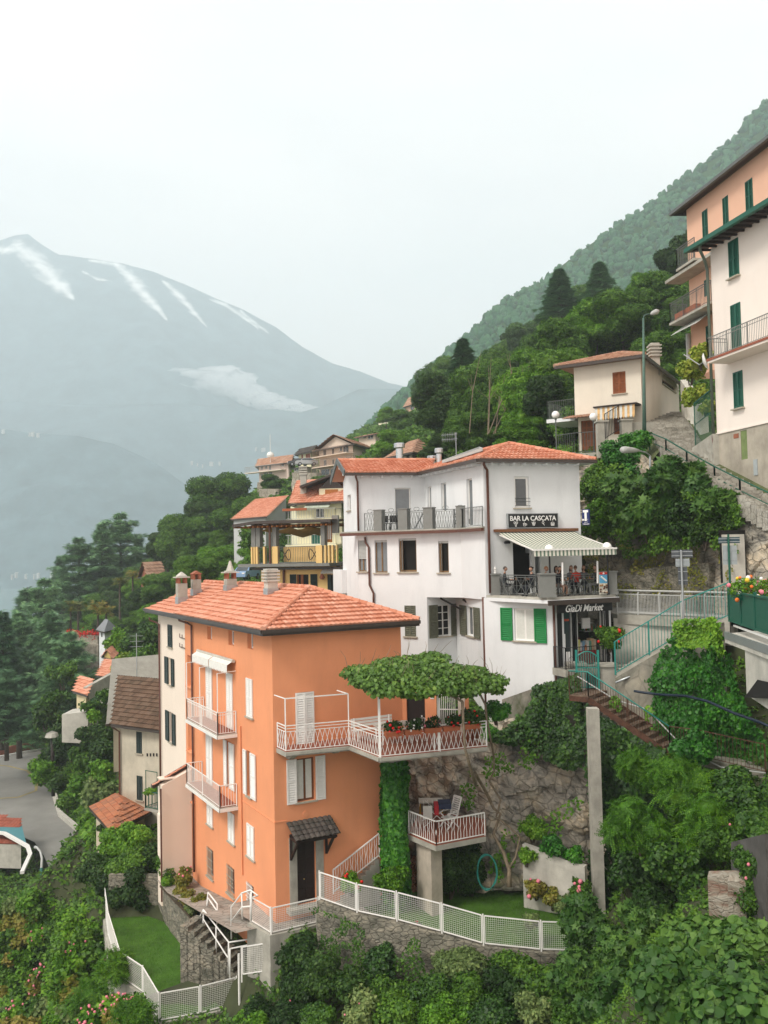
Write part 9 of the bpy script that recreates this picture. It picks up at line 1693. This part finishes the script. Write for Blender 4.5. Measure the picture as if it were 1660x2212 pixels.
for i,(x,y,Y,r,m,lf_,tm,lab)in enumerate(rs_):B(x,y,Y,r,m,lf_,lab,tm,seed=40+i,n={'pinn':1300,'fig':1500,'wide':3200}.get(tm,4200),kcore=.62,flm=FLPINK if i in(18,20)else None,flN=14 if i in(18,20)else 0,fls=.05,sq=.9,rnd_=.45 if tm=='pinn' else .6,droop=.3,stems=i in(1,9,15))
wallrun('ruined_wall',[at(R5(1205,940),27.5),at(R5(1400,930),27.2),at(R5(1420,1000),26.8)],[5,5,5],.5,mat_rock('ruined_masonry',(.2,.08,.05),(.34,.30,.24),(.5,.47,.4),1.2,1,(1,1,1.9),.2),'end of a ruined brick and stone wall sticking out of the bushes',rough=.15)
wallrun('dark_wall',[at(R5(1440,700),28.6),at(R5(1700,640),25.5)],[4.5,5],.5,mat('dark_render',(.09,.085,.08),1,.4,1.2,.8,6),'dark old wall behind the flowering bush at the right edge',rough=.12)
def tufts(poly,N,size,m,label,name='bank_grass'):
 P=[h for h in(hitT(q)for q in pixels_in(poly,N,3,0))if h];P=np.array([tuple(h)for h in P])+np.array([0,0,size*.2]);tag(link(name,scatter(name,'clump',P,np.tile([0,-.2,1.0],(len(P),1))+NR.normal(size=P.shape)*.5,size*(.6+.8*NR.random(len(P)))),LF[m]),label,'grass',kind='stuff')
tufts([(98,1600),(200,1600),(200,1835),(186,1806),(130,1762),(116,1718),(75,1686),(76,1662)],3600,.5,'light','bright grass and low plants on the bank beside the valley road')
tufts([(-20,1925),(80,1925),(190,1975),(320,2212),(320,2240),(-20,2240)],3500,.4,'light','low bright plants between the shrubs of the lower left gardens')
a=lambda x,y,Y:at((x,y),Y)
cover('hanging_ivy','thick ivy covering the old wall below the white house',[[a(1130,1498,43.0),a(1190,1475,42.0),a(1255,1455,41.4)],[a(1120,1560,42.7),a(1190,1560,41.9),a(1265,1560,41.2)],[a(1060,1610,42.3),a(1180,1640,41.5),a(1265,1680,40.9)]],8000,.125,'ivy',thick=.7,thresh=-.42,seed=2)
cover('hanging_ivy','ivy curtain right behind the tall concrete column',[[a(1270,1520,40),a(1330,1560,39.2),a(1440,1620,37.8)],[a(1280,1700,39.6),a(1340,1700,39),a(1450,1700,37)],[a(1290,1960,39.4),a(1360,1940,38),a(1450,1900,35.5)]],11000,.125,'ivy',thick=.9,thresh=-.5,seed=5)
cover('wall_ivy','dense bright ivy covering the wall beneath the green stair',[[a(1435,1420,40.2),a(1500,1350,39.0),a(1585,1360,36.0)],[a(1430,1520,40.2),a(1510,1500,38.8),a(1620,1500,35.8)],[a(1440,1620,40.0),a(1540,1640,38.4),a(1690,1640,35.4)]],13000,.125,'bivy',thick=.8,thresh=-.55,seed=7,off=.35)
cover('wall_ivy','ivy and grass hanging over the kerb beside the bridge',[[a(1480,1345,38.6),a(1560,1338,37.2),a(1590,1352,35.4)],[a(1480,1400,38.4),a(1560,1400,37),a(1600,1420,35)]],3000,.11,'light',thick=.7,seed=8,off=.4)
cover('stair_creeper','sparse creepers on the stained wall by the rusty stair',[[a(1290,1500,40.6),a(1350,1470,40.2),a(1420,1420,39.4)],[a(1300,1600,40),a(1360,1600,39.4),a(1440,1600,38)]],2500,.11,'light',thick=.4,thresh=.05,seed=9,off=.2)
cover('cliff_greenery','shrubs and ivy hanging down the rock above the road',[[a(1255,1040,54),a(1380,1000,51),a(1500,1040,46.5),a(1620,1095,42.5)],[a(1255,1110,53.2),a(1380,1110,50.4),a(1500,1120,46),a(1620,1150,42.1)],[a(1260,1200,52.6),a(1380,1210,49.8),a(1500,1190,45.4),a(1620,1200,41.8)]],11000,.17,'broad','quad',thick=1.0,thresh=-.02,seed=11,off=.3)
cover('cliff_greenery','yellow-green tufts on the rock behind the road railing',[[a(1260,1180,52),a(1420,1180,49),a(1600,1190,42.2)],[a(1260,1300,51.5),a(1420,1290,48.6),a(1600,1300,41.8)]],4200,.13,'dry','quad',thick=.4,thresh=.15,seed=12,off=.3)
cover('rock_plants','small green plants growing in the cracks of the garden rock',[[a(1000,1600,42.3),a(1130,1600,41.3),a(1262,1600,41)],[a(1000,1760,41.5),a(1130,1760,40.4),a(1262,1760,40)],[a(1000,1900,40.9),a(1130,1900,39.9),a(1262,1900,39.3)]],4200,.11,'light','ivy',thick=.35,thresh=.22,seed=13,off=.25)
cover('wall_weeds','weeds and creepers on the face of the curved garden wall',[[p+Vector((-.1,-.35,-.1))for p in fence_top[:7]],[p+Vector((-.1,-.5,-1.6))for p in fence_top[:7]]],5200,.10,'broad','quad',thick=.35,thresh=.02,seed=14,off=.15)
cover('patio_hedge','dark ivy covering the wall below the corner patio',[[pb_+Vector((.3,-.25,-.2)),pc+Vector((.2,-.3,-.1))],[pb_+Vector((.3,-.4,-2.6)),pc+Vector((.3,-.5,-2.6))]],5200,.12,'dark','quad',thick=.6,seed=15,off=.3)
for i,(x,y,Y,r,m,lf_,tm,lab)in enumerate(((1340,985,52.5,60,'bivy',.16,'quad','rounded bush below the forecourt of the cream house'),(1290,1040,51.8,55,'broad',.16,'quad','bush between the white house wall and the fig'),(1380,950,53,38,'bivy',.16,'quad','clipped ivy bush at the foot of the green street lamp'),(1300,1110,51.2,56,'light',.16,'quad','hanging bush beside the tobacconist sign'),(1360,1060,49.6,62,'fig',.42,'fig','fig bush left of the biggest one above the road'),(1450,1040,46.4,72,'fig',.42,'fig','biggest fig bush above the road, below the stair railing'),(1400,1110,47.6,66,'fig',.40,'fig','lower fig bush hanging over the cliff'),(1470,1120,45.3,50,'dark',.18,'quad','dark shaded bush under the biggest fig'),(1555,1090,43.4,52,'fig',.36,'fig','fig bush at the right below the stone staircase'),(1520,1150,43.6,40,'dark',.16,'quad','dark leaves hanging above the arched niche'),
            (1490,800,55.5,34,'gold',.18,'ivy','golden green creeper between the cream and the pink house, upper clump'),(1515,770,53.5,32,'gold',.18,'ivy','golden green creeper touching the pink house corner'),(1500,850,53.8,28,'gold',.18,'ivy','golden green creeper hanging on the whitewashed wall'),(1525,880,52,20,'gold',.16,'ivy','lowest trail of the golden green creeper'),(1230,920,66,50,'broad',.22,'quad','bush left of the cream house balcony'),(1215,985,60,36,'light',.2,'quad','light bush behind the right end of the white house roof'))):
 B(x,y,Y,r,m,lf_,lab,tm,seed=90+i,n=1100 if tm=='fig' else None,droop=.3,kcore=.66)
for x,y,Y,r,m,lab in((R4(585,1400)[0],R4(585,1400)[1],40.4,60,'dark','big dark rounded bush under the raised balcony'),(R4(520,1500)[0],R4(0,1510)[1],40.2,44,'dark','lower left lobe of the bush under the raised balcony'),(R4(670,1480)[0],R4(0,1500)[1],40.6,44,'dark','lower right lobe of the bush under the raised balcony'),(852,1905,38.5,36,'light','bright shrub at the foot of the ivy column'),(760,1910,38.3,26,'light','leafy hydrangea beside the stair foot'),(R4(1100,1150)[0],R4(0,1150)[1],39.9,34,'light','grape vine leaves on the rock above the pale wall'),(R4(1060,1350)[0],R4(0,1350)[1],39.0,24,'light','vine leaves hanging over the left end of the pale wall'),(R4(1250,1290)[0],R4(0,1300)[1],38.7,32,'bivy','creeper on top of the pale concrete wall'),(R4(1380,1340)[0],R4(0,1345)[1],38.3,26,'bivy','creeper on the wall top near the concrete column'),(R4(1130,1600)[0],R4(0,1570)[1],38.6,28,'dry','thin yellowish roses climbing the pale concrete wall'),(R4(1240,1650)[0],R4(0,1650)[1],38.2,26,'dry','dry plants at the foot of the pale concrete wall'),(R4(1440,1570)[0],R4(0,1580)[1],37.4,24,'broad','rose bush with a pink bloom beside the concrete column'),(R4(1350,1680)[0],R4(0,1690)[1],37.4,28,'olive','spiky grey green plant near the concrete column'),(1150,1985,35.2,20,'olive','small grey green shrub by the mesh fence'),(K5(1120,1240)[0],K5(0,1240)[1],42.6,34,'broad','climbing rose bush beside the shop window'),(K2(1560,950)[0],K2(0,940)[1],38.6,30,'bivy','ivy clump at the right end of the terrace'),(1060,1580,42.4,22,'bivy','trailing ivy under the end of the terrace')):
 B(x,y,Y,r,m,.11,lab,flm=(FLRED if 'shop' in lab or 'hydrangea' in lab else FLPINK)if('rose' in lab or 'hydrangea' in lab)else None,flN=9 if('rose' in lab or 'hydrangea' in lab)else 0,fls=.09,seed=int(x),stems=True)
for i,(x,y)in enumerate(((1100,920),(1170,950),(1440,1000),(1530,970),(1560,1000),(1600,990))):
 p=at(K3(x,y-25),36.5-.1*i);t=thing('potted_geranium','terracotta pot with red geraniums behind the mesh fence, '+['farthest left','second from the left','third from the left','left of the last pair','one before the last','farthest right'][i],'potted plant',tuple(p),'potted geraniums');mb=MB();mb.lathe((p.x,p.y,zP+.03),[(.13,0),(.2,.32),(.22,.38)],10);mb.build('pot',TERRAC,t);bush('foliage',None,(p.x,p.y,zP+.55),(.28,.28,.22),160,.1,'broad',parent=t,stems=False,flm=FLRED,flN=6,fls=.07)
me=hill.data;f3=np.array([tuple(p.vertices)for p in me.polygons if len(p.vertices)==3]);co=np.empty(len(me.vertices)*3);me.vertices.foreach_get('co',co);co=co.reshape(-1,3);T=co[f3];cen_=T.mean(1);ar=np.linalg.norm(np.cross(T[:,1]-T[:,0],T[:,2]-T[:,0]),axis=1)/np.maximum(15,np.abs(cen_[:,1]))**1.7
vis=(np.abs(cen_[:,0]/np.maximum(1,cen_[:,1]))<.52)&(cen_[:,1]>12)&(cen_[:,2]/np.maximum(1,cen_[:,1])>-.56);ar=ar*vis;N=110000;k=NR.choice(len(T),N,p=ar/ar.sum());s,t=NR.random(N),NR.random(N);w_=s+t>1;s[w_]=1-s[w_];t[w_]=1-t[w_];P=T[k,0]+(T[k,1]-T[k,0])*s[:,None]+(T[k,2]-T[k,0])*t[:,None]
polys=[[(p.x,p.y)for p in lawnp],[(p.x,p.y)for p in(FR.pt(0,0,0),FL.pt(12.5,0,0),FL.pt(12.5,0,1.8),FL.pt(0,0,1.8))],[(p.x,p.y)for p in[gr(p,zrd)for p in RP]],[(p.x,p.y)for p in[pa,pb_,pc]+fence_top]+[(10,40),(8,44),(1,45),(-4,40)],[(10.5,46),(11,41.5),(14.5,40),(16,38),(26,20),(30,36),(20,45),(12,55)]]
keep=np.array([not any(inpoly((x,y),pl)for pl in polys)for x,y,z in P]);P=P[keep];sz=np.clip(P[:,1]*.0075,.16,2.2)*(.6+.8*NR.random(len(P)))
P[:,2]+=sz*.25;o=link('undergrowth',scatter('undergrowth','clump',P,np.tile([0,-.3,.9],(len(P),1))+NR.normal(size=P.shape)*.5,sz),LF['broad']);tag(o,'dense undergrowth covering the banks and slopes','undergrowth',kind='stuff')
# ================================================================ PEOPLE ON THE BAR TERRACE
SKIN=mat('skin',(.42,.24,.165),.6,.06,9)
def person(p,rz,label,top,leg,hair,long=False,lean=0.0,look=0.0,group='people at the bar terrace tables',bun=False,arm=0.0,beard=False):
 t=thing('person',label,'person',(0,0,0),group)
 J=[(0,0,.53),(0,.0,.78),(0,.01-lean*.5,1.0),(0,-.02-lean,1.10),(0,-.04-lean*1.1,1.19)];Rr=[.135,.12,.15,.052,.05];E=[(0,1),(1,2),(2,3),(3,4)]
 def add(v,r,par):J.append(v);Rr.append(r);E.append((par,len(J)-1));return len(J)-1
 for s in(-1,1):
  a=add((s*.17,-lean*.5,1.02),.062,2);b=add((s*.24,-.06-lean,.80),.045,a);c=add((s*(.16-arm*.1),-.28-lean,.76+arm*.22),.034,b);h=add((s*(.12-arm*.1),-.36-lean,.77+arm*.26),.032,c)
  for q in range(4):f1=add((s*(.15-arm*.1-.022*q),-.41-lean,.772+arm*.27),.010,h);add((s*(.145-arm*.1-.022*q),-.445-lean+.006*abs(q-1),.757+arm*.27),.008,f1)
  f1=add((s*(.09-arm*.1),-.37-lean,.79+arm*.26),.011,h);add((s*(.075-arm*.1),-.40-lean,.80+arm*.26),.009,f1)
  k=add((s*.10,-.05,.50),.095,0);n=add((s*.13,-.44,.50),.062,k);l=add((s*.12,-.42,.26),.052,n);an=add((s*.12,-.40,.08),.036,l);add((s*.13,-.54,.035),.034,an)
 me=bpy.data.meshes.new('body');me.from_pydata(J,E,[]);o=bpy.data.objects.new('tmp',me);COL.objects.link(o);o.modifiers.new('s','SKIN');sv=me.skin_vertices[0].data
 for i,r in enumerate(Rr):sv[i].radius=(r,r*(.8 if i<3 else 1));sv[i].use_root=i==0
 sb=o.modifiers.new('u','SUBSURF');sb.levels=1;sb.render_levels=1;bpy.context.view_layer.update();m2=bpy.data.meshes.new_from_object(o.evaluated_get(bpy.context.evaluated_depsgraph_get()));bpy.data.objects.remove(o)
 for m_ in(SKIN,top,leg,BLACKM):m2.materials.append(m_)
 for f in m2.polygons:
  c=f.center;f.use_smooth=True
  f.material_index=3 if c.z<.075 else 2 if(c.z<.60 and not(c.y<-.26-lean and c.z>.68))else 0 if(c.z>1.09 or(c.y<-.27-lean and c.z>.68))else 1
 bd=bpy.data.objects.new('body',m2);COL.objects.link(bd);bd.parent=t;hx=Vector((0,-.055-lean*1.1,1.30))
 b2=bmesh.new();b2.from_mesh(m2);q=bmesh.ops.create_icosphere(b2,subdivisions=3,radius=1)
 for v in q['verts']:
  x,y,z=v.co;n_=.018 if(abs(x)<.22 and y<-.6 and-.35<z<.12)else 0;e_=-.007 if(.2<abs(x)<.5 and y<-.5 and .02<z<.22)else 0;m_=-.004 if(abs(x)<.3 and y<-.6 and-.5<z<-.42)else 0;ear=.012 if(abs(x)>.93 and abs(y)<.25 and abs(z)<.3)else 0
  jaw=1-.22*max(0,-z);v.co=(x*(.078*jaw)+math.copysign(ear,x),y*.098*jaw-n_-e_-m_,z*.118);v.co.rotate(Matrix.Rotation(look,3,'Z'));v.co+=hx
 for f in b2.faces[-len(q['verts']):]:f.smooth=True
 b2.to_mesh(m2);b2.free();mb=MB();mb.ball((0,0,0),1,14,9);vs=[]
 for x,y,z in mb.v:
  v=Vector((x*.088,y*.106+.014,z*.122+.018));
  if y<-.25 and z<.45:v=Vector((x*.07,y*.05+.01,z*.10))
  if z<-.2 and not long and not(beard and y<0):v=Vector((x*.07,abs(y)*.06,z*.06))
  if long and z<-.1:v=Vector((x*.10,.04+abs(y)*.09,z*.30-.02))
  v.rotate(Matrix.Rotation(look,3,'Z'));vs.append(tuple(v+hx))
 mb.v=vs
 if bun:mb.ball(hx+Vector((0,.11,.07)),.045,8,6)
 ho=mb.build('hair',hair,None,True);ho.parent=t;t.location=p;t.rotation_euler=(0,0,rz);return t
NAVY=mat('navy_shirt',(.012,.014,.022),.9,.2,9);GREYT=mat('grey_shirt',(.10,.10,.105),.9,.2,9);REDT=mat('red_shirt',(.50,.035,.02),.9,.1,9);JEAN=mat('dark_trousers',(.02,.022,.03),.9,.2,9);BEIGET=mat('light_trousers',(.35,.34,.33),.9,.2,9);HB=mat('dark_brown_hair',(.03,.016,.010),.6,.2,20);HG=mat('ginger_hair',(.28,.11,.04),.6,.2,20);HGR=mat('greying_hair',(.08,.07,.065),.7,.3,20);HBR=mat('brown_hair',(.10,.045,.022),.6,.2,20)
def seat(p,rz,lab):
 t=thing('bistro_chair',lab,'chair',(0,0,0),'black bistro chairs of the bar');mb=MB();mb.lathe((0,0,.42),[(.19,0),(.2,.03)],10);mb.build('seat',BLACKM,t);mb=MB();mb.tube([(-.18,.18,.45),(-.19,.22,.8),(0,.23,.88),(.19,.22,.8),(.18,.18,.45)],.014,5);[mb.bar((x,.19,.45),(x,.225,.85),.012)for x in(-.07,.07)];mb.build('backrest',BLACKM,t)
 for x in(-.15,.15):
  for y in(-.15,.15):mb=MB();mb.bar((x,y,.42),(x*1.25,y*1.25,0),.022);mb.build('leg',BLACKM,t)
 t.location=p;t.rotation_euler=(0,0,rz)
def onT(x,y,d):F=TF1 if x<590 else TF2;v=F.hit(K5(x,y),-d);return Vector((v.x,v.y,ZT+.003))
ppl=((248,.55,75,'man with short greying hair in black, seated alone at the left, facing right',NAVY,JEAN,HGR,{}),(478,.6,-60,'woman with glasses and tied dark hair in black, turned to the left',NAVY,JEAN,HB,dict(bun=True,arm=.3)),(572,.9,55,'ginger haired bearded man in a dark shirt and light trousers',NAVY,BEIGET,HG,dict(lean=.10,beard=True)),
       (690,.6,40,'young woman with long dark hair in a black dress facing the camera',NAVY,SKIN,HB,dict(long=True,lean=.08,look=-.5)),(672,1.5,60,'dark haired woman seated behind the young woman in black',NAVY,JEAN,HB,dict(long=True)),(800,1.3,20,'brown haired person in a grey top with their back to the street',GREYT,JEAN,HBR,dict(long=True)),(848,.9,185,'person in a bright red shirt leaning over the table',REDT,JEAN,HBR,dict(lean=.12)),(905,1.4,10,'long haired woman in grey beyond the person in red',GREYT,JEAN,HBR,dict(long=True)),(1010,.8,-70,'red haired woman in dark clothes half hidden by the poster',NAVY,BEIGET,HBR,dict(long=True)))
for x,d,rz,lab,tp_,lg_,hr_,kw in ppl:p=onT(x,800,d);seat(p,R(rz),'black bistro chair under the '+lab.split(',')[0].split(' in ')[0]);person(p-Z*.02,R(rz),lab,tp_,lg_,hr_,**kw)
def table(p,lab):t=thing('bistro_table',lab,'table',tuple(p),'round tables of the bar');mb=MB();mb.lathe(p,[(.3,.70),(.3,.73)],14);mb.build('table_top',BLACKM,t);mb=MB();mb.lathe(p,[(.2,0),(.2,.02),(.03,.05),(.03,.70)],8);mb.build('base',BLACKM,t)
for x,d,lab in((330,.75,'small round table in front of the lone man'),(410,.75,'round table beside the woman with glasses'),(655,1.0,'round table between the ginger man and the young woman'),(760,1.0,'round table in front of the long haired women'),(940,.9,'round table beside the person in red')):
 p=onT(x,800,d);table(p,lab);mb=MB();mb.lathe(p+Vector((.08,-.05,.732)),[(.03,0),(.035,.12),(.036,.13)],8);tag(mb.build('drinking_glass',mat('amber_drink',(.5,.2,.03),.15,.1,5)),'glass with a drink on the '+lab,'glass')
cm=bpy.data.materials.new('cloud_vapour');cm.use_nodes=True;n=cm.node_tree;n.nodes.remove(n.nodes['Principled BSDF']);pv=n.nodes.new('ShaderNodeVolumePrincipled');pv.inputs['Color'].default_value=(1,1,1,1);pv.inputs['Density'].default_value=.022;pv.inputs['Anisotropy'].default_value=.3;n.links.new(pv.outputs[0],n.nodes['Material Output'].inputs['Volume'])
mb=MB();cr_=random.Random(2)
for x,y,rx,ry in((345,862,40,4),(395,858,36,8),(430,845,40,18),(470,835,42,26),(510,845,44,28),(545,858,42,20),(580,868,40,15),(620,876,38,9),(655,882,30,4),(430,812,44,8),(480,806,42,12),(400,806,30,5),(520,820,30,14)):
 c=at((x,y),3560);k=pxm(3560);b0_=len(mb.v);mb.ball((0,0,0),1,18,12)
 for q in range(b0_,len(mb.v)):v=Vector(mb.v[q]);f=1+.45*mnoise.fractal(v*1.6+Vector((x,y,0)),1,2.1,4);mb.v[q]=(c.x+v.x*rx*k*f*1.15,c.y+v.y*90*f,c.z+v.z*ry*k*f*1.1)
tag(mb.build('low_cloud',cm,None,True),'white low cloud lying along the middle ridge of the far mountain','cloud',kind='stuff')
hm=bpy.data.materials.new('air_haze');hm.use_nodes=True;n=hm.node_tree;n.nodes.remove(n.nodes['Principled BSDF'])
pv=n.nodes.new('ShaderNodeVolumePrincipled');pv.inputs['Color'].default_value=(.85,.95,1,1);pv.inputs['Density'].default_value=.00034;pv.inputs['Anisotropy'].default_value=.05
n.links.new(pv.outputs[0],n.nodes['Material Output'].inputs['Volume'])
mb=MB();mb.box(-3400,2300,-120,5400,LAKE_Z-60,1640);tag(mb.build('haze',hm),'pale blue-grey air that fades the far mountains','haze',kind='stuff')
